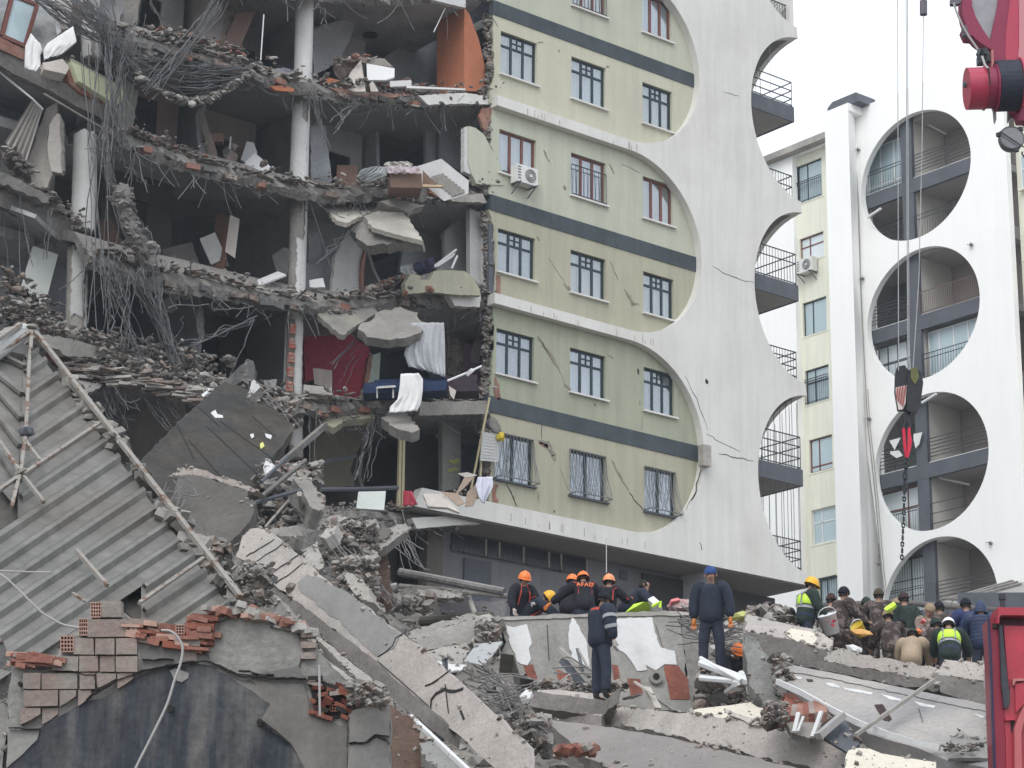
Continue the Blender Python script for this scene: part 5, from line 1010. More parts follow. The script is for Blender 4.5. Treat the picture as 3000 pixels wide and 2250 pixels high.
for _ in range(14000):                                    # loose rubble all over the heap
    d = 24+rnd.random()**.8*38; w = d*.225; s = rnd.uniform(-w, w); r = .035+.26*rnd.random()**6
    mb.use(rnd.choice((M_RUBG, M_RUBG, M_COND, M_RUBB, M_RUBW, M_CON))); p = HF*d+HR*s; p.z = ground_z(d, s)+r*.2
    (mb.rock(p, r) if rnd.random() < .3 else mb.slabchunk(p, r*1.6, r*1.2, r*rnd.uniform(.3, .7), rrot(1, .7)))
solo('rubble', mb, None, None, None, kind='stuff')
mb = MB()
for _ in range(260):
    d = 40+rnd.random()*20; w = d*.21; s = rnd.uniform(-w, w); p = HF*d+HR*s; p.z = ground_z(d, s)+rnd.uniform(0, .3); rebar_curl(mb, p, U((rnd.uniform(-1, 1), rnd.uniform(-1, 1), rnd.uniform(-.1, .4))), rnd.uniform(.3, 1.2), .010, rnd.uniform(.1, 1.0), 6)
solo('loose_rebar', mb, M_RUST, None, None, kind='stuff')
# shop storey under the overhang
mb = MB(); mb.ab(42.2, 52.7, 56.42, 56.6, 12.8, 18.44); LB.part('shop_wall', mb, mat('shop_wall_grey', (.20, .195, .205), .9, .1, .6, .2, 9, .15))
mb = MB(); mb.ab(39.5, 42.2, 57.8, 58, 12.8, 18.44); LB.part('shop_wall', mb, M_TAU)
mb = MB(); mb.ab(51.0, 57, 56.3, 56.41, 12.8, 18.3); LB.part('dark_void_panel', mb, mat('void_shade_dark', (.05, .048, .05), .8, .15, 1, .1))  # dark panel put in for the shaded void under the overhang
xs_ = [43.2, 44.55, 45.08, 46.05, 47.08, 47.58, 48.65]
for x0, x1 in zip(xs_, xs_[1:]):
    mb = MB(); mb.ab(x0, x1-.07, 56.36, 56.41, 17.88, 18.40); o = LB.part('strip_window', mb, mat('shop_glass_dark', (.02, .022, .025), .2, .1, 1, 0, spec=.5))
    mb = MB(); mb.ab(x1-.07, x1, 56.33, 56.41, 17.84, 18.42); LB.part('window_mullion', mb, M_CONL, parent=o)
    mb = MB(); n = int((x1-x0)/.1)
    for k in range(n): mb.tube([(x0+k*.1, 56.3, 17.86), (x0+k*.1, 56.3, 18.06)], .010, 4)
    mb.bar((x0, 56.3, 17.86), (x1, 56.3, 17.86), .03); LB.part('security_grille', mb, M_IRON, parent=o)
mb = MB(); mb.ab(43.7, 44.75, 56.35, 56.41, 13, 17.72); LB.part('shop_door', mb, M_FAS)
mb = MB(); mb.ab(50.05, 50.35, 56.35, 56.41, 17.98, 18.28); LB.part('vent', mb, M_FAS)
mb = MB(); mb.ab(42.0, 42.6, 56.0, 56.41, 12.8, 18.44); LB.part('square_column', mb, M_TAU)
# ------------------------------------------------------------------ plates of concrete
GRIT = MB()
def in_poly(x, y, q):
    c = False
    for (x1, y1), (x2, y2) in zip(q, q[1:]+q[:1]):
        if (y1 > y) != (y2 > y) and x < (x2-x1)*(y-y1)/(y2-y1)+x1: c = not c
    return c
def grit(F, pts, pl, dens=1.):
    """small broken bits and dust lumps lying on a fallen piece, thicker along its edges"""
    q = [F.p(x, y, pl) for x, y in pts]; per = sum((q[i]-q[i-1]).length for i in range(len(q)))
    n = int(min(150, per*12*dens)); x0, x1, y0, y1 = min(a for a, _ in pts), max(a for a, _ in pts), min(b for _, b in pts), max(b for _, b in pts)
    for _ in range(n):
        GRIT.use(rnd.choice((M_CONL, M_RUBB, M_RUBW, M_CONL, M_BRKP)))
        if rnd.random() < .45: i = rnd.randrange(len(q)); t_ = rnd.random(); p = q[i-1]+(q[i]-q[i-1])*t_+pl.n*.01
        else:
            x, y = rnd.uniform(x0, x1), rnd.uniform(y0, y1)
            if not in_poly(x, y, pts): continue
            p = F.p(x, y, pl)+pl.n*.008
        GRIT.slabchunk(p, *(lambda r: (r*1.6, r*1.1, r*.6))(.012+.06*rnd.random()**4), rrot(1, .9))
def fall(name, F, pts, tri, th, m, label, cat='concrete slab', j=.025, step=.18, skip=()):
    grit(F, pts, F.pl(*tri)); return plate(F, pts, ('pl', tri), th, m, j*1.3, step*.75, skip, name=name, label=label, cat=cat)
M_BEAM = mat('board_marked_concrete', (.42, .38, .35), .95, .12, 1.6, .6, 14, col2=(.35, .33, .305), c2=.58)
M_BEAMS = mat('shaded_beam_concrete', (.17, .155, .145), .95, .2, 1.5, .7, 10)  # shade of beam sides and undersides put into a darker concrete colour
M_CEM = mat('grey_cement_patch', (.24, .235, .225), .95, .1, 1.5, .3, 10)
M_FORM = mat('tarred_formwork', (.074, .064, .052), .9, .25, .9, .4, 7, .25, col2=(.048, .048, .047))
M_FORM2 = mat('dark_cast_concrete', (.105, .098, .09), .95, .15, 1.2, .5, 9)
def two_face(name, label, F, top, front, dtop, dfront, th=.35, mt=None, mf=None, cat='concrete beam', extra=None):
    """piece showing a pale upper face and a darker lower face, each a plate of one thing"""
    P = F.pl(*dtop); base = F.p(top[0][0], top[0][1], P); t = Thing(name, label, cat, base)
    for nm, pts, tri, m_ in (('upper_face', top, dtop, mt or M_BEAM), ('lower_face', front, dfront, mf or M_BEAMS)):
        pl = F.pl(*tri); grit(F, pts, pl, 1.6 if nm == 'upper_face' else .6); q = jag([F.p(x, y, pl) for x, y in pts], .028, .12); mb = MB(); mb.prism(q, -pl.n*th); t.part(nm, mb, m_)
    return t
# tilted dark formwork slab and the block before it
t = Thing('formwork_slab', 'large dark tilted slab with board marks leaning against the torn storeys', 'concrete slab', Q1.d(900, 1700, 54))
tri = ((940, 810, 58), (1700, 1290, 56), (0, 1760, 52)); pl = Q1.pl(*tri)
mb = MB(); mb.prism(jag([Q1.p(x, y, pl) for x, y in ((930, 815), (1190, 860), (1420, 1040), (1700, 1290), (1590, 1480), (1420, 1660), (1400, 1900), (1310, 1990), (700, 2250), (300, 2230), (0, 1760), (60, 1640), (430, 1260))], .03, .2), -pl.n*.3); t.part('slab', mb, M_FORM)
for a, b in (((660, 1075), (900, 1290)), ((440, 1270), (620, 1640)), ((900, 1230), (1560, 1700)), ((760, 1290), (1300, 1800)), ((560, 1430), (900, 1820)), ((1250, 1180), (1500, 1400))):
    mb = MB(); mb.bar(Q1.p(a[0], a[1], pl)+pl.n*.006, Q1.p(b[0], b[1], pl)+pl.n*.006, .035, .012, up=pl.n); t.part('board_joint', mb, M_DARK)
for i, pts in enumerate((((800, 1150), (850, 1120), (870, 1165), (930, 1180), (935, 1205), (850, 1205)), ((1225, 1385), (1260, 1375), (1268, 1410), (1240, 1425)), ((1385, 1375), (1460, 1395), (1450, 1435), (1400, 1415)), ((1330, 1490), (1360, 1465), (1380, 1510), (1340, 1540)), ((700, 955), (760, 910), (775, 930), (720, 980)), ((760, 885), (795, 890), (780, 915)))):
    mb = MB(); mb.prism([Q1.p(x, y, pl)+pl.n*.01 for x, y in pts], pl.n*.02); solo('plaster_scrap', mb, M_PLW if i != 3 else mat('yellow_paper', (.6, .6, .2)), ('spattered white plaster scrap high on the dark tilted slab', 'small round white scrap on the dark tilted slab', 'oval white scrap right of the round one on the dark slab', 'yellow paper scrap on the dark tilted slab', 'white brick shaped scrap at the upper left edge of the dark slab', 'tiny white scrap at the top left edge of the dark slab')[i], 'scrap')
fall('concrete_post', Q1, [(1175, 575), (1205, 565), (1262, 580), (1265, 800), (1200, 830), (1150, 800)], ((1175, 575, 57.5), (1262, 580, 57.5), (1150, 800, 57.5)), .35, M_COND, 'upright grey concrete stub behind the dark tilted slab', 'concrete stub')
fall('concrete_beam', Q1, [(1175, 600), (1150, 790), (1010, 890), (930, 870), (940, 810)], ((1175, 600, 57.8), (1150, 790, 57.8), (940, 810, 57.8)), .3, M_COND, 'short grey beam rising to the upright stub', 'concrete beam')
fall('white_fragment', Q1, [(1245, 795), (1275, 785), (1345, 860), (1215, 970), (1195, 980)], ((1245, 795, 57), (1345, 860, 57), (1195, 980, 57)), .2, M_PLW, 'white plastered wedge at the upper right of the dark tilted slab', 'wall fragment')
fall('dark_fragment', Q1, [(1345, 865), (1380, 930), (1290, 1050), (1190, 1020), (1195, 985)], ((1345, 865, 57), (1290, 1050, 57), (1195, 985, 57)), .25, M_COND, 'dark underside piece below the white plastered wedge', 'wall fragment')
two_face('concrete_block', 'thick dark block with a pale broken top edge before the tilted slab', Q2, [(345, 355), (430, 300), (520, 245), (700, 280), (850, 345), (1060, 390), (1318, 518), (1205, 508), (800, 378), (560, 332), (450, 345)],
         [(450, 345), (560, 332), (800, 378), (1205, 508), (1190, 600), (1290, 620), (1240, 800), (1150, 920), (1000, 1070), (760, 1080), (570, 990), (340, 790), (430, 650), (400, 500)],
         ((430, 300, 47), (1318, 518, 46), (560, 332, 46.4)), ((450, 345, 46.6), (1205, 508, 46), (760, 1060, 45)), .35, mat('pinkish_concrete', (.37, .325, .295), .95, .15, 2, .6), M_FORM2, 'concrete block')
fall('concrete_lump', Q2, [(1690, 370), (1830, 345), (1890, 400), (1960, 540), (2020, 640), (1990, 725), (1900, 700), (1800, 520), (1740, 440)], ((1690, 370, 52), (2020, 640, 51.5), (1900, 700, 51)), .5, M_CON, 'rounded concrete beam end sticking out of the dark debris', 'concrete lump', .05)
fall('concrete_slab', Q2, [(1400, 930), (1560, 890), (1640, 900), (1850, 850), (2100, 780), (2230, 760), (2250, 850), (2000, 920), (1720, 1010), (1560, 1000), (1440, 980)], ((1400, 930, 52), (2230, 760, 54), (1720, 1010, 51.5)), .35, M_RUBW, 'pale broken slab edge lying above the long beam top', j=.05)
fall('dark_sheet', Q2, [(1290, 620), (1500, 470), (1750, 520), (1820, 700), (1880, 840), (1500, 900), (1100, 1020), (1240, 820)], ((1290, 620, 53.5), (1820, 700, 54), (1100, 1020, 53)), .1, M_TAU, 'dark sheet of debris behind the pale block edge', 'debris')
fall('white_rag', Q2, [(1395, 180), (1430, 165), (1490, 240), (1470, 290), (1410, 340), (1390, 260)], ((1395, 180, 52.5), (1490, 240, 52.5), (1410, 340, 52)), .08, M_PLW, 'white torn scrap hanging above the rounded beam end', 'scrap')
for i, q in enumerate(((1390, 900, 1650, 600), (1760, 540, 1790, 690), (1640, 620, 1860, 850), (1290, 630, 1780, 500), (1330, 590, 1830, 180), (1500, 660, 1500, 880), (1350, 410, 1640, 130))):
    mb = MB(); mb.tube([Q2.d(q[0], q[1], 51), Q2.d(q[2], q[3], 51.6)], (.03, .07, .03, .05, .06, .02, .04)[i], 6)
    solo('steel_rod', mb, (M_CONL, M_CONL, M_CON, M_FAS, M_COND, M_RUST, M_FAS)[i], ('thin pale rod leaning from the long beam top', 'short thick pale post under the rounded beam end', 'rod sloping down right under the rounded beam end', 'dark pipe rising right behind the pale block', 'dark pole leaning up to the torn slab', 'upright rod among the dark debris', 'short dark pole parallel to the longest one')[i], 'rod')
mb = MB()
for F, x0, x1, y0, y1, dd, n, r1 in ((Q2, 1280, 2000, 200, 950, 53, 380, .22), (P5, 560, 900, 60, 300, 48, 260, .17), (P5, 620, 900, 300, 600, 45, 420, .15), (P5, 1020, 1250, 560, 640, 50, 60, .2), (P5, 1560, 1680, 720, 840, 42.3, 110, .16), (P1, 0, 150, 600, 860, 43, 100, .2), (Q1, 1350, 1750, 1000, 1300, 58, 180, .2), (P4, 1960, 2212, 0, 340, 29.5, 160, .11),
                                (P1, 1800, 2150, 1100, 1300, 40.3, 220, .2), (P2, 180, 330, 900, 1200, 36.8, 110, .12), (P1, 450, 1200, 1100, 1180, 41, 220, .13), (P2, 100, 300, 1280, 1420, 34.3, 110, .10), (P1, 120, 560, 1380, 1659, 34.5, 420, .16), (P5, 1000, 1200, 1480, 1659, 27, 110, .14), (P2, 0, 300, 500, 600, 44, 120, .14), (P5, 700, 960, 1120, 1260, 22.75, 120, .07), (Q2, 560, 1000, 1050, 1350, 38, 200, .22), (P2, 1560, 1860, 1600, 1659, 31.8, 60, .05)):
    for _ in range(int(n*1.8)):
        p = F.d(rnd.uniform(x0, x1), rnd.uniform(y0, y1), dd+rnd.uniform(-.5, .8)); r = .03+(r1*1.25-.03)*rnd.random()**4; mb.use(rnd.choice((M_RUBG, M_CON, M_RUBB, M_COND, M_RUBB, M_RUBW, M_BRKP)))
        (mb.rock(p, r) if rnd.random() < .45 else mb.slabchunk(p, r*1.5, r*1.1, r*.5, rrot(1, .9)))
solo('rubble', mb, None, None, None, kind='stuff')
mb = MB()
for F, a, b, dd, n, q in ((P5, (1000, 60), (1150, 300), 53, 12, .35), (P5, (680, 30), (660, 260), 50, 9, .3), (P5, (740, 250), (940, 560), 46, 7, .2), (P5, (540, 240), (900, 560), 46, 6, .4), (P5, (1480, 1040), (1770, 1160), 41, 7, .25), (P5, (1560, 1000), (1770, 1180), 41, 3, .1), (P5, (1600, 1180), (1770, 1200), 40, 6, .3),
                      (P1, (1640, 560), (2120, 620), 41.5, 9, .25), (P1, (1650, 680), (2140, 745), 41.3, 9, .25), (P1, (1740, 540), (1950, 750), 41, 2, .05), (P1, (60, 1190), (330, 1280), 40, 4, .15), (P1, (0, 960), (340, 1240), 40, 3, .1), (P1, (0, 1100), (480, 1130), 40.4, 4, .1), (P1, (620, 940), (900, 1050), 41, 3, .2), (P1, (1900, 1110), (2180, 1180), 40, 7, .3), (Q2, (280, 740), (450, 500), 45.5, 14, .3), (Q2, (440, 380), (700, 550), 45.5, 3, .1), (Q1, (1300, 1000), (1600, 1250), 57, 12, .5), (Q2, (560, 1000), (1000, 1250), 40, 8, .3)):
    for _ in range(n):
        A = F.d(a[0], a[1], dd)+U([rnd.uniform(-q, q) for _ in range(3)]); B_ = F.d(b[0], b[1], dd)+U([rnd.uniform(-q, q) for _ in range(3)]); mb.tube(sagline(A, B_, rnd.uniform(-.15, .2), 7, .02), .012, 4, cap=False)
solo('loose_rebar', mb, mat('pale_rebar', (.20, .19, .185), .7, .2, 6, 0), None, None, kind='stuff')
# long diagonal beam
DT = ((70, 110, 36), (1480, 1150, 28), (80, 340, 35.4)); DSd = ((80, 340, 35.4), (1240, 1290, 27.8), (80, 420, 35.7))
t = Thing('concrete_beam', 'longest pale concrete beam lying diagonally down across the heap', 'concrete beam', P5.d(880, 970, 30.5))
pl = P5.pl(*DT); pts = [(75, 108), (140, 100), (220, 140), (300, 210), (380, 270), (480, 380), (560, 440), (760, 570), (1060, 790), (1210, 905), (1350, 1030), (1480, 1150), (1800, 1440), (1860, 1500), (1860, 1800), (1740, 1750), (1600, 1610), (1420, 1440), (1240, 1290), (880, 970), (560, 720), (240, 480), (80, 340), (-20, 290), (0, 240), (20, 160)]
mb = MB(); mb.prism(jag([P5.p(x, y, pl) for x, y in pts], .02, .2), -pl.n*.12); t.part('upper_face', mb, M_BEAM)
grit(P5, pts, pl, 1.5); pl2 = P5.pl(*DSd); mb = MB(); mb.prism(jag([P5.p(x, y, pl2) for x, y in ((-20, 292), (80, 342), (240, 482), (560, 722), (880, 972), (1240, 1292), (1220, 1390), (1050, 1260), (860, 1080), (500, 790), (240, 560), (80, 420), (-10, 360))], .02, .2), -pl2.n*.5); t.part('side_face', mb, M_BEAMS)
mb = MB(); mb.prism(jag([P5.p(x, y, pl)+pl.n*.008 for x, y in ((380, 460), (450, 405), (560, 440), (760, 560), (1050, 795), (1010, 880), (905, 940), (830, 880), (700, 750), (560, 640), (460, 560), (400, 520))], .02, .15), -pl.n*.02); t.part('cement_patch', mb, M_CEM)
def strip_crack(T_, F, pl, pts, w, m=M_DARK, nm='crack'):
    q = jag([F.p(x, y, pl)+pl.n*.010 for x, y in pts], .02, .1, closed=False) if len(pts) > 2 else [F.p(x, y, pl)+pl.n*.010 for x, y in pts]; mb = MB()
    for a, b in zip(q, q[1:]): mb.bar(a, b+(b-a)*.1, w*.6*rnd.uniform(.5, 1.4), .01, up=pl.n)
    T_.part(nm, mb, m)
for pp, w in ((((905, 940), (960, 905), (1000, 870), (1020, 820), (1060, 795)), .025), (((1245, 1290), (1250, 1220), (1280, 1180), (1340, 1150), (1400, 1165), (1450, 1150)), .05), (((1210, 1130), (1290, 1090), (1355, 1040)), .03), (((50, 290), (150, 230), (230, 180)), .02), (((75, 350), (200, 265), (330, 180)), .02), (((190, 420), (300, 340), (440, 250)), .018), (((240, 465), (350, 390), (430, 325)), .02), (((900, 965), (1200, 1230)), .012), (((1440, 1290), (1460, 1340)), .05), (((1340, 1120), (1360, 1290)), .015)): strip_crack(t, P5, pl, pp, w)
mb = MB(); mb.rock(P5.p(345, 490, pl), .12); t.part('rubble_lump', mb, M_RUBB)
# slab strip that runs beside the beam
fall('floor_slab_fragment', P5, [(160, 560), (240, 560), (500, 790), (860, 1080), (880, 1130), (800, 1110), (500, 820), (520, 930), (760, 1090), (700, 1090), (500, 900), (400, 760), (250, 640)], ((160, 560, 33.5), (880, 1130, 29), (500, 930, 29.5)), .15, M_CONL, 'thin slab strip with a pale edge lying along the lower side of the long beam', j=.012)
fall('floor_slab_fragment', P5, [(-10, 340), (240, 560), (380, 700), (420, 760), (200, 690), (60, 560), (-60, 420)], ((-10, 340, 34), (380, 700, 31), (60, 560, 33)), .15, M_RUBG, 'rough grey slab fragment beside the upper end of the long beam')
fall('floor_slab_fragment', P5, [(1105, 1330), (1180, 1400), (1260, 1480), (1500, 1680), (1330, 1700), (1180, 1560), (1130, 1420)], ((1105, 1330, 27.5), (1500, 1680, 25.5), (1180, 1560, 26)), .15, M_CEM, 'grey slab fragment below the beam at the bottom edge')
mb = MB(); mb.bar(P5.d(1110, 1325, 27.4), P5.d(1490, 1680, 25.4), .05); solo('pale_batten', mb, M_WHB, 'pale batten lying along the grey slab fragment at the bottom edge', 'batten')
fall('rusty_panel', P5, [(985, 1250), (1120, 1330), (1190, 1480), (1260, 1700), (985, 1700)], ((985, 1250, 26.5), (1190, 1480, 26.5), (985, 1700, 26)), .1, mat('rusty_brown_sheet', (.13, .085, .065), .9, .25, 1.2, .4), 'rusty brown sheet between the brick wall end and the beam', 'sheet')
# rocks and plates upper middle
for i, (pts, tri, m_, lb) in enumerate((([(410, 250), (510, 185), (530, 270), (555, 330), (520, 375), (470, 350), (430, 310)], ((410, 250, 46), (530, 270, 46), (520, 375, 45.5)), M_CONL, 'pale greenish wedge of concrete standing behind the long beam'),
        ([(520, 160), (560, 110), (640, 85), (620, 140), (560, 178)], ((520, 160, 46.5), (640, 85, 46.5), (560, 178, 46)), M_RUBW, 'pale rounded slab piece above the greenish wedge'),
        ([(630, 170), (720, 60), (930, 70), (1000, 130), (860, 230), (800, 270), (700, 200)], ((630, 170, 49), (1000, 130, 50), (800, 270, 48.5)), M_TAU, 'brown grey slab underside folded down at the end of the overhang'),
        ([(860, 180), (960, 110), (1080, 70), (1110, 110), (1000, 190), (900, 250)], ((860, 180, 49.5), (1110, 110, 50.5), (900, 250, 49)), M_CON, 'torn slab lip hanging left of the overhang'),
        ([(660, 400), (740, 400), (820, 470), (880, 590), (830, 580), (740, 520)], ((660, 400, 44), (880, 590, 43), (740, 520, 43.5)), M_CONL, 'light slab piece lying on the rough mass behind the beam'),
        ([(760, 260), (960, 260), (1000, 560), (960, 600), (850, 420)], ((760, 260, 50), (960, 260, 50), (960, 600, 49)), mat('rusty_brown_sheet', (.13, .085, .065)), 'brown torn panel in shade below the overhang'),
        ([(1040, 500), (1130, 480), (1440, 500), (1460, 560), (1210, 570), (1150, 600), (1040, 560)], ((1040, 500, 53), (1460, 560, 53), (1150, 600, 53)), M_CON, 'ragged low wall with white plaster left behind the rescuers'),
        ([(1155, 500), (1290, 505), (1445, 530), (1440, 560), (1160, 540)], ((1155, 500, 52.9), (1445, 530, 52.9), (1160, 540, 52.9)), M_RUBW, 'white flaking plaster strip on the ragged low wall'),
        ([(1300, 580), (1740, 570), (1720, 680), (1560, 690), (1310, 650)], ((1300, 580, 54), (1740, 570, 54), (1310, 650, 54)), mat('shop_wall_grey', (.20, .195, .205)), 'grey low panel behind the first rescuer'))):
    fall('concrete_fragment', P5, pts, tri, .25, m_, lb, 'concrete fragment', .03)
two_face('concrete_slab', 'short slab with a pale top edge tilted up to the white plastered block', P5, [(1085, 795), (1150, 755), (1400, 690), (1520, 655), (1560, 680), (1500, 700), (1300, 755), (1110, 815)],
         [(1095, 805), (1300, 755), (1500, 700), (1560, 690), (1670, 760), (1690, 830), (1600, 850), (1450, 855), (1215, 895)], ((1085, 795, 43), (1520, 655, 44), (1110, 815, 42.8)), ((1095, 805, 42.9), (1560, 690, 43.6), (1215, 895, 42.2)), .3, M_CONL, M_RUBG, 'concrete slab')
fall('concrete_slab', P5, [(1215, 905), (1330, 870), (1470, 850), (1500, 885), (1450, 960), (1440, 1000), (1290, 965)], ((1215, 905, 41.5), (1500, 885, 42), (1290, 965, 41)), .1, M_CONL, 'pale flat slab lying under the tilted short slab')
fall('metal_sheet', P5, [(1455, 965), (1540, 855), (1710, 838), (1650, 920), (1590, 995)], ((1455, 965, 41), (1710, 838, 41.5), (1590, 995, 40.6)), .02, mat('dull_metal_sheet', (.40, .41, .41), .5, .08, 1, .05, metal=.3), 'bent pale metal sheet left of the white plastered block', 'sheet', 0)
fall('white_panel_piece', P5, [(1275, 962), (1370, 985), (1485, 990), (1440, 1025), (1360, 1035), (1310, 1000)], ((1275, 962, 41), (1485, 990, 41), (1360, 1035, 40.6)), .03, M_PLW, 'white scrap of panel below the pale flat slab', 'panel', .01)
for i, (x0, y0, x1, y1) in enumerate(((1325, 950, 1330, 1010), (1345, 955, 1350, 1040), (1320, 962, 1360, 945))):
    mb = MB(); mb.tube([P5.d(x0, y0, 31), P5.d(x1, y1, 30.8)], .02, 5); solo('anchor_bolt', mb, M_FAS, ('left anchor bolt sticking out of the long beam edge', 'right anchor bolt sticking out of the long beam edge', 'bent top bar across the two anchor bolts')[i], 'bolt')
# dark pipes before the shop front
for i, (a, b, r, lb) in enumerate((((1040, 390), (1720, 520), .10, 'thick dark pipe lying before the shop front'), ((1040, 480), (1740, 545), .06, 'thin pipe under the thick dark one'), ((1470, 500), (1530, 660), .06, 'short grey post standing before the shop front'), ((1180, 710), (1640, 680), .12, 'brown rail lying on the low wall'))):
    mb = MB(); mb.tube([P5.d(a[0], a[1], 54), P5.d(b[0], b[1], 53)], r, 9); solo('steel_pipe', mb, (M_COND, M_CON, M_CONL, M_TAU)[i], lb, 'pipe')
# white plastered block with the rescuers behind it
t = Thing('plastered_block', 'big broken block with torn white plaster patches in front of the rescuers', 'concrete block', P1.d(900, 1250, 42.5))
tri = ((150, 590, 43), (1640, 545, 43.2), (490, 1130, 42.5)); pl = P1.pl(*tri)
mb = MB(); mb.prism(jag([P1.p(x, y, pl) for x, y in ((150, 595), (200, 572), (900, 545), (1630, 528), (1645, 660), (1690, 1080), (1745, 1345), (1290, 1315), (1180, 1300), (490, 1290), (450, 1000), (345, 1055), (290, 880), (185, 870), (230, 780))], .025, .2), -pl.n*.7); t.part('concrete_face', mb, mat('board_grey_concrete', (.29, .28, .26), .95, .14, 1.4, .5, 12, .2))
for pts in (((225, 645), (290, 662), (395, 635), (432, 760), (436, 800), (412, 830), (430, 920), (400, 970), (320, 940), (262, 800)), ((760, 575), (822, 655), (885, 800), (905, 1000), (770, 925), (737, 800), (740, 680)), ((1085, 595), (1412, 580), (1432, 700), (1480, 825), (1590, 850), (1612, 965), (1510, 960), (1440, 1010), (1360, 965), (1370, 1005), (1290, 1015), (1200, 880), (1110, 820))):
    mb = MB(); mb.prism(jag([P1.p(x, y, pl)+pl.n*.02 for x, y in pts], .02, .08), -pl.n*.03); t.part('plaster_patch', mb, M_PLW)
for pts in (((370, 970), (445, 958), (495, 1115), (405, 1065)), ((1085, 960), (1135, 968), (1165, 1150), (1105, 1145)), ((1210, 1072), (1315, 1080), (1335, 1195), (1240, 1240)), ((1508, 968), (1625, 972), (1700, 1080), (1715, 1245), (1558, 1242)), ((640, 1000), (740, 1040), (760, 1140), (650, 1140))):
    mb = MB(); mb.prism(jag([P1.p(x, y, pl)+pl.n*.012 for x, y in pts], .01, .1), -pl.n*.03); t.part('broken_brick', mb, mat('wet_red_brick', (.27, .095, .065), .95, .2, 3, .5, 18, col2=(.2, .08, .06)))
mb = MB(); mb.prism(jag([P1.p(x, y, pl)-pl.n*.02 for x, y in ((1640, 540), (1745, 545), (1790, 620), (1800, 900), (1745, 1350), (1690, 1080), (1650, 660))], .04, .15), -pl.n*.6); t.part('torn_edge', mb, M_CON)
mb = MB(); mb.prism(jag([P1.p(x, y, pl)+pl.n*.03 for x, y in ((160, 590), (900, 552), (1630, 535), (1740, 545), (1700, 565), (900, 580), (220, 605))], .012, .15), -pl.n*.5); t.part('top_edge', mb, M_CONL)
c = P1.p(1440, 1085, pl)+pl.n*.05
for r, m_ in ((.125, M_CONL), (.06, M_DARK)):
    mb = MB(); uu = HR; ww = HR.cross(HF); mb.prism([c+(uu*math.cos(a)+ww*math.sin(a))*r for a in [k*math.pi/9 for k in range(18)]], pl.n*.08 if r > .1 else pl.n*.09); t.part('pipe_stub', mb, m_)
for pp in (((560, 640), (575, 900)), ((1440, 640), (1500, 830)), ((900, 590), (930, 700))): strip_crack(t, P1, pl, pp, .015)
for i, (a, b, w, m_) in enumerate((((660, 830), (900, 1060), .12, M_CONL), ((690, 930), (880, 1160), .16, M_FAS), ((805, 830), (850, 1010), .05, M_FAS), ((810, 830), (905, 1010), .04, M_CONL), ((780, 1080), (860, 1160), .08, M_CONL), ((600, 1150), (745, 1040), .04, M_PLW), ((1270, 1100), (1420, 1200), .06, M_BEI), ((1370, 1150), (1460, 1320), .12, M_BEI), ((1440, 1230), (1590, 1335), .07, M_CON), ((1180, 1240), (1320, 1200), .06, M_CON))):
    mb = MB(); mb.bar(P1.d(a[0], a[1], 41.4), P1.d(b[0], b[1], 41), w, w*.5); solo('splintered_board', mb, m_, ('broad pale board leaning left of the standing man', 'dark metal channel leaning left of the standing man', 'thin dark rod beside the leaning board', 'thin pale rod beside the dark one', 'short pale board end at the man\'s knee', 'thin white stick crossing under the leaning board', 'beige splinter right of the standing man', 'thick beige splinter below the pipe stub', 'grey splinter right of the thick beige one', 'small splinter by the red brick patch')[i], 'board')
# beam under the standing man, long slabs below
two_face('concrete_beam', 'short thick beam with a square end on which the man stands', P1, [(425, 1295), (480, 1165), (650, 1160), (870, 1185), (1060, 1215), (1130, 1265), (1000, 1375), (700, 1330)], [(425, 1300), (700, 1335), (1000, 1378), (1130, 1270), (1075, 1445), (980, 1455), (700, 1400), (500, 1380)],
         ((425, 1295, 38), (1130, 1265, 38.6), (480, 1165, 40)), ((425, 1300, 38), (1000, 1378, 37.8), (700, 1400, 38.4)), .3)
fall('concrete_beam', P1, [(1075, 1440), (1130, 1290), (1290, 1310), (1700, 1350), (2000, 1400), (2212, 1430), (2750, 1560), (3250, 1680), (3250, 1900), (2212, 1690), (1960, 1620), (1500, 1515)], ((1075, 1440, 37.5), (3250, 1680, 33.5), (1130, 1290, 39)), .3, M_BEAM, 'long flat beam running from the man\'s beam to the lower right corner', 'concrete beam')
fall('concrete_slab', P1, [(550, 1400), (980, 1450), (1500, 1540), (1960, 1650), (2212, 1705), (3200, 1950), (1400, 1950), (900, 1720), (640, 1500)], ((550, 1400, 37), (2212, 1705, 34.5), (900, 1720, 34)), .2, mat('taupe_slab', (.23, .21, .20), .95, .1, 1, .4), 'broad taupe slab below the long flat beam')
mb = MB(); mb.bar(P1.d(640, 1445, 36.6), P1.d(1900, 1690, 34.6), .04, .04); solo('slab_rib', mb, M_CONL, 'thin pale rib line along the broad taupe slab', 'batten')
mb = MB(); mb.bar(P1.d(1080, 1450, 37.2), P1.d(2212, 1720, 34.7), .10, .12); solo('beam_shadow_gap', mb, M_BEAMS, 'dark joint strip between the long beam and the taupe slab', 'joint') if 0 else None
fall('foam_slab', P1, [(1690, 1342), (1790, 1315), (1930, 1300), (2212, 1262), (2330, 1330), (2300, 1390), (2220, 1420), (2080, 1370), (1950, 1400), (1800, 1360)], ((1690, 1342, 37.5), (2330, 1330, 37), (2220, 1420, 36)), .1, mat('cream_foam', (.60, .56, .47), .9, .06, 2, .3), 'cream coloured insulation slab lying on the long flat beam', 'slab', .02)
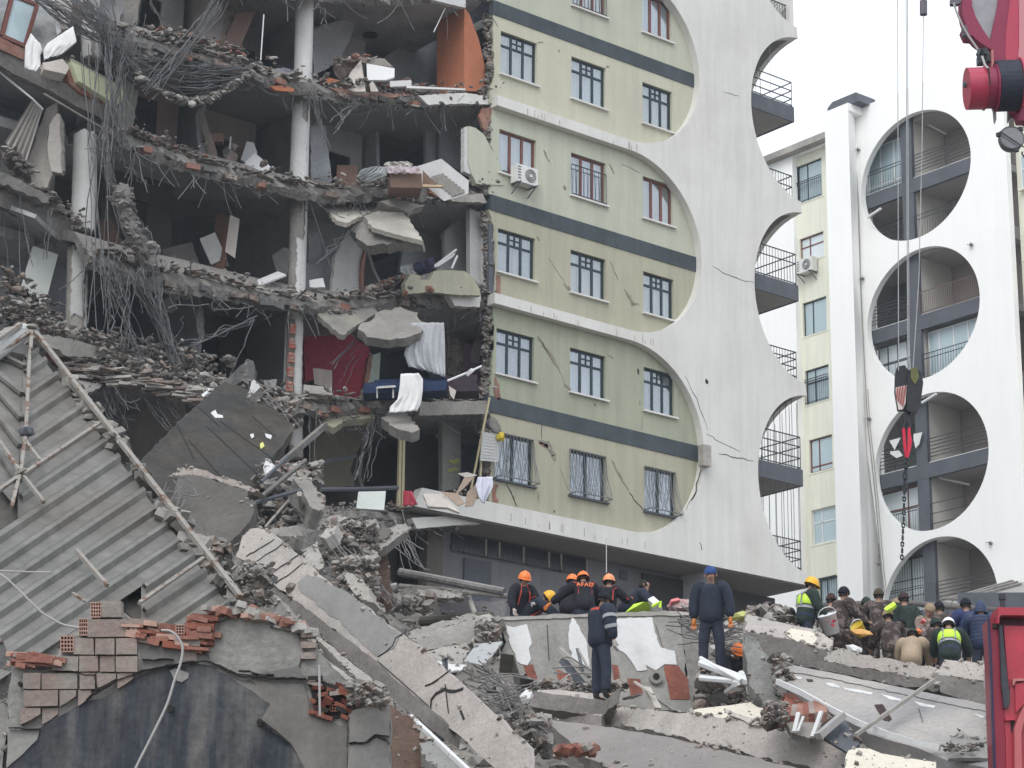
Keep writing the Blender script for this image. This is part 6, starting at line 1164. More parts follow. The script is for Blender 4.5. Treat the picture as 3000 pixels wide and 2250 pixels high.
fall('timber_piece', P1, [(1995, 1320), (2030, 1320), (2240, 1410), (2290, 1450), (2230, 1450), (2010, 1350)], ((1995, 1320, 36.5), (2290, 1450, 35.5), (2010, 1350, 36.3)), .1, M_BEI, 'beige timber piece lying on the cream insulation slab', 'timber', .01)
for i, (a, b, r) in enumerate((((1800, 905), (2130, 1090), .035), ((1800, 945), (2212, 1100), .07), ((1800, 1068), (2212, 1105), .055), ((2130, 1035), (2212, 1085), .06), ((2130, 1035), (2080, 1120), .05), ((2010, 1180), (2110, 1110), .04))):
    mb = MB(); mb.tube([P1.d(a[0], a[1], 39.5), P1.d(b[0], b[1], 39)], r, 7); solo('white_pipe', mb, M_FRW, ('thin white rod uppermost of the bundle below the man in the blue beanie', 'thick white pipe sloping right below the man in the blue beanie', 'nearly level white pipe lowest of the bundle', 'short white pipe rising at the right end of the bundle', 'short white pipe stub folded down at the right of the bundle', 'small grey pipe end under the bundle')[i], 'pipe')
# right hand slab group
two_face('concrete_beam', 'upper left beam of the right slab with a cream plaster patch on top', P2, [(-40, 545), (0, 555), (250, 620), (540, 680), (665, 760), (640, 850), (540, 825), (280, 745), (-40, 690)], [(-40, 695), (280, 750), (540, 830), (640, 855), (610, 960), (560, 1005), (290, 945), (150, 900), (-40, 800)], ((0, 555, 41), (665, 760, 39.5), (0, 690, 38.8)), ((0, 695, 38.7), (640, 855, 38), (290, 945, 38.3)), .3)
fall('plaster_patch', P2, [(275, 700), (330, 665), (480, 690), (535, 750), (530, 800), (440, 790), (350, 755)], ((275, 700, 39.45), (535, 750, 39.05), (440, 790, 38.7)), .015, mat('cream_foam', (.60, .56, .47)), 'cream plaster patch on the upper left beam of the right slab', 'plaster patch')
two_face('concrete_beam', 'middle beam of the right slab below the kneeling soldiers', P2, [(590, 905), (700, 825), (900, 880), (1200, 930), (1500, 985), (1490, 1080), (1200, 1040), (900, 990), (620, 940)], [(600, 935), (900, 992), (1200, 1042), (1490, 1085), (1530, 1170), (1250, 1145), (900, 1070), (560, 1005)], ((600, 905, 37.6), (1500, 985, 36), (620, 940, 37.2)), ((600, 935, 37.2), (1490, 1085, 35.4), (560, 1005, 37.2)), .3)
two_face('concrete_beam', 'right beam of the right slab beside the red truck', P2, [(1485, 1020), (1570, 918), (1750, 930), (1900, 960), (1900, 1095), (1700, 1065), (1500, 1045)], [(1490, 1040), (1700, 1068), (1900, 1100), (1905, 1280), (1700, 1235), (1535, 1180)], ((1485, 1020, 35.6), (1900, 960, 35.5), (1500, 1045, 35.3)), ((1490, 1040, 35.3), (1900, 1100, 34.8), (1535, 1180, 35)), .3)
t = Thing('wall_panel', 'large grey tilted wall panel of the right slab group with a rectangular hole', 'wall panel', P2.d(1200, 1500, 34)); tri = ((240, 960, 37.5), (1900, 1280, 34.4), (950, 1500, 33.5)); pl = P2.pl(*tri)
mb = MB(); mb.prism(jag([P2.p(x, y, pl) for x, y in ((230, 940), (560, 1008), (1250, 1150), (1920, 1285), (1935, 1800), (1600, 1740), (1300, 1620), (950, 1520), (860, 1440), (700, 1330), (240, 1100))], .02, .2), -pl.n*.25); t.part('panel', mb, mat('panel_grey', (.285, .275, .275), .9, .12, .8, .3, 10, col2=(.33, .31, .29), c2=.55))
for pts in (((600, 1115), (660, 1115), (722, 1140), (715, 1155), (640, 1140)), ((742, 1150), (850, 1165), (985, 1190), (985, 1208), (870, 1190), (760, 1168)), ((1050, 1205), (1130, 1220), (1218, 1245), (1210, 1258), (1120, 1245)), ((1318, 1262), (1420, 1285), (1498, 1300), (1480, 1315), (1380, 1300)), ((300, 1045), (420, 1070), (400, 1085)), ((1800, 1360), (1890, 1385), (1880, 1398))):
    mb = MB(); mb.prism(jag([P2.p(x, y, pl)+pl.n*.012 for x, y in pts], .006, .06), -pl.n*.02); t.part('plaster_flake', mb, M_PLW)
for pts in (((1000, 1290), (1068, 1285), (1140, 1402), (1120, 1422), (1072, 1412)), ((450, 1080), (500, 1085), (505, 1100), (460, 1100)), ((1670, 1480), (1700, 1495), (1690, 1505))):
    mb = MB(); mb.prism([P2.p(x, y, pl)+pl.n*.012 for x, y in pts], -pl.n*.02); t.part('hole', mb, mat('dark_hole_brick', (.05, .03, .028), .95, .3, 4, 0))
strip_crack(t, P2, pl, ((1360, 1320), (1390, 1420)), .015); strip_crack(t, P2, pl, ((240, 1010), (700, 1090), (1250, 1210), (1900, 1345)), .02, mat('panel_edge_shadow', (.16, .15, .145), .9, .1, 1, 0), 'edge_shade')  # shadow along the panel edge drawn as a thin dark strip
fall('broken_pillar', P2, [(-60, 700), (60, 760), (150, 900), (215, 1010), (262, 1200), (275, 1335), (185, 1345), (80, 1230), (30, 1180), (-30, 1000)], ((0, 790, 37.5), (215, 1010, 37.2), (185, 1345, 36.8)), .5, mat('greenish_concrete', (.25, .25, .235), .95, .2, 1.4, .6, 10, .25), 'greenish broken pillar standing at the left end of the right slab', 'pillar', .04)
fall('brick_chunk', P2, [(245, 1190), (300, 1190), (440, 1230), (450, 1290), (330, 1330), (280, 1300)], ((245, 1190, 36.2), (440, 1230, 36), (330, 1330, 35.6)), .2, mat('wet_red_brick', (.27, .095, .065)), 'dark red brickwork right of the broken pillar', 'brickwork', .03)
t = Thing('brick_chunk', 'orange hollow brick chunk lying under the white trim strip', 'brickwork', P2.d(420, 1400, 34.5)); a0 = P2.d(290, 1330, 34.8)
for k in range(7):
    a = P2.d(300+k*42, 1335-k*8, 34.8+k*.03); b = P2.d(270+k*50, 1420-k*6, 34.3); mb = MB(); mb.bar(a, b, .17, .14); t.part('brick', mb, (M_BRK, mat('wet_red_brick', (.27, .095, .065)), M_BRKP)[k % 3])
fall('wall_fragment', P2, [(60, 1390), (180, 1350), (270, 1330), (320, 1290), (380, 1280), (330, 1340), (230, 1420), (130, 1455)], ((60, 1390, 34.6), (380, 1280, 34.9), (130, 1455, 34.2)), .1, M_RUBB, 'curved brown wall fragment left of the orange brick chunk', 'wall fragment', .015)
fall('wall_fragment', P2, [(270, 1400), (440, 1360), (600, 1300), (680, 1340), (560, 1470), (480, 1560), (330, 1510)], ((270, 1400, 34.4), (680, 1340, 34.6), (330, 1510, 34)), .1, M_CON, 'grey wall fragment under the orange brick chunk', 'wall fragment')
for i, (a, b, w, m_, dd) in enumerate((((350, 1505), (385, 1350), .055, M_PLW, 33.9), ((380, 1500), (425, 1380), .035, M_PLW, 33.9), ((500, 1545), (570, 1340), .06, M_PLW, 33.7), ((545, 1540), (745, 1370), .15, mat('grey_profile', (.34, .33, .32), .8, .08, 1, .1), 33.6))):
    mb = MB(); mb.bar(P2.d(a[0], a[1], dd), P2.d(b[0], b[1], dd+.2), w, w*.6); solo('white_post', mb, m_, ('leftmost of the short white posts on the long flat beam', 'thin white post next to the leftmost', 'rightmost white post leaning by the grey profile', 'wide grey profile leaning up under the trim strip')[i], 'post')
fall('dark_void_plate', P2, [(590, 1555), (760, 1400), (830, 1520), (880, 1600), (800, 1680)], ((590, 1555, 33.8), (760, 1400, 34), (800, 1680, 33.5)), .05, M_FAS, 'dark plate standing in for the shaded void under the trim strip', 'board', 0)  # flat dark plate put in for the shade of the void
pts = [P2.d(x, y, d_) for x, y, d_ in ((205, 1105, 36.4), (400, 1195, 35.6), (640, 1330, 34.6), (860, 1440, 33.9), (1100, 1535, 33.3), (1300, 1595, 32.9), (1520, 1640, 32.6))]; mb = MB()
for a, b in zip(pts, pts[1:]): mb.bar(a-HF*.1, b-HF*.1, .045, .085)
solo('trim_strip', mb, M_PLW, 'long curved white trim strip lying across the grey wall panel', 'trim')
mb = MB(); mb.bar(P2.d(850, 1530, 33), P2.d(1490, 1082, 34.6), .05, .05); solo('pale_rod', mb, M_CONL, 'straight pale rod crossing over the white trim strip', 'rod')
fall('concrete_edge', P2, [(1900, 870), (1945, 850), (1975, 1200), (1985, 1700), (1930, 1700), (1915, 1300)], ((1900, 870, 34.5), (1945, 850, 34.5), (1930, 1700, 32.5)), .3, mat('flaking_white_concrete', (.42, .41, .395), .9, .1, 2, .4, 12, col2=(.25, .245, .24), c2=.5), 'flaking narrow pillar edge just left of the red truck', 'pillar', .02)
fall('grey_canvas', P2, [(1620, 1540), (1720, 1500), (1800, 1560), (1900, 1560), (1930, 1720), (1600, 1720)], ((1620, 1540, 32.5), (1900, 1560, 32.5), (1600, 1720, 32)), .05, M_CEM, 'grey canvas scrap at the lower right beside the pillar edge', 'canvas', .02)
fall('plaster_piece', P1, [(340, 1210), (390, 1160), (440, 1170), (420, 1230), (350, 1245)], ((340, 1210, 39), (440, 1170, 39), (350, 1245, 38.8)), .08, M_PLW, 'white plaster piece left of the beam under the man', 'plaster piece')
# pipe and roof behind the soldiers
mb = MB(); mb.tube([P2.d(540, 480, 52), P2.d(1200, 455, 52), P2.d(2000, 520, 50)], .065, 10); solo('steel_pipe', mb, mat('brown_grey_pipe', (.13, .115, .11), .6, .15, 1, .1), 'long brown grey pipe behind the soldiers', 'pipe', smooth=True)
t = Thing('shed_roof', 'flat grey sheet metal roof behind the soldiers at the right', 'roof', P2.d(2000, 450, 56)); pl = P2.pl((1560, 450, 54), (2110, 288, 62), (2300, 420, 54))
mb = MB(); mb.prism([P2.p(x, y, pl) for x, y in ((1560, 448), (2112, 290), (2300, 290), (2300, 430), (1700, 470))], ZU*-.08); t.part('sheet', mb, mat('grey_roof_sheet', (.30, .29, .275), .8, .08, 1, .1))
for a, b in (((1600, 440), (2115, 292)), ((1640, 445), (2150, 300)), ((1720, 440), (2180, 318))): mb = MB(); mb.bar(P2.p(a[0], a[1], pl)+ZU*.03, P2.p(b[0], b[1], pl)+ZU*.03, .10, .06); t.part('batten', mb, M_CON)
mb = MB(); mb.bar(P2.d(1680, 440, 54), P2.d(2300, 440, 53), .1, .35); t.part('fascia', mb, M_FAS)
fall('cream_plaster', P2, [(790, 1655), (850, 1635), (960, 1640), (1060, 1680), (1300, 1720), (1500, 1750), (1500, 1800), (760, 1800)], ((790, 1655, 31.5), (1500, 1750, 31), (760, 1800, 30.5)), .1, mat('cream_foam', (.60, .56, .47)), 'cream plaster sheet at the very bottom edge below the grey wall panel', 'slab', .02)
t = Thing('brick_chunk', 'reddish brick remains at the bottom edge left of the taupe slab', 'brickwork', P1.d(760, 1680, 33))
for k in range(26):
    x = 640+rnd.uniform(0, 330); a = P1.d(x, 1630-abs(x-800)*-.1+rnd.uniform(-15, 40), 33+rnd.uniform(-.2, .3)); mb = MB(); mb.cbox(a, rnd.uniform(.08, .2), .12, rnd.uniform(.04, .11), rrot(.3, .6)); t.part('brick', mb, rnd.choice((M_BRK, M_BRKP, mat('wet_red_brick', (.27, .095, .065)))))
# ================================================================== brick wall stump at the lower left, torn canopy
DW = 23.0
def pw(F, x, y, e=0.): return F.d(x, y, DW+e)
t = Thing('brick_wall', 'broken hollow brick wall stump with flaking dark blue and grey plaster', 'wall', pw(P4, 1100, 1659)-ZU*3)
M_NAVY = mat('weathered_navy_plaster', (.042, .048, .060), .9, .3, 1.5, .4, 9, 0, col2=(.125, .122, .117), c2=.52, sharp=.10, c2scale=.9)
nd = M_NAVY.node_tree   # streaks run down the wall
for n_ in nd.nodes:
    if n_.type == 'TEX_NOISE' and n_.inputs['Scale'].default_value < 1: 
        mp = nd.nodes.new('ShaderNodeMapping'); tcn = [q for q in nd.nodes if q.type == 'TEX_COORD'][0]; nd.links.new(tcn.outputs['Object'], mp.inputs[0]); mp.inputs['Scale'].default_value = (4.2, 4.2, .55); nd.links.new(mp.outputs[0], n_.inputs['Vector'])
M_PG = mat('grey_wall_plaster', (.165, .158, .15), .95, .1, 1.2, .3, 12)
def wp(nm, F, pts, m_, e0, th, j=.012, step=.08): mb = MB(); mb.prism(jag([pw(F, x, y, e0) for x, y in pts], j, step), HF*th); return t.part(nm, mb, m_)
s5 = lambda x, y: ((700+x*800/1770)/K8, (1500+y*800/1770-1650)/K8)     # P5 mark -> P4 mark
out = [(55, 2100), (60, 1100), (95, 860), (215, 800), (480, 780), (500, 720), (600, 600), (700, 560), (760, 440), (1000, 440), (1040, 560), (1300, 620), (1640, 640), (1690, 500), (1760, 440), (1900, 400), (2100, 430), (2212, 480), s5(200, 720), s5(380, 760), s5(500, 860), s5(540, 940), s5(680, 1090), s5(760, 1080), s5(900, 1130), s5(975, 1260), s5(985, 1450), s5(990, 2000)]
wp('mortar_core', P4, out, M_MORT, .06, .22, .02)
wp('navy_plaster', P4, [(60, 2100), (85, 1659), (150, 1540), (330, 1330), (460, 1250), (600, 1165), (720, 1115), (830, 1095), (980, 1000), (1130, 915), (1260, 850), (1400, 830), (1600, 815), (1700, 830), (1900, 935), (2080, 980), (2212, 1150), s5(140, 1350), s5(330, 1500), s5(430, 1680), s5(440, 2000)], M_NAVY, .035, .03)
wp('grey_plaster', P4, [(1665, 690), (1700, 600), (1745, 480), (1880, 425), (2100, 455), (2212, 490), s5(200, 745), s5(370, 775), s5(420, 900), s5(385, 1000), s5(430, 1075), s5(200, 1075), s5(80, 1040), (2212, 915), (1900, 890), (1800, 840), (1700, 790)], M_PG, .02, .04)
wp('grey_plaster', P4, [(1130, 650), (1300, 660), (1480, 670), (1470, 760), (1420, 810), (1280, 840), (1130, 885), (1140, 760)], M_PG, .025, .04)
wp('plaster_ledge', P4, [(1120, 640), (1145, 650), (1140, 760), (1300, 770), (1420, 770), (1600, 740), (1600, 790), (1400, 830), (1270, 850), (1130, 895), (1110, 880)], mat('pale_mortar', (.26, .255, .24), .95, .12, 2, .5, 14), .03, .035)
wp('plaster_ledge', P4, [(1480, 680), (1590, 670), (1590, 800), (1490, 800)], M_BRKP, .02, .03)
wp('grey_plaster', P4, [(1720, 830), (1910, 940), (2080, 985), s5(60, 1080), s5(260, 1110), s5(420, 1110), s5(440, 1200), s5(480, 1330), s5(540, 1350), s5(700, 1390), s5(705, 2000), s5(440, 2000), s5(435, 1680), s5(335, 1500), s5(145, 1345), (2190, 1140)], mat('grey_brown_plaster', (.19, .178, .165), .95, .14, 1.5, .3, 10, .25), .03, .035)
wp('corner_render', P4, [s5(712, 1290), s5(800, 1270), s5(970, 1255), s5(975, 1450), s5(880, 1440), s5(820, 1490), s5(715, 1495)], mat('corner_plaster', (.24, .232, .22), .95, .12, 1.5, .4, 12), .0, .08)
wp('corner_render', P4, [s5(712, 1515), s5(830, 1500), s5(890, 1460), s5(975, 1500), s5(985, 2000), s5(712, 2000)], mat('corner_plaster', (.24, .232, .22)), .005, .08)
wp('plaster_ledge', P4, [(85, 1345), (320, 1350), (300, 1430), (120, 1600), (50, 1659), (60, 1400)], mat('pale_mortar', (.26, .255, .24)), .02, .05)
wp('bare_mortar_blob', P4, [(1375, 870), (1420, 850), (1530, 890), (1525, 930), (1470, 965), (1410, 940)], mat('pale_mortar', (.26, .255, .24)), .02, .03)
def hollow_end(x0, y0, x1, y1, F=P4, e=-.01, cols=4, rows_n=4, mm=M_BRK):
    """open end of a hollow brick: dark core with a lattice of clay webs"""
    a, b, c = pw(F, x0, y0, e), pw(F, x1, y0, e), pw(F, x0, y1, e); u, w = b-a, c-a
    mb = MB(); mb.use(mat('brick_hole_dark', (.10, .028, .02), .95, .2, 4, 0)).box(a+HF*.03, u, w, HF*.15)
    mb.use(mm)
    for k in range(cols+1): mb.box(a+u*(k/cols-.035), u*.07, w, HF*.05)
    for k in range(rows_n+1): mb.box(a+w*(k/rows_n-.035)+HF*.002, u, w*.07, HF*.05)
    return t.part('hollow_brick', mb)
M_WEB = mat('clay_web', (.42, .27, .22), .9, .12, 3, .2)
for q in ((735, 318, 815, 435), (640, 450, 708, 580), (492, 590, 592, 715)): hollow_end(*q, mm=M_WEB)
hollow_end(1425, 500, 1490, 590, cols=3, rows_n=4, mm=M_WEB, e=-.05)
def inside(p, poly):
    x, y = p; c = False
    for (x1, y1), (x2, y2) in zip(poly, poly[1:]+poly[:1]):
        if (y1 > y) != (y2 > y) and x < (x2-x1)*(y-y1)/(y2-y1)+x1: c = not c
    return c
expo = [(190, 800), (480, 760), (600, 600), (820, 300), (980, 300), (1045, 450), (1060, 600), (1115, 640), (1115, 880), (950, 960), (780, 1040), (600, 1140), (330, 1300), (170, 1340), (150, 1150), (130, 870)]
rowsb = [(300, 440, [(818, 985)]), (452, 600, [(708, 1040)]), (604, 742, [(592, 762), (770, 930), (936, 1112)]), (750, 880, [(420, 636), (642, 800), (806, 930), (936, 1112)]), (888, 1020, [(185, 330), (336, 630), (640, 770), (780, 940), (946, 1080)]), (1028, 1160, [(190, 470), (480, 620), (630, 740)]), (1170, 1310, [(160, 330), (340, 470)])]
for y0, y1, xs in rowsb:
    for x0, x1 in xs:
        g = 2.5; pts = [(x0+g, y0+g), (x1-g, y0+g), (x1-g, y1-g), (x0+g, y1-g)]
        pts = [(x+rnd.uniform(-4, 4), y+rnd.uniform(-4, 4)) for x, y in pts]; e = rnd.uniform(-.03, .02)
        # trim the lower right corner where the plaster edge crosses
        if y0 > 740 and not inside((x1-g, y1-g), expo): pts = [pts[0], pts[1], (pts[1][0], (y0+y1)/2-20), ((x0+x1)/2, y1-40), (pts[3][0], pts[3][1])]
        mb = MB(); mb.prism([pw(P4, x, y, e) for x, y in pts], HF*.15); t.part('brick', mb, M_BRKP)
mb = MB()
for _ in range(150):   # torn red clay along the broken top courses
    k = rnd.random()
    if k < .3: x, y = rnd.uniform(160, 470), rnd.uniform(735, 830)
    elif k < .8: x = rnd.uniform(1030, 1640); y = 480+(x-1030)*.17+rnd.uniform(-30, 120)
    else: x, y = rnd.uniform(1580, 1720), rnd.uniform(430, 640)
    p = pw(P4, x, y, rnd.uniform(-.03, .12)); mb = MB(); mb.use(rnd.choice((M_BRK, M_BRK, mat('wet_red_brick', (.27, .095, .065)), M_BRKP, M_WEB)))
    L = rnd.uniform(.08, .28); mb.bar(p-HR*L/2, p+HR*L/2+ZU*rnd.uniform(-.02, .0)*2, rnd.uniform(.02, .10), rnd.uniform(.02, .07)); t.part('brick_shard', mb)
for _ in range(60):
    x = rnd.uniform(1700, 2212) if rnd.random() < .5 else None
    F, xx, yy = (P4, x, 375+(x-1700)*.16+rnd.uniform(-20, 20)) if x else (P5, rnd.uniform(0, 500), 0)
    if not x: yy = 620+xx*.31+rnd.uniform(-15, 20)
    mb = MB(); p = pw(F, xx, yy, rnd.uniform(0, .15)); mb.cbox(p, rnd.uniform(.05, .16), .1, rnd.uniform(.03, .08), rrot(.1, .3)); t.part('brick_shard', mb, rnd.choice((M_BRK, M_BRKP, M_WEB, M_RUBW)))
for k in range(34):    # dark broken hollow bricks in the right hand hole
    x, y = rnd.uniform(445, 700), rnd.uniform(1080, 1320); mb = MB(); p = pw(P5, x, y, -.0); mb.use(rnd.choice((mat('brick_hole_dark', (.10, .028, .02)), mat('wet_red_brick', (.27, .095, .065)), M_BRKP, M_DARK)))
    mb.bar(p, p+HR*rnd.uniform(.05, .16)+ZU*rnd.uniform(-.05, .03), rnd.uniform(.02, .06), .04); t.part('brick_shard', mb)
wp('dark_cavity', P5, [(435, 1085), (560, 1100), (700, 1200), (715, 1330), (600, 1345), (500, 1325), (480, 1230)], M_DARK, .04, .05)
hollow_end(590, 1230, 640, 1290, F=P5, e=.0, cols=3, rows_n=3)
for y in (790, 860, 930): wp('brick', P5, [(400, y-20), (500, y-20), (498, y+20), (405, y+22)], M_BRKP, .0, .1)
def wcrack(F, pts, w):
    q = jag([pw(F, x, y, -.0) for x, y in pts], .012, .05, closed=False); mb = MB()
    for a, b in zip(q, q[1:]): mb.bar(a, b+(b-a)*.15, w*.32*rnd.uniform(.5, 1.6), .05, up=HF)
    t.part('crack', mb, M_DARK)
for F, pp, w in ((P4, ((1120, 885), (1260, 850), (1400, 825), (1600, 800), (1700, 800), (1860, 870), (1930, 915), (2080, 920), (2212, 905)), .030), (P5, ((0, 1030), (100, 1045), (200, 1080), (430, 1080)), .03), (P5, ((710, 1500), (830, 1495), (880, 1445), (975, 1500)), .025), (P4, ((70, 1335), (200, 1345), (310, 1345)), .025), (P4, ((700, 1110), (830, 1020), (940, 950), (1110, 885)), .02), (P4, ((300, 860), (450, 870), (640, 890), (760, 905), (790, 1030)), .012), (P4, ((1150, 780), (1400, 780)), .012), (P5, ((140, 1360), (260, 1440), (330, 1500)), .02)): wcrack(F, pp, w)
for x, y, F in ((1380, 1175, P4), (2105, 1290, P4), (160, 975, P4), (780, 1020, P4)): mb = MB(); c = pw(F, x, y, .0); mb.prism([c+(HR*math.cos(a)*.9+ZU*math.sin(a))*(.038 if x > 1000 else .022) for a in [k*math.pi/6 for k in range(12)]], HF*.06); t.part('hole', mb, M_DARK)
# cables hanging before it
def cable(F, pts, d_, r, m_, label):
    P = [F.d(x, y, d_) for x, y in pts]; Q = []
    for i in range(len(P)-1):
        p0, p1, p2, p3 = P[max(i-1, 0)], P[i], P[i+1], P[min(i+2, len(P)-1)]
        for k in range(6): u = k/6; Q.append(.5*((2*p1)+(p2-p0)*u+(2*p0-5*p1+4*p2-p3)*u*u+(3*p1-p0-3*p2+p3)*u**3))
    Q.append(P[-1]); mb = MB(); mb.tube(Q, r, 6); return solo('cable', mb, m_, label, 'cable', smooth=True)
M_CAB = mat('pale_cable', (.36, .35, .34), .7, .06, 3, 0)
cable(P4, [(1305, 545), (1380, 550), (1440, 600), (1478, 680), (1465, 800), (1410, 960), (1350, 1150), (1220, 1420), (1100, 1659), (1020, 1850)], 22.7, .013, M_CAB, 'pale cable hanging in a curve down the navy plaster')
cable(P4, [(-30, 70), (60, 130), (150, 215), (330, 390), (420, 450), (520, 500), (650, 525)], 24, .012, M_CAB, 'pale cable sagging from the left edge to the hollow bricks')
cable(P4, [(-30, 60), (200, 70), (410, 75)], 24.5, .009, M_CAB, 'thin straight cable at the far left above the rough block')
mb = MB(); mb.tube([P5.d(520, 990, 22.6), P5.d(525, 1320, 22.6)], .012, 5); solo('hanging_wire', mb, M_CAB, 'thin wire hanging straight in the broken brick hole', 'wire')
fall('rough_block', P4, [(30, 30), (420, 75), (560, 185), (600, 240), (560, 330), (540, 430), (440, 410), (340, 380), (200, 210), (60, 110)], ((30, 30, 26), (600, 240, 26), (340, 380, 25.5)), .6, M_RUBG, 'rough grey concrete block at the left edge over the canopy', 'concrete block', .04)
fall('concrete_block', P4, [(-40, -90), (200, -60), (420, -30), (430, 80), (60, 60), (-40, 40)], ((-40, -90, 26.4), (420, -30, 26.4), (-40, 40, 26)), .5, M_CON, 'grey concrete piece topmost of the lumps at the left edge', 'concrete block', .04)
fall('pale_slab', P4, [(-40, 370), (100, 350), (300, 420), (500, 600), (500, 800), (200, 800), (60, 640), (-40, 560)], ((-40, 370, 25), (500, 600, 24.6), (60, 640, 24.6)), .3, M_CONL, 'pale slab sloping down behind the lowest brick courses', 'concrete slab')
fall('dark_block', P4, [(-40, 120), (40, 90), (330, 380), (220, 400), (-40, 360)], ((-40, 120, 25.4), (330, 380, 25.2), (-40, 360, 25)), .3, M_COND, 'dark block in shade below the sagging cable', 'concrete block', .04)
fall('white_board', P4, [(55, 600), (215, 735), (140, 815), (85, 900), (60, 850)], ((55, 600, 24.2), (215, 735, 24.2), (85, 900, 24.2)), .03, M_PLW, 'white board showing in the gap left of the brick wall', 'board', 0)
fall('leaning_timber', P4, [(-40, 620), (30, 640), (90, 800), (70, 1100), (50, 1500), (-40, 1500)], ((-40, 620, 23.6), (90, 800, 23.6), (-40, 1500, 23.4)), .2, M_COND, 'dark timber edge at the far left of the brick wall', 'timber')
fall('plaster_corner', P4, [(-60, 1100), (60, 1110), (50, 1400), (30, 1900), (-60, 1900)], ((-60, 1100, 23.2), (60, 1110, 23.2), (-60, 1900, 23)), .2, mat('corner_plaster', (.24, .232, .22)), 'plastered wall corner at the bottom left edge', 'wall')
solo('grit', GRIT, None, None, None, kind='stuff')
# ------------------------------------------------------------------ torn corrugated canopy with its steel frame
t = Thing('canopy', 'torn corrugated canopy with a rusty welded frame lying on its side', 'canopy', P3.d(500, 1659, 28))
tri = ((230, 240, 32), (1300, 1659, 28), (0, 1500, 27)); pl = P3.pl(*tri)
q = lambda x, y, e=0: P3.p(x, y, pl)+pl.n*e
M_SHT = mat('galvanised_sheet', (.20, .195, .18), .6, .14, .9, .1, 6, .25, metal=.1, col2=(.155, .14, .12), c2=.54); M_FRM = mat('rusting_white_steel', (.27, .25, .225), .7, .1, 2.5, .3, 10, col2=(.15, .09, .06), c2=.57, sharp=.04, c2scale=5)
yk = [330, 400, 520, 640, 780, 915, 1050, 1180, 1325, 1455, 1590, 1720, 1850, 1980, 2110, 2240, 2370, 2450]     # ridge marks on the right edge beam
ex = lambda y: 230+(y-240)*(1300-230)/(1659-240)
for i in range(len(yk)-1):
    a, b = yk[i], yk[i+1]; dep = .05 if i % 2 else 0
    xa, xb = ex(a), ex(b); Lx = 1400
    def ln(x0, y0, x1):        # ridge line falls to the left
        return (x1, y0+(x0-x1)*.66)
    xl = 195-(a-300)*.06
    pa, pb = ln(xa, a, max(xl, -60)), ln(xb, b, max(xl, -60))
    if i >= 7: pa, pb = ln(xa, a, -60), ln(xb, b, -60)
    if i >= 13: pa, pb = ln(xa, a, 1150), ln(xb, b, 1150)
    elif i >= 9: pa, pb = ln(xa, a, -60), ln(xb, b, -60)
    quad = [(xa, a), (xb, b), pb, pa]
    mb = MB(); mb.prism([q(x, y, -.03-.03*0) for x, y in quad], -pl.n*.012); o = t.part('sheet_panel', mb, M_SHT)
    mb = MB(); A, B_ = q(*quad[0]), q(*quad[3]); w = (q(*quad[1])-A)*.30
    mb.prism([A-pl.n*.02, A+w*.35+pl.n*.035, B_+w*.35+pl.n*.035, B_-pl.n*.02], w.normalized()*.012); mb.prism([A+w*.35+pl.n*.035, A+w+pl.n*.035, B_+w+pl.n*.035, B_+w*.35+pl.n*.035], -pl.n*.012); mb.prism([A+w+pl.n*.035, A+w*1.35-pl.n*.03, B_+w*1.35-pl.n*.03, B_+w+pl.n*.035], w.normalized()*.012)
    t.part('sheet_rib', mb, M_SHT, parent=o)
# left hand gore whose ridges fall to the right
for i, (x0, y0, x1, y1, x2, y2, x3, y3) in enumerate(((-60, 350, 200, 480, 185, 700, -60, 500), (-60, 500, 185, 700, 180, 900, -60, 620), (-60, 620, 180, 900, 170, 1120, -60, 800), (-60, 800, 170, 1120, 150, 1400, -60, 1060), (-60, 1060, 150, 1400, 120, 1560, -60, 1350))):
    mb = MB(); mb.prism([q(x0, y0, -.05), q(x1, y1, -.05), q(x2, y2, -.05), q(x3, y3, -.05)], -pl.n*.012); t.part('sheet_panel', mb, M_SHT)
    mb = MB(); mb.bar(q(x0, y0, .0), q(x1, y1, .0), .09, .05, up=pl.n); t.part('sheet_rib', mb, M_SHT)
mb = MB(); mb.prism([q(x, y, -.2) for x, y in ((100, 270), (1900, 2450), (1200, 2450), (500, 1900), (-80, 1900), (-80, 400))], -pl.n*.02); t.part('backing_sheet', mb, M_FORM2)
def fr(a, b, w, h=None): w *= .42; h = (h or w/.42)*.42; mb = MB(); mb.bar(q(a[0], a[1], .16), q(b[0], b[1], .16), w, h or w, up=pl.n); return t.part('frame_bar', mb, M_FRM)
fr((225, 235), (1920, 2450), .15, .12); fr((-40, 465), (245, 270), .12)
for a, b, w in (((235, 280), (225, 430), .11), ((218, 430), (216, 500), .08), ((215, 500), (185, 1120), .10), ((180, 1150), (140, 1450), .10), ((135, 1450), (70, 1720), .10), ((-40, 1165), (130, 1420), .10), ((180, 1180), (300, 1340), .10), ((160, 1455), (785, 1030), .10), ((-40, 1590), (120, 1475), .10), ((165, 1470), (330, 1680), .10)): fr(a, b, w)
for x, y, r in ((185, 1130, .16), (135, 1455, .11), (240, 270, .1)): mb = MB(); mb.rock(q(x, y, .2), r*.9); t.part('node', mb, M_FAS if x == 185 else M_FRM)
o4 = lambda x, y: (x, y+750/K8)          # P4 mark -> P3 mark
for a, b, w in ((o4(590, 0), o4(840, 290), .11), (o4(1100, 430), o4(1620, 60), .09), (o4(560, 350), o4(660, 420), .06)): fr(a, b, w)
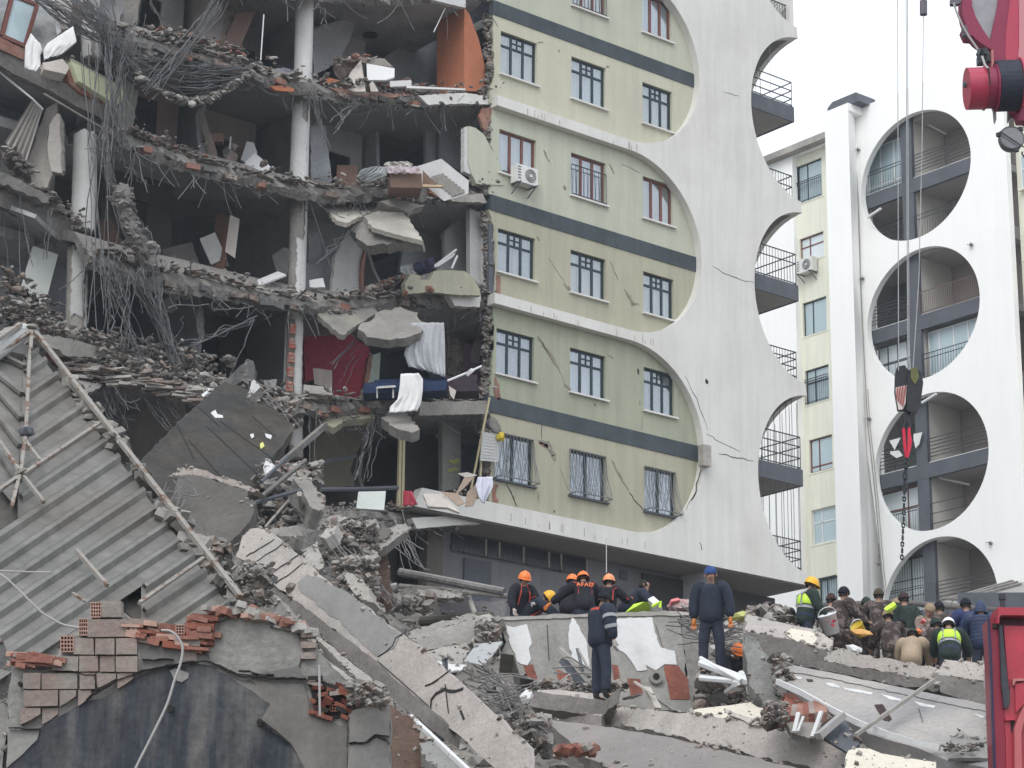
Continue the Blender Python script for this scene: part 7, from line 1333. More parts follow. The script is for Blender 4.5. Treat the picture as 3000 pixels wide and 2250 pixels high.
# gutter roll at the top left, torn plaster clinging to the edge beam
mb = MB(); a, b = P3.d(-80, 390, 30.5), P3.d(190, 200, 31.8); mb.tube([a, b], .13, 14); t.part('roll', mb, mat('pale_rolled_sheet', (.40, .40, .385), .5, .08, 1, .1)); mb = MB(); mb.bar(P3.d(-60, 290, 30.2), P3.d(165, 140, 31.5), .06, .06); t.part('frame_bar', mb, M_FRM)
for k in range(46):
    tt = rnd.uniform(.18, 1.5); x, y = 230+tt*1070, 240+tt*1419; mb = MB(); c = q(x+rnd.uniform(25, 70), y-rnd.uniform(-10, 20), rnd.uniform(-.1, .1)); mb.slabchunk(c, rnd.uniform(.15, .5), rnd.uniform(.1, .25), rnd.uniform(.05, .12), rrot(1, .8)); t.part('clinging_mortar', mb, rnd.choice((M_RUBG, M_CONL, M_CON)))
# ================================================================== red lorry cab corner at the lower right
TD = 30.0
t = Thing('red_lorry', 'corner of a red lorry body cut by the right edge of the picture', 'lorry', P2.d(2100, 1659, TD)-ZU*2)
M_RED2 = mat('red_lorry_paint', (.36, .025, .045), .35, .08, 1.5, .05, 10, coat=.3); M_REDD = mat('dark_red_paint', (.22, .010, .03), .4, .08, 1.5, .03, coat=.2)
def tp(nm, F, pts, m_, e, th, smooth=False): mb = MB(); mb.prism([F.d(x, y, TD+e) for x, y in pts], HF*th); return t.part(nm, mb, m_)
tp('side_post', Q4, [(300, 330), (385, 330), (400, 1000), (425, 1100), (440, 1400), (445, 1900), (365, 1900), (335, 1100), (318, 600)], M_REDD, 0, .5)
tp('side_post_edge', Q4, [(290, 330), (300, 330), (318, 600), (335, 1100), (365, 1900), (350, 1900), (322, 1100), (305, 600)], mat('navy_edge', (.02, .015, .06), .4, .1, 1, 0), -.02, .1)
tp('top_rail', Q4, [(375, 235), (430, 240), (603, 240), (700, 240), (700, 310), (400, 308), (385, 330), (385, 380), (370, 380)], M_RED2, -.15, .5)
tp('rail_shadow_gap', Q4, [(385, 310), (700, 312), (700, 410), (430, 405), (390, 380)], mat('rail_shade_maroon', (.06, .006, .012), .5, .1, 1, 0), .05, .3)  # shade under the top rail, put into a dark red plate
tp('side_panel', Q4, [(425, 400), (700, 405), (700, 900), (500, 900), (470, 960), (455, 800), (440, 600)], mat('bright_red_panel', (.43, .035, .06), .45, .12, 2.5, .06, 9, .12, coat=.2), 0, .3)
tp('hinge_bar', Q4, [(385, 400), (412, 395), (430, 600), (450, 800), (475, 1000), (470, 1120), (430, 1135), (405, 900), (395, 600)], mat('black_rubber', (.045, .045, .055), .6, .15, 3, .1), -.08, .12)
tp('lower_panel', Q4, [(430, 1140), (480, 1100), (480, 870), (700, 860), (700, 1900), (450, 1900), (442, 1400)], M_RED2, -.02, .3)
tp('recess', Q4, [(525, 920), (600, 900), (620, 1080), (530, 1170)], mat('bright_red_panel', (.55, .035, .06)), -.06, .1)
tp('panel_lip', Q4, [(505, 870), (700, 862), (700, 885), (530, 890), (515, 930), (505, 925)], mat('scuffed_pink_edge', (.42, .16, .15), .6, .1, 2, .1), -.09, .12)
tp('panel_step', Q4, [(440, 1215), (520, 1210), (520, 1235), (440, 1240)], mat('bright_red_panel', (.55, .035, .06)), -.08, .1)
tp('slot', Q4, [(485, 1235), (525, 1235), (500, 1330), (488, 1345)], M_DARK, -.03, .1)
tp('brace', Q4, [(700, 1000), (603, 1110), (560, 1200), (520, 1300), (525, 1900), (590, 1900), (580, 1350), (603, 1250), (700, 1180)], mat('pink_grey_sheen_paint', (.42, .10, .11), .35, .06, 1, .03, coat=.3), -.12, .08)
mb = MB(); a = Q4.d(415, 235, TD); mb.tube([a-ZU*.02, a+ZU*.10], .035, 10); mb.tube([a+ZU*.09, a+ZU*.105, a+ZU*.15, a+ZU*.165], .048, 12); t.part('pivot_knob', mb, mat('black_rubber', (.045, .045, .055)), smooth=False)
tp('latch', Q4, [(330, 380), (385, 385), (385, 425), (330, 420)], M_DARK, -.04, .1)
# ================================================================== crane head, upper right
CD = 34.0
t = Thing('crane_boom', 'red crane boom head with winch drum at the upper right edge', 'crane', Q3.d(700, 1100, CD))
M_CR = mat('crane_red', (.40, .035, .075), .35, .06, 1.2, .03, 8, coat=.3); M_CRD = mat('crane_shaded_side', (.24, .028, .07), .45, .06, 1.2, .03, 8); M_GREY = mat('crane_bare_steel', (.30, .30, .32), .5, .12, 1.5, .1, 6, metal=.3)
def cp(nm, pts, m_, e=0., th=.5): mb = MB(); mb.prism([Q3.d(x, y, CD+e) for x, y in pts], HF*th); return t.part(nm, mb, m_)
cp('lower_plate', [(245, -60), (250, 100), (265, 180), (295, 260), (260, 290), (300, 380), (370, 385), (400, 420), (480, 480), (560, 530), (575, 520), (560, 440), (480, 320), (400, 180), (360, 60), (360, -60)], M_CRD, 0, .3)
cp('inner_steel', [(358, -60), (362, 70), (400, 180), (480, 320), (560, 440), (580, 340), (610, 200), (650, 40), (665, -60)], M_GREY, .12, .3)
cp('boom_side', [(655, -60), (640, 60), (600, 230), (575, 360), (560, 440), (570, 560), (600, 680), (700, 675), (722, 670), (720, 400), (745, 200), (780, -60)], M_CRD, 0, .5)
cp('boom_side', [(778, -60), (745, 200), (722, 400), (722, 670), (845, 680), (870, 500), (870, 200), (865, -60)], M_CR, -.02, .5)
cp('boom_side', [(865, -60), (872, 200), (870, 500), (850, 700), (870, 1000), (905, 1120), (1000, 1250), (1000, -60)], mat('crane_sheen_red', (.50, .20, .22), .35, .06, .8, .02, coat=.3), -.05, .5)  # pale sheen on this boom side is put into its colour
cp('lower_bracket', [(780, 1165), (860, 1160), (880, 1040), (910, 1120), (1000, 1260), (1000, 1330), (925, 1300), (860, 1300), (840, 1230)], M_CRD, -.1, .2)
cp('lug', [(255, 285), (298, 262), (330, 380), (262, 385)], mat('dark_grey_lug', (.12, .11, .13), .5, .1, 2, 0), -.05, .1)
cp('lug', [(130, -20), (195, -40), (240, -40), (240, 25), (200, 45), (130, 40)], mat('dark_grey_lug', (.12, .11, .13)), -.05, .1)
cp('sensor_box', [(455, 550), (545, 550), (560, 660), (500, 670), (430, 675), (425, 590), (455, 590)], M_FAS, -.08, .15)
mb = MB()
for x, y in ((440, 570), (500, 560), (450, 640), (530, 640), (480, 600)): mb.cbox(Q3.d(x, y, CD-.12), .06, .06, .12, rrot(.1, .5))
t.part('cable_guide', mb, M_IRON)
A, B_ = Q3.d(302, 960, CD-.25), Q3.d(490, 955, CD-.25)
def cyl(nm, a, b, r, m_, n=28): mb = MB(); mb.tube([a, b], r, n); return t.part(nm, mb, m_, smooth=False)
k = .0
rr = (Q3.d(302, 745, CD-.25)-Q3.d(302, 1165, CD-.25)).length/2
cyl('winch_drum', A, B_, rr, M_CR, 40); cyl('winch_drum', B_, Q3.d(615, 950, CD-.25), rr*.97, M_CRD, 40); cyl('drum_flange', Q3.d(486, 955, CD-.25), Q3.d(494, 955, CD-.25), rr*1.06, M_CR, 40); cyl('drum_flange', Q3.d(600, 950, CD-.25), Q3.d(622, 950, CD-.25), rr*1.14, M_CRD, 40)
cyl('rope_coil', Q3.d(622, 930, CD-.25), Q3.d(860, 920, CD-.25), rr*1.18, mat('black_rope', (.035, .04, .06), .6, .15, 3, .1), 40)
for i in range(12):
    c0, c1 = Q3.d(628+i*19.5, 930-i*.8, CD-.25), Q3.d(642+i*19.5, 930-i*.8, CD-.25); cyl('rope_turn', c0, c1, rr*1.215, mat('black_rope', (.035, .04, .06)), 32)
cyl('drum_flange', Q3.d(862, 915, CD-.25), Q3.d(880, 915, CD-.25), rr*1.3, M_CR, 40); cyl('drum_axle', Q3.d(268, 915, CD-.25), Q3.d(305, 915, CD-.25), .05, M_FAS, 10); cyl('motor', Q3.d(880, 910, CD-.25), Q3.d(960, 905, CD-.25), rr*.33, M_FAS, 14)
cp('drum_slot', [(528, 735), (545, 735), (565, 910), (552, 915)], M_DARK, -rr-.4, .02); cp('rope_guide', [(568, 540), (590, 540), (600, 725), (572, 725)], mat('scuffed_pink_edge', (.42, .16, .15)), -.15, .1); cp('rope_guide', [(590, 1140), (618, 1140), (625, 1290), (612, 1325), (602, 1290)], M_GREY, -.15, .08)
cp('vent_box', [(750, 1170), (810, 1170), (800, 1270), (750, 1310)], M_GREY, .1, .1)
# work lamp
c = Q3.d(790, 1490, CD-.3); r = (Q3.d(650, 1490, CD-.3)-Q3.d(930, 1490, CD-.3)).length/2
mb = MB(); N = 24
for i, (rr_, e) in enumerate(((1, 0), (.97, .12), (.8, .24), (.5, .32), (.15, .36))): pass
rings = [[c+(HR*math.cos(a)+ZU*math.sin(a))*r*s+HF*e for a in [k*2*math.pi/N for k in range(N)]] for s, e in ((.9, -.02), (1, 0), (.97, .1), (.8, .2), (.5, .28), (.15, .30))]
mb.add([p for rg in rings for p in rg], [(i*N+j, i*N+(j+1) % N, (i+1)*N+(j+1) % N, (i+1)*N+j) for i in range(5) for j in range(N)]+[tuple(range(5*N, 6*N))])
tl = Thing('work_lamp', 'round grey work lamp hanging under the crane boom', 'lamp', c-ZU*r); tl.part('housing', mb, mat('lamp_housing_grey', (.12, .12, .125), .5, .1, 2, 0), smooth=True)
mb = MB(); mb.prism([c+(HR*math.cos(a)+ZU*math.sin(a))*r*.9-HF*.01 for a in [k*2*math.pi/N for k in range(N)]], HF*.02); tl.part('lens', mb, mat('lamp_lens_grey', (.20, .20, .21), .12, .25, 2.5, .1, 3, spec=.7))
mb = MB(); mb.tube([Q3.d(660, 1420, CD-.35), Q3.d(920, 1590, CD-.35)], .012, 5)
for k in range(3): a = k*2.1+.8; mb.cbox(c+(HR*math.cos(a)+ZU*math.sin(a))*r*1.03, .06, .06, .06)
tl.part('clip', mb, M_IRON)
mb = MB(); mb.tube([Q3.d(905, 1640, CD-.3), Q3.d(900, 1659, CD-.3), Q3.d(925, 1700, CD-.3)], .015, 5); tl.part('hook', mb, M_IRON)
# winch ropes
def rope(F, pts, d0, d1, r, label, m_=None):
    n = len(pts)-1; mb = MB(); mb.tube([F.d(x, y, d0+(d1-d0)*i/max(n, 1)) for i, (x, y) in enumerate(pts)], r, 5); return solo('steel_cable', mb, m_ or mat('grey_steel_rope', (.36, .36, .37), .5, .1, 3, 0), label, 'cable')
rope(Q3, [(160, 30), (210, 170), (265, 290), (330, 400), (445, 565)], CD-.1, CD-.1, .018, 'pale thin line from the boom plate lug to the sensor box', mat('pale_cable', (.36, .35, .34)))
rope(Q3, [(470, 610), (500, 700), (535, 740)], CD-.3, CD-.6, .018, 'short line from the sensor box to the winch drum', mat('pale_cable', (.36, .35, .34)))
HD = 52.0
rope(D, [(1939, -60), (1941, 800)], HD, HD, .011, 'leftmost of the hoisting cables above the hook block'); rope(D, [(1957, -60), (1961, 795)], HD, HD, .011, 'second hoisting cable from the left above the hook block'); rope(D, [(1960, -60), (1964, 795)], HD+.1, HD+.1, .011, 'third hoisting cable close beside the second')
rope(D, [(1995, 20), (1992, 300), (1985, 600), (1972, 800)], HD, HD, .011, 'rightmost hoisting cable with a swage near the top'); mb = MB(); mb.tube([D.d(1995, 2, HD), D.d(1995, 32, HD)], .09, 8); solo('rope_swage', mb, mat('dark_grey_lug', (.12, .11, .13)), 'grey swage weight on the rightmost hoisting cable', 'weight'); rope(D, [(1995, -60), (1995, 3)], HD, HD, .011, 'short cable length above the grey swage weight')
rope(P7, [(1190, 1195), (1190, 1510)], 64, 60, .014, 'thin line hanging from the overhang to the middle rescuer')
t = Thing('hook_block', 'black crane hook block with a red and white striped plate', 'hook block', Q5.d(540, 690, HD))
def hp(nm, pts, m_, e=0., th=.3): mb = MB(); mb.prism([Q5.d(x, y, HD+e) for x, y in pts], HF*th); return t.part(nm, mb, m_)
M_BLK = mat('block_black', (.018, .02, .025), .5, .15, 2, .1); M_STR = mat('stripe_white', (.62, .52, .50), .5, .08, 3, 0)
hp('side_plate', [(430, 245), (500, 230), (545, 300), (530, 660), (440, 660), (410, 480), (415, 300)], M_BLK, .1, .2); hp('side_plate', [(540, 280), (600, 250), (660, 300), (680, 400), (655, 600), (620, 680), (570, 690), (520, 670), (525, 400)], M_BLK, 0, .4)
hp('side_plate', [(412, 450), (520, 425), (508, 600), (480, 660), (440, 665), (415, 540)], M_STR, .05, .03)
for i in range(4): hp('red_stripe', [(425+i*26, 450-i*7), (437+i*26, 447-i*7), (448+i*20-22, 560+i*22), (432+i*20-20, 560+i*22)], mat('stripe_red', (.32, .07, .05), .5, .1, 3, 0), .02, .02)
hp('sheave', [(560, 260), (620, 250), (640, 350), (600, 420), (560, 360)], mat('dirty_yellow', (.12, .12, .04), .6, .2, 4, .1), -.03, .1); hp('shank', [(505, 680), (550, 690), (545, 760), (570, 830), (540, 830), (515, 760), (500, 830), (480, 830), (500, 740)], M_BLK, .1, .1)
for lb_, pts, dd in (('left red sling', [(478, 845), (492, 835), (506, 860), (508, 940), (516, 1000), (524, 1100), (518, 1135), (508, 1125), (490, 1000), (482, 900)], 0), ('right red sling', [(530, 850), (545, 828), (556, 840), (558, 900), (572, 960), (556, 1060), (536, 1125), (524, 1135), (530, 1060), (532, 960)], -.08)):
    mb = MB(); mb.prism([Q5.d(x, y, HD+dd) for x, y in pts], HF*.10); solo('lifting_sling', mb, mat('red_webbing', (.58, .03, .07), .8, .1, 2, .1), lb_.replace('red sling', 'strand of the red lifting sling under the hook block'), 'sling')
t = Thing('lifting_chain', 'dark lifting chain hanging below the red sling', 'chain', P2.d(1222, 60, HD)); pts = [Q5.d(520, 1140, HD), Q5.d(510, 1230, HD), Q5.d(500, 1330, HD), Q5.d(500, 1460, HD), P7.d(3600, 0, HD) if 0 else Z7.d(1243, 780, HD), Z7.d(1238, 1000, HD), Z7.d(1230, 1150, HD), Z7.d(1222, 1360, HD)]
for i in range(len(pts)-1):
    n = max(2, int((pts[i+1]-pts[i]).length/.13)); mb = MB()
    for k in range(n):
        c = pts[i]+(pts[i+1]-pts[i])*((k+.5)/n); r_ = .075 if i < 3 else .055; ax = HR if k % 2 else (HR*.5+HF*.87)
        mb.tube([c+(ax*math.cos(a)*.55+ZU*math.sin(a))*r_ for a in [j*math.pi/4 for j in range(9)]], .022 if i > 2 else .03, 4, cap=False)
    t.part('chain_length', mb, M_IRON)
# laundry on the far balconies
for i, (q_, dd) in enumerate((([(350, 965), (460, 935), (400, 1055)], 0), ([(360, 1070), (440, 1060), (480, 1110), (420, 1135), (360, 1095)], 0), ([(585, 900), (668, 882), (640, 1000), (605, 1040), (585, 960)], 0))):
    P = [Q5.x(x, y, 72.2) for x, y in q_]; mb = MB(); mb.prism(P, (.02, 0, 0)); solo('laundry', mb, M_CLOTH, ('white cloth hung at a corner on the third round balcony', 'crumpled white cloth low on the third round balcony rail', 'white cloth right of the red sling on the third round balcony')[i], 'cloth')
# ================================================================== people
def skin(vs, es, rs, base, name, sub=1, root=0, smooth=True):
    me = bpy.data.meshes.new(name); me.from_pydata([Vector(v)-base for v in vs], es, [])
    ob = bpy.data.objects.new(name, me); COL.objects.link(ob)
    ob.modifiers.new('s', 'SKIN')
    sv = me.skin_vertices[0].data
    for i, r in enumerate(rs): sv[i].radius = (r, r) if not isinstance(r, tuple) else r; sv[i].use_root = (i == root)
    ob.modifiers[0].branch_smoothing = .4; m_ = ob.modifiers.new('u', 'SUBSURF'); m_.levels = sub; m_.render_levels = sub
    dg = bpy.context.evaluated_depsgraph_get(); out = bpy.data.meshes.new_from_object(ob.evaluated_get(dg))
    bpy.data.objects.remove(ob, do_unlink=True)
    if smooth: out.polygons.foreach_set('use_smooth', [True]*len(out.polygons))
    return out
M_SKIN = mat('skin', (.42, .25, .18), .6, .06, 4, .05); M_HAIR = mat('dark_hair', (.018, .014, .012), .8, .2, 6, .2)
M_NVY = mat('navy_uniform', (.022, .028, .046), .85, .2, 5, .3, 22); M_NV2 = mat('navy_trousers', (.03, .036, .058), .9, .2, 5, .3, 22); M_BLK2 = mat('black_jacket', (.014, .015, .022), .85, .2, 5, .3, 22)
M_CAMO = mat('camouflage_cloth', (.060, .045, .042), .9, .2, 6, .3, 22, col2=(.17, .135, .125), c2=.54, c2scale=9, sharp=.02); M_CAM2 = mat('pale_camouflage', (.20, .15, .13), .9, .2, 6, .3, 22, col2=(.34, .27, .23), c2=.52, c2scale=12, sharp=.02)
M_TAN = mat('tan_jacket', (.36, .28, .20), .9, .1, 4, .3, 16); M_PUF = mat('blue_puffer', (.028, .045, .10), .55, .15, 4, .3, 14); M_LIME = mat('lime_vest', (.55, .82, .08), .75, .05, 3, .1); M_VNAV = mat('vest_navy', (.03, .035, .12), .8, .1, 3, .1)
M_REFL = mat('reflective_grey', (.30, .31, .33), .5, .1, 5, 0); M_OHEL = mat('orange_helmet', (.85, .20, .035), .4, .08, 4, 0, spec=.5); M_YHEL = mat('yellow_helmet', (.80, .42, .015), .4, .06, 4, 0, spec=.5); M_WHEL = mat('white_helmet', (.80, .80, .82), .4, .03, 4, 0, spec=.5)
M_GLV = mat('orange_glove', (.62, .20, .045), .8, .15, 8, .2); M_GLG = mat('grey_glove', (.40, .38, .36), .8, .1, 8, .2); M_RTRIM = mat('red_orange_trim', (.62, .08, .05), .7, .08, 4, 0); M_BBLUE = mat('blue_beanie', (.035, .075, .22), .95, .15, 12, .5, 30); M_BBLK = mat('black_beanie', (.014, .014, .02), .95, .2, 12, .4, 30); M_BTAN = mat('tan_beanie', (.33, .25, .17), .95, .15, 12, .5, 30); M_BGRN = mat('dark_green_beanie', (.03, .045, .04), .95, .2, 12, .5, 30); M_BOOT = mat('black_boots', (.015, .014, .014), .6, .2, 6, .1)
DN = (.14, .05, -1)
def person(F, hx, hy, d, face, label, jacket, trousers, hat=None, hatm=None, lean=0., side=0., armL=((.16, .05, -1), (.02, .25, -1)), armR=((.16, .05, -1), (.02, .25, -1)), legL=((.06, .04, -1), (0, -.05, -1)), legR=((.06, .04, -1), (0, -.05, -1)), scale=1., glove=None, headpitch=0., headyaw=0., vest=False, hood=False, text=None, trim=False, puff=0., bulk=1., gloveR=None, group=None, armband=False, hi=False):
    k = scale; H = F.d(hx, hy, d); ph = R_(face)
    f = -HF*math.cos(ph)+HR*math.sin(ph); l = ZU.cross(f).normalized()
    th = R_(lean); ts = (ZU*math.cos(th)+f*math.sin(th))*math.cos(R_(side))+l*math.sin(R_(side)); tf = (f*math.cos(th)-ZU*math.sin(th))
    hp = th*.55+R_(headpitch); hup = ZU*math.cos(hp)+f*math.sin(hp); yaw = Matrix.Rotation(R_(headyaw), 3, 'Z'); hf = yaw@(f*math.cos(hp)-ZU*math.sin(hp))
    neck = H-hup*.128*k; chest = neck-ts*.14*k; waist = chest-ts*.24*k; pel = waist-ts*.20*k
    feetz = min(0, 0); base = pel-ZU*.9*k
    def limb(o, sgn, segs, lens):
        p = [o]
        for (a, b, c), L in zip(segs, lens): v = (l*a*sgn+f*b+ZU*c).normalized(); p.append(p[-1]+v*L*k)
        return p
    shL, shR = chest+ts*.07*k+l*.185*k*bulk, chest+ts*.07*k-l*.185*k*bulk
    AL, AR = limb(shL, 1, armL, (.29, .26)), limb(shR, -1, armR, (.29, .26))
    hL, hR = pel-ZU*.04*k+l*.095*k, pel-ZU*.04*k-l*.095*k
    LL, LR = limb(hL, 1, legL, (.43, .42)), limb(hR, -1, legR, (.43, .42))
    base = Vector((pel.x, pel.y, min(LL[-1].z, LR[-1].z)-.06*k))
    # continuous body
    V = [pel, waist, chest, neck-hup*.02*k, neck+hup*.035*k, H-hup*.05*k+hf*.015*k, H+hup*.03*k, H+hup*.085*k]; R = [.07, .07, .08, .055, .060, .078, .100, .070]; E = [(0, 1), (1, 2), (2, 3), (3, 4), (4, 5), (5, 6), (6, 7)]
    V.append(H-hup*.01*k+hf*.105*k); R.append(.016); E.append((6, 8))                       # nose
    def add(chain, frm, radii):
        q = frm
        for p, r in zip(chain, radii): V.append(p); R.append(r); E.append((q, len(V)-1)); q = len(V)-1
        return q
    handdir = []
    for A in (AL, AR):
        dv = (A[2]-A[1]).normalized(); w = add([A[0], (A[0]+A[1])/2, A[1], (A[1]+A[2])/2, A[2], A[2]+dv*.07*k], 2, [.040, .040, .036, .036, .030, .036]); handdir.append((A[2], dv, w))
    for Lg in (LL, LR): add([Lg[0], (Lg[0]+Lg[1])/2, Lg[1], (Lg[1]*.6+Lg[2]*.4), Lg[2], Lg[2]+f*.13*k-ZU*.03*k], 0, [.055, .06, .05, .05, .038, .036])
    # fingers: four of unequal length and a thumb from the side of the palm
    for (wr, dv, w), sg in zip(handdir, (1, -1)):
        sd_ = dv.cross(tf).normalized() if abs(dv.dot(tf)) < .95 else l; cu = sd_.cross(dv).normalized()
        if cu.dot(f) < 0: cu = -cu
        for q, ln in zip((-.030, -.010, .010, .030), (.058, .072, .076, .064)):
            a = wr+dv*.10*k+sd_*q*k; V += [a, a+dv*ln*.55*k+cu*.012*k, a+dv*ln*.85*k+cu*.035*k]; R += [.011, .010, .008]; n = len(V); E += [(w, n-3), (n-3, n-2), (n-2, n-1)]
        a = wr+dv*.05*k+cu*.03*k; V += [a, a+dv*.045*k+cu*.028*k]; R += [.013, .010]; n = len(V); E += [(w, n-2), (n-2, n-1)]
    R = [r*k for r in R]
    me = skin(V, E, R, base, 'person', 1); me.materials.clear(); me.materials.append(M_SKIN)
    o = link('person', me); o.location = base; tag(o, label, 'person', group)
    def child(nm, me_, m_): me_.materials.clear(); me_.materials.append(m_); c = link(nm, me_, o); return c
    def cmb(nm, mb, m_=None, smooth=False):
        if m_ is not None and not mb.mats: mb.mats = [m_]
        return link(nm, mb.mesh(nm, base, smooth), o)
    # jacket: torso with hem, collar, two sleeves
    b = bulk; hem = pel-ts*.06*k
    V = [hem-ts*.10*k, waist-ts*.08*k, waist+ts*.08*k, chest-ts*.02*k, chest+ts*.07*k, neck-hup*.012*k]; R = [.205*b, .190*b, .190*b, .195*b, .170*b, .092]; E = [(i, i+1) for i in range(5)]
    R = [r*k for r in R]; child('jacket', skin(V, E, R, base, 'jacket', 2), jacket)
    for A in (AL, AR):
        dv = (A[2]-A[1]); c0 = chest+ts*.05*k; V = [c0+(A[0]-c0)*.30, A[0]-ts*.015*k, A[0]+(A[1]-A[0])*.5, A[1], A[1]+dv*.5, A[2]]
        child('sleeve', skin(V, [(i, i+1) for i in range(5)], [r*b*k for r in (.150, .122, .100, .088, .080, .064)], base, 'sleeve', 2), jacket)
    V = [pel+ts*.12*k, pel-ZU*.06*k]; R = [.18, .165]; E = [(0, 1)]
    for Lg in (LL, LR):
        q = 1
        for p, r in zip([Lg[0]-ZU*.08*k, (Lg[0]+Lg[1])/2, Lg[1], (Lg[1]+Lg[2])/2, Lg[2]+ZU*.03*k], [.118, .108, .090, .086, .080]): V.append(p); R.append(r); E.append((q, len(V)-1)); q = len(V)-1
    R = [r*k for r in R]; child('trousers', skin(V, E, R, base, 'trousers', 1), trousers)
    for Lg in (LL, LR):
        fd = f; V = [Lg[2]+ZU*.10*k, Lg[2]-ZU*.03*k, Lg[2]-ZU*.05*k+fd*.10*k, Lg[2]-ZU*.055*k+fd*.19*k]; child('boot', skin(V, [(0, 1), (1, 2), (2, 3)], [.058*k, .055*k, .048*k, .036*k], base, 'boot', 1), M_BOOT)
    if glove:
        for (wr, dv, w), gm in zip(handdir, (glove, gloveR or glove)):
            V = [wr-dv*.02*k, wr+dv*.05*k, wr+dv*.10*k]; R = [.042*k, .045*k, .040*k]; E = [(0, 1), (1, 2)]
            sd_ = dv.cross(tf).normalized() if abs(dv.dot(tf)) < .95 else l; cu = sd_.cross(dv).normalized()
            if cu.dot(f) < 0: cu = -cu
            for q, ln in zip((-.033, -.011, .011, .033), (.060, .078, .082, .068)):
                a = wr+dv*.11*k+sd_*q*k; n = len(V); V += [a, a+dv*ln*.6*k+cu*.012*k, a+dv*ln*.9*k+cu*.035*k]; R += [.015*k, .014*k, .012*k]; E += [(2, n), (n, n+1), (n+1, n+2)]
            a = wr+dv*.05*k+cu*.035*k; n = len(V); V += [a, a+dv*.05*k+cu*.03*k]; R += [.017*k, .014*k]; E += [(1, n), (n, n+1)]
            child('glove', skin(V, E, R, base, 'glove', 1), gm)
    hl = hup.cross(hf).normalized(); hfo = hl.cross(hup)
    def dome(r1, r2, z0, z1, front=1.12, n=18, m=8, brim=0., ridge=False, c0=None):
        mb = MB(); vs = []; c0 = c0 or H
        for i in range(m+1):
            t = i/m*math.pi/2; rr = math.cos(t); zz = z0+(z1-z0)*math.sin(t)
            for j in range(n):
                a = j*2*math.pi/n; vs.append(c0+hup*zz*k+(hl*math.sin(a)*r1+hfo*math.cos(a)*r2*(front if math.cos(a) > 0 else 1.08))*max(rr, .02)*k)
        mb.add(vs, [(i*n+j, i*n+(j+1) % n, (i+1)*n+(j+1) % n, (i+1)*n+j) for i in range(m) for j in range(n)]+[tuple(range(m*n, m*n+n))])
        if brim:
            r_in = [c0+hup*z0*k+(hl*math.sin(a)*r1+hfo*math.cos(a)*r2*(front if math.cos(a) > 0 else 1.08))*k for a in [j*2*math.pi/n for j in range(n)]]
            r_out = [c0+hup*(z0-.015)*k+(hl*math.sin(a)*(r1+brim*.4)+hfo*math.cos(a)*(r2*(front if math.cos(a) > 0 else 1.08)+(brim*1.9 if math.cos(a) > .3 else brim*.4)))*k for a in [j*2*math.pi/n for j in range(n)]]
            mb.add(r_in+r_out+[p-hup*.008 for p in r_out], [(j, (j+1) % n, n+(j+1) % n, n+j) for j in range(n)]+[(n+j, n+(j+1) % n, 2*n+(j+1) % n, 2*n+j) for j in range(n)]+[(2*n+j, 2*n+(j+1) % n, (j+1) % n, j) for j in range(n)])
        return mb
    if hat == 'helmet':
        cmb('helmet', dome(.122, .130, .010, .155, brim=.018), hatm, True)
        mb = MB(); mb.tube([H+hup*(.02+.135*math.sin(t))*k+hfo*math.cos(t)*.135*k for t in [i*math.pi/10 for i in range(11)]], .010*k, 5); cmb('helmet_ridge', mb, hatm)
        mb = MB()
        for s_ in (-1, 1): mb.tube([H+hl*s_*.112*k+hup*.01*k, H+hl*s_*.085*k-hup*.06*k, H+hfo*.05*k-hup*.115*k], .007*k, 4)
        cmb('chin_strap', mb, M_BOOT)
        cmb('hair', dome(.098, .10, -.055, .07, front=.55), M_HAIR, True)
    elif hat == 'beanie':
        fc_ = math.cos(ph) > .2; cmb('beanie', dome(.108, .113, .036 if fc_ else .008, .155), hatm, True)
        if not fc_: cmb('hair', dome(.094, .098, -.045, .07, front=.5), M_HAIR, True)
    elif hat == 'hood': cmb('hood', dome(.125, .128, -.10, .15, front=.9), hatm, True)
    elif hat == 'cap': cmb('cap', dome(.104, .108, .03, .125, brim=.03), hatm, True); cmb('hair', dome(.098, .10, -.055, .07, front=.5), M_HAIR, True)
    else: cmb('hair', dome(.100, .103, -.03, .125, front=.92, c0=H-hf*.012*k), M_HAIR, True)
    if math.cos(ph+R_(headyaw)) > -.3 and hat != 'hood':
        for s_ in (-1, 1):
            mb = MB(); c = H+hup*.012*k+hf*.083*k+hl*s_*.032*k; mb.cbox(c, .020*k, .02*k, .011*k); cmb('eye', mb, M_DARK); mb = MB(); mb.cbox(H-hup*.0*k-hf*.01*k+hl*s_*.088*k, .02*k, .03*k, .05*k); cmb('ear', mb, M_SKIN)
        mb = MB(); mb.box(H-hup*.058*k+hf*.078*k-hl*.022*k, hl*.044*k, -hup*.008*k, hf*.012*k); cmb('mouth', mb, mat('lips', (.26, .10, .09), .6, .05, 4, 0))
    def ring(c, ax, r1, r2, w, m_, nm):
        u = ax.cross(f).normalized() if abs(ax.dot(f)) < .9 else ax.cross(l).normalized(); v = u.cross(ax); N = 20; vs = []
        for z in (-w/2, w/2): vs += [c+ax*z+(u*math.cos(a)*r1+v*math.sin(a)*r2) for a in [i*2*math.pi/N for i in range(N)]]
        mb = MB(); mb.add(vs, [(i, (i+1) % N, N+(i+1) % N, N+i) for i in range(N)]); cmb(nm, mb, m_)
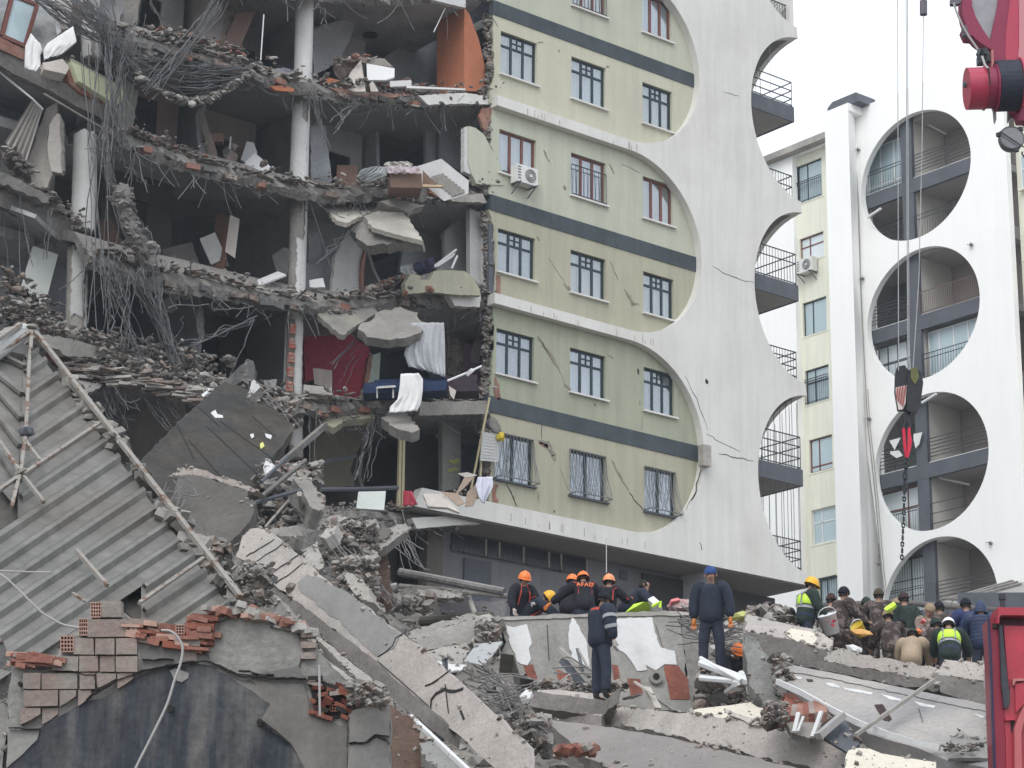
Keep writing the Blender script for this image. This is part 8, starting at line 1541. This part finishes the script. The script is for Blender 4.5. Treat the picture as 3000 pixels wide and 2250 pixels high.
    if vest:
        V = [waist-ts*.01*k, chest-ts*.02*k, chest+ts*.07*k]; child('vest', skin(V, [(0, 1), (1, 2)], [.212*k*b, .216*k*b, .185*k*b], base, 'vest', 2), M_LIME)
        V = [pel-ts*.02*k, waist-ts*.02*k]; child('vest_hem', skin(V, [(0, 1)], [.222*k*b, .210*k*b], base, 'vest', 2), M_VNAV)
        h_ = .185; ring(waist+ts*.03*k, ts, h_*k*b, h_*k*b, .05*k, M_REFL, 'reflective_band')
        mb = MB()
        for s_ in (-1, 1): mb.tube([waist+ts*.05*k+l*s_*.11*k-tf*.165*k*b, chest+ts*.02*k+l*s_*.11*k-tf*.175*k*b, chest+ts*.13*k+l*s_*.09*k-tf*.05*k, chest+ts*.12*k+l*s_*.09*k+tf*.07*k, waist+ts*.05*k+l*s_*.10*k+tf*.165*k*b], .022*k, 6)
        cmb('reflective_strap', mb, M_REFL)
    if trim:
        mb = MB()
        for s_ in (-1, 1):
            sh = shL if s_ > 0 else shR; A = AL if s_ > 0 else AR
            mb.tube([neck+l*s_*.07*k-tf*.03*k, sh+ts*.075*k-tf*.02*k, A[0]+(A[1]-A[0])*.5-tf*.06*k+l*s_*.05*k, A[1]-tf*.06*k+l*s_*.03*k], .010*k, 5)
            mb.tube([neck+l*s_*.06*k+tf*.05*k, chest+l*s_*.10*k+tf*.165*k, waist+l*s_*.12*k+tf*.16*k], .010*k, 5)
            mb.tube([sh-tf*.12*k, chest+l*s_*.13*k-tf*.155*k, waist+l*s_*.13*k-tf*.145*k], .009*k, 5)
        cmb('red_piping', mb, M_RTRIM)
    if armband:
        A = AL if armband == 'L' else AR; dv = (A[1]-A[0]).normalized()
        ring(A[0]+dv*.16*k, dv, .120*k, .120*k, .06*k, M_REFL, 'reflective_armband'); dv2 = (A[2]-A[1]).normalized(); ring(A[1]+dv2*.03*k, dv2, .106*k, .106*k, .06*k, M_REFL, 'reflective_armband')
        ring(neck-ts*.075*k, ts, .205*k, .175*k, .05*k, M_RTRIM, 'red_yoke')
    if puff:
        for i in range(7): ring(pel+ts*(.02+i*.075)*k, ts, (.192)*k*b, (.192)*k*b, .010*k, M_BBLK, 'quilt_seam')
    if text:
        cu = bpy.data.curves.new('t', 'FONT'); cu.body = text; cu.size = .135*k; cu.extrude = .004; cu.align_x = 'CENTER'; cu.align_y = 'CENTER'; to = bpy.data.objects.new('t', cu); COL.objects.link(to)
        me_ = bpy.data.meshes.new_from_object(to.evaluated_get(bpy.context.evaluated_depsgraph_get())); bpy.data.objects.remove(to, do_unlink=True)
        n_ = -tf; rt = ts.cross(n_).normalized(); c = chest-ts*.06*k+n_*.185*k*b; mtx = Matrix((rt, ts, n_)).transposed().to_4x4(); mtx.translation = c-base; me_.transform(mtx); child('back_lettering', me_, mat('orange_lettering', (.85, .22, .08), .7, .03, 3, 0))
    return o
UPF = ((.25, .75, -.5), (-.3, .9, -.15))
LOW = ((.2, .5, -.8), (-.1, .8, -.6))
# --- rescuers behind the plastered block
person(P1, 378, 262, 46.2, 25, 'rescuer in orange helmet facing us at the left end of the white plastered block', M_BLK2, M_NV2, 'helmet', M_OHEL, lean=22, headpitch=8, armL=((.3, .3, -.8), (-.6, .6, -.3)), armR=((.35, .2, -1), (.0, .5, -.8)), glove=M_GLG, trim=True)
person(P1, 560, 430, 46.0, 250, 'rescuer in yellow helmet bent double to the left behind the plastered block', M_NVY, M_NV2, 'helmet', M_YHEL, lean=78, headpitch=-10, armL=LOW, armR=LOW, legL=((.1, .3, -1), (0, -.4, -1)), legR=((.1, .5, -1), (0, -.4, -1)), glove=M_GLV, trim=True) if 0 else None
person(P1, 572, 418, 46.3, 75, 'rescuer in yellow helmet crouching low beside the first orange helmet', M_NVY, M_NV2, 'helmet', M_YHEL, lean=62, headpitch=20, armL=((.2, .8, -.5), (-.1, .6, -.8)), armR=((.2, .8, -.6), (-.1, .6, -.8)), glove=M_GLV, trim=True)
person(P1, 765, 285, 47.2, 160, 'rescuer in orange helmet mostly hidden behind the one with the lettered back', M_BLK2, M_NV2, 'helmet', M_OHEL, lean=25, armL=LOW, armR=LOW)
person(P1, 852, 262, 45.8, 185, 'rescuer in orange helmet bending away with orange lettering on his back', M_BLK2, M_NV2, 'helmet', M_OHEL, lean=28, headpitch=12, armL=((1.0, .35, -.75), (.9, .2, -.75)), armR=((.3, .5, -.8), (0, .6, -.6)), glove=M_GLV, text='AFAD', trim=True, bulk=1.12)
person(P1, 1062, 285, 46.4, 165, 'rescuer in orange helmet with red piped jacket right of the lettered back', M_BLK2, M_NV2, 'helmet', mat('pale_orange_helmet', (.85, .32, .14), .4, .15, 6, 0), lean=14, armL=((.3, .4, -.8), (-.1, .8, -.3)), armR=((.5, .2, -.6), (0, .5, .2)), trim=True, glove=M_GLV)
person(P1, 1350, 318, 47.0, 80, 'bare headed dark haired man bending right behind the plastered block', M_NVY, M_NV2, None, None, lean=48, headpitch=-40, armL=((.2, .7, -.7), (-.1, .8, -.5)), armR=LOW)
# --- man standing on the beam, looking right
person(P1, 1020, 432, 38.6, 118, 'man in dark uniform and peaked cap standing on the short thick beam', M_NVY, M_NV2, 'cap', M_BBLK, lean=3, headpitch=12, armL=((.25, .08, -1), (.05, .30, -1)), armR=((.30, -.05, -1), (.05, .2, -1)), legL=((.10, .02, -1), (.0, -.02, -1)), legR=((.14, .05, -1), (.02, -.05, -1)), glove=M_GLV, gloveR=M_GLG, armband='R', bulk=1.2, scale=1.0)
# --- man in blue beanie
person(P1, 1885, 235, 40.6, -12, 'man in blue knitted beanie standing upright in a navy jacket', M_NVY, M_NV2, 'beanie', M_BBLUE, lean=0, headpitch=16, armL=((.30, .05, -1), (.08, .15, -1)), armR=((.25, .0, -1), (.0, .1, -1)), legL=((.10, 0, -1), (0, 0, -1)), legR=((.10, 0, -1), (0, 0, -1)), glove=M_GLV, bulk=1.16, scale=1.05)
person(P1, 2105, 850, 41.6, 20, 'crouching person in orange helmet half hidden below the man with the blue beanie', M_BLK2, M_NV2, 'helmet', M_OHEL, lean=35, headpitch=20, armL=((.1, .8, -.6), (-.5, .8, 0)), armR=LOW, glove=M_GLG, scale=.95)
# --- group at the right
person(P2, 492, 312, 44.0, 105, 'man in yellow helmet and lime vest turning right at the left of the soldiers', M_BGRN, M_NV2, 'helmet', M_YHEL, lean=10, headpitch=15, armL=((.2, .3, -.9), (-.1, .9, -.5)), armR=((.2, .25, -1), (-.1, .8, -.6)), vest=True, glove=M_GLV, bulk=1.05)
person(P2, 135, 500, 45.6, 200, 'soldier bent low at the far left of the group, left of the lime vest', M_CAMO, M_CAMO, 'cap', M_CAMO, lean=50, armL=LOW, armR=LOW)
person(P2, 222, 520, 45.2, 150, 'soldier with dark brown cap bent low just left of the lime vest', M_CAMO, M_CAMO, 'cap', M_CAMO, lean=48, armL=LOW, armR=LOW)
person(P2, 752, 388, 45.0, 118, 'tall soldier in black beanie with a camouflage coat, nearest the white bucket', M_CAMO, M_CAMO, 'beanie', M_BBLK, lean=10, armL=LOW, armR=((.2, .5, -.9), (0, .9, -.4)), bulk=1.12)
person(P2, 650, 440, 46.8, 160, 'soldier partly hidden behind the white bucket and the black beanie', M_CAMO, M_CAMO, 'beanie', mat('brown_beanie', (.06, .035, .03), .95, .2, 10, .3), lean=10)
person(P2, 1035, 402, 46.0, 175, 'soldier with brown green cap seen from behind in the middle of the group', M_CAMO, M_CAMO, 'beanie', mat('olive_beanie', (.075, .062, .042), .95, .2, 10, .3), lean=8, armL=LOW, armR=LOW, bulk=1.15)
person(P2, 860, 520, 46.6, 150, 'soldier with lowered head between the two taller soldiers', M_CAMO, M_CAMO, 'beanie', mat('olive_beanie', (.075, .062, .042)), lean=30)
person(P2, 1110, 568, 44.6, 190, 'soldier in tan beanie lower in front of the middle soldier', M_CAMO, M_CAMO, 'beanie', M_BTAN, lean=18, armL=LOW, armR=LOW, bulk=1.12)
person(P2, 1238, 432, 46.0, 200, 'person in dark maroon hat and dark coat right of the middle soldier', M_BGRN, M_CAMO, 'beanie', mat('maroon_hat', (.05, .03, .035), .95, .2, 10, .3), lean=12, bulk=1.1)
person(P2, 1345, 560, 46.0, 190, 'person in dark green coat bending behind the tan beanies', M_BGRN, M_NV2, 'hood', M_BGRN, lean=35)
person(P2, 1445, 525, 45.6, 20, 'person in tan beanie with a black face cover turning towards us', M_CAM2, M_CAMO, 'beanie', M_BTAN, lean=16, headpitch=25, armL=LOW, armR=LOW)
person(P2, 1310, 722, 43.6, 165, 'kneeling person in tan jacket with dark green beanie bending forward', M_TAN, M_CAM2, 'beanie', M_BGRN, lean=40, headpitch=10, armL=LOW, armR=((.25, .7, -.7), (0, .7, -.7)), bulk=1.12)
person(P2, 1600, 640, 43.2, 170, 'person in white helmet and lime vest bending away near the red lorry', M_BGRN, M_NV2, 'helmet', M_WHEL, lean=26, headpitch=20, armL=((.2, .6, -.7), (0, .8, -.6)), armR=((.4, .4, -.7), (0, .8, -.6)), vest=True, bulk=1.12)
person(P2, 1740, 480, 45.4, 200, 'person in black beanie wearing a navy jacket with white shoulder stripe', mat('royal_navy_jacket', (.03, .045, .12), .8, .1, 4, .2), M_NV2, 'beanie', M_BBLK, lean=14, bulk=1.15, armL=LOW, armR=LOW)
mb = MB(); mb.tube([P2.d(1640, 585, 44.9), P2.d(1700, 550, 44.9), P2.d(1780, 538, 44.9)], .05, 6); solo('shoulder_stripe', mb, M_REFL, 'white stripe on the shoulder of the navy jacket', 'stripe') if 0 else None
person(P2, 1862, 500, 44.6, 165, 'person in hooded blue puffer coat nearest the red lorry', M_PUF, M_NV2, 'hood', M_PUF, lean=6, puff=1, bulk=1.25, armL=LOW, armR=LOW)
for i, (x, y, dd, fc, ln, hm, lb_) in enumerate(((935, 470, 47.2, 190, 14, M_BGRN, 'soldier in dark green cap behind the gap between the two nearest backs'), (1180, 478, 47.4, 170, 20, M_BTAN, 'soldier in tan cap peering out behind the maroon hat'), (1525, 505, 46.8, 200, 16, M_BBLK, 'soldier in black cap just behind the tan beanie with the face cover'), (1660, 590, 46.0, 150, 30, M_BBLK, 'dark clothed person bending between white helmet and navy jacket'), (320, 555, 46.5, 160, 40, M_BBLK, 'dark clothed person bent low behind the yellow helmeted man'), (1500, 640, 45.0, 210, 30, M_BGRN, 'soldier bending close behind the white helmet'), (1215, 640, 45.4, 185, 34, M_BBLK, 'soldier bent over behind the tan jacket'))):
    person(P2, x, y, dd, fc, lb_, M_CAMO if i not in (3, 4) else M_BLK2, M_CAMO, 'beanie', hm, lean=ln, armL=LOW, armR=LOW, bulk=1.15)
person(P2, 790, 700, 44.2, 120, 'soldier crouching with his back to us below the yellow bucket', M_CAMO, M_CAMO, 'beanie', mat('olive_beanie', (.075, .062, .042)), lean=70, headpitch=20, armL=LOW, armR=LOW, bulk=1.1)
# --- things in their hands and about them
def lathe(F, pts, d, prof, m_, n=18, tilt=None): pass
def bucket(F, x0, y0, x1, y1, d, r0, r1, m_, label, print_=None):
    a, b = F.d(x0, y0, d), F.d(x1, y1, d+.1); t = Thing('bucket', label, 'bucket', b); mb = MB(); N = 20
    ax = (b-a).normalized(); u = ax.cross(HF).normalized(); v = ax.cross(u); vs = []
    for i, (tt, r) in enumerate(((0, r0), (0, r0*1.06), (.06, r0*1.06), (.06, r0), (1, r1))): vs += [a+(b-a)*tt+(u*math.cos(q)+v*math.sin(q))*r for q in [j*2*math.pi/N for j in range(N)]]
    mb.add(vs, [(i*N+j, i*N+(j+1) % N, (i+1)*N+(j+1) % N, (i+1)*N+j) for i in range(4) for j in range(N)]+[tuple(range(4*N, 5*N))]); t.part('shell', mb, m_, smooth=True)
    mb = MB(); mb.tube([a+u*r0*math.cos(q)+(-ax*.6+HF*-.4)*r0*math.sin(q)*1.1 for q in [i*math.pi/10 for i in range(11)]], .008, 4); t.part('handle', mb, M_FRW)
    if print_:
        c = a+(b-a)*.5-HF*(r0+r1)/2*1.03
        for i in range(6): mb = MB(); mb.cbox(c+HR*rnd.uniform(-.07, .07)+ZU*rnd.uniform(-.07, .07), .05, .015, .035, rrot(.1, .5)); t.part('red_print', mb, print_)
    return t
bucket(P2, 615, 550, 665, 710, 43.6, .17, .13, mat('white_plastic', (.80, .81, .83), .4, .05, 3, 0), 'white bucket with red print held by the man in the yellow helmet', mat('red_print', (.5, .06, .08), .5, .1, 4, 0))
bucket(P2, 850, 640, 905, 720, 43.7, .13, .10, mat('yellow_plastic', (.75, .48, .02), .4, .05, 3, 0), 'yellow bucket held by the soldier in the black beanie')
def lump(nm, F, x, y, d, r, m_, label, cat, flat=.8): mb = MB(); mb.rock(F.d(x, y, d), r, flat=flat); return solo(nm, mb, m_, label, cat)
lump('yellow_bag', P2, 900, 700, 43.5, .20, mat('amber_bag', (.60, .33, .10), .6, .1, 4, .1), 'amber plastic bag hanging under the yellow bucket', 'bag')
lump('white_bag', P2, 840, 835, 40, .26, M_PLW, 'small white bag lying on the middle beam below the crouching soldier', 'bag')
lump('lime_vest', P1, 1330, 505, 44.8, .40, M_LIME, 'lime safety vest lying on the top of the plastered block', 'vest', .3)
lump('white_bag', P1, 1440, 495, 44.6, .28, M_WHEL, 'white and navy pack with lime strap on top of the plastered block', 'pack', .8)
mb = MB(); mb.tube([P1.d(1410, 490, 44.3), P1.d(1450, 465, 44.3), P1.d(1480, 450, 44.3), P1.d(1475, 500, 44.3)], .03, 5); solo('lime_strap', mb, M_LIME, 'lime strap looped over the white pack', 'strap')
lump('pink_bundle', P1, 1590, 475, 44.6, .24, mat('coral_cloth', (.66, .22, .22), .8, .1, 4, .2), 'coral pink bundle right of the white pack', 'bundle')
lump('patterned_bundle', P1, 1680, 490, 44.6, .38, mat('patterned_cloth', (.46, .24, .22), .9, .3, 8, .3, 20, col2=(.30, .30, .30), c2scale=9), 'grey and pink patterned bundle at the right end of the block top', 'bundle', .5)
lump('yellow_bag', P1, 2130, 570, 41.5, .20, mat('dull_lime_bag', (.45, .45, .16), .8, .1, 4, .2), 'dull lime bag hanging right of the man with the blue beanie', 'bag')
for i, (x, y) in enumerate(((1130, 498), (1395, 610), (1345, 690))): lump('glove_bundle', P2, x, y, 44.4, (.16, .14, .10)[i], (M_LIME, mat('coral_cloth', (.66, .22, .22)), M_OHEL)[i], ('yellow scrap on the shoulder between the soldiers', 'coral scrap at the chest of the person with the covered face', 'orange scrap by the dark green beanie')[i], 'scrap')
# ================================================================== thin dusty air
mb = MB(); mb.ab(-60, 130, -40, 130, -1.5, 47)
hz_o = solo('haze', mb, None, None, None, kind='stuff')
hm = bpy.data.materials.new('haze'); hm.use_nodes = True; n = hm.node_tree.nodes; n.clear(); ou = n.new('ShaderNodeOutputMaterial'); pv = n.new('ShaderNodeVolumePrincipled')
pv.inputs['Color'].default_value = (.82, .91, 1, 1); pv.inputs['Density'].default_value = .00048; pv.inputs['Anisotropy'].default_value = .2
hm.node_tree.links.new(pv.outputs[0], ou.inputs['Volume']); hz_o.data.materials.append(hm)
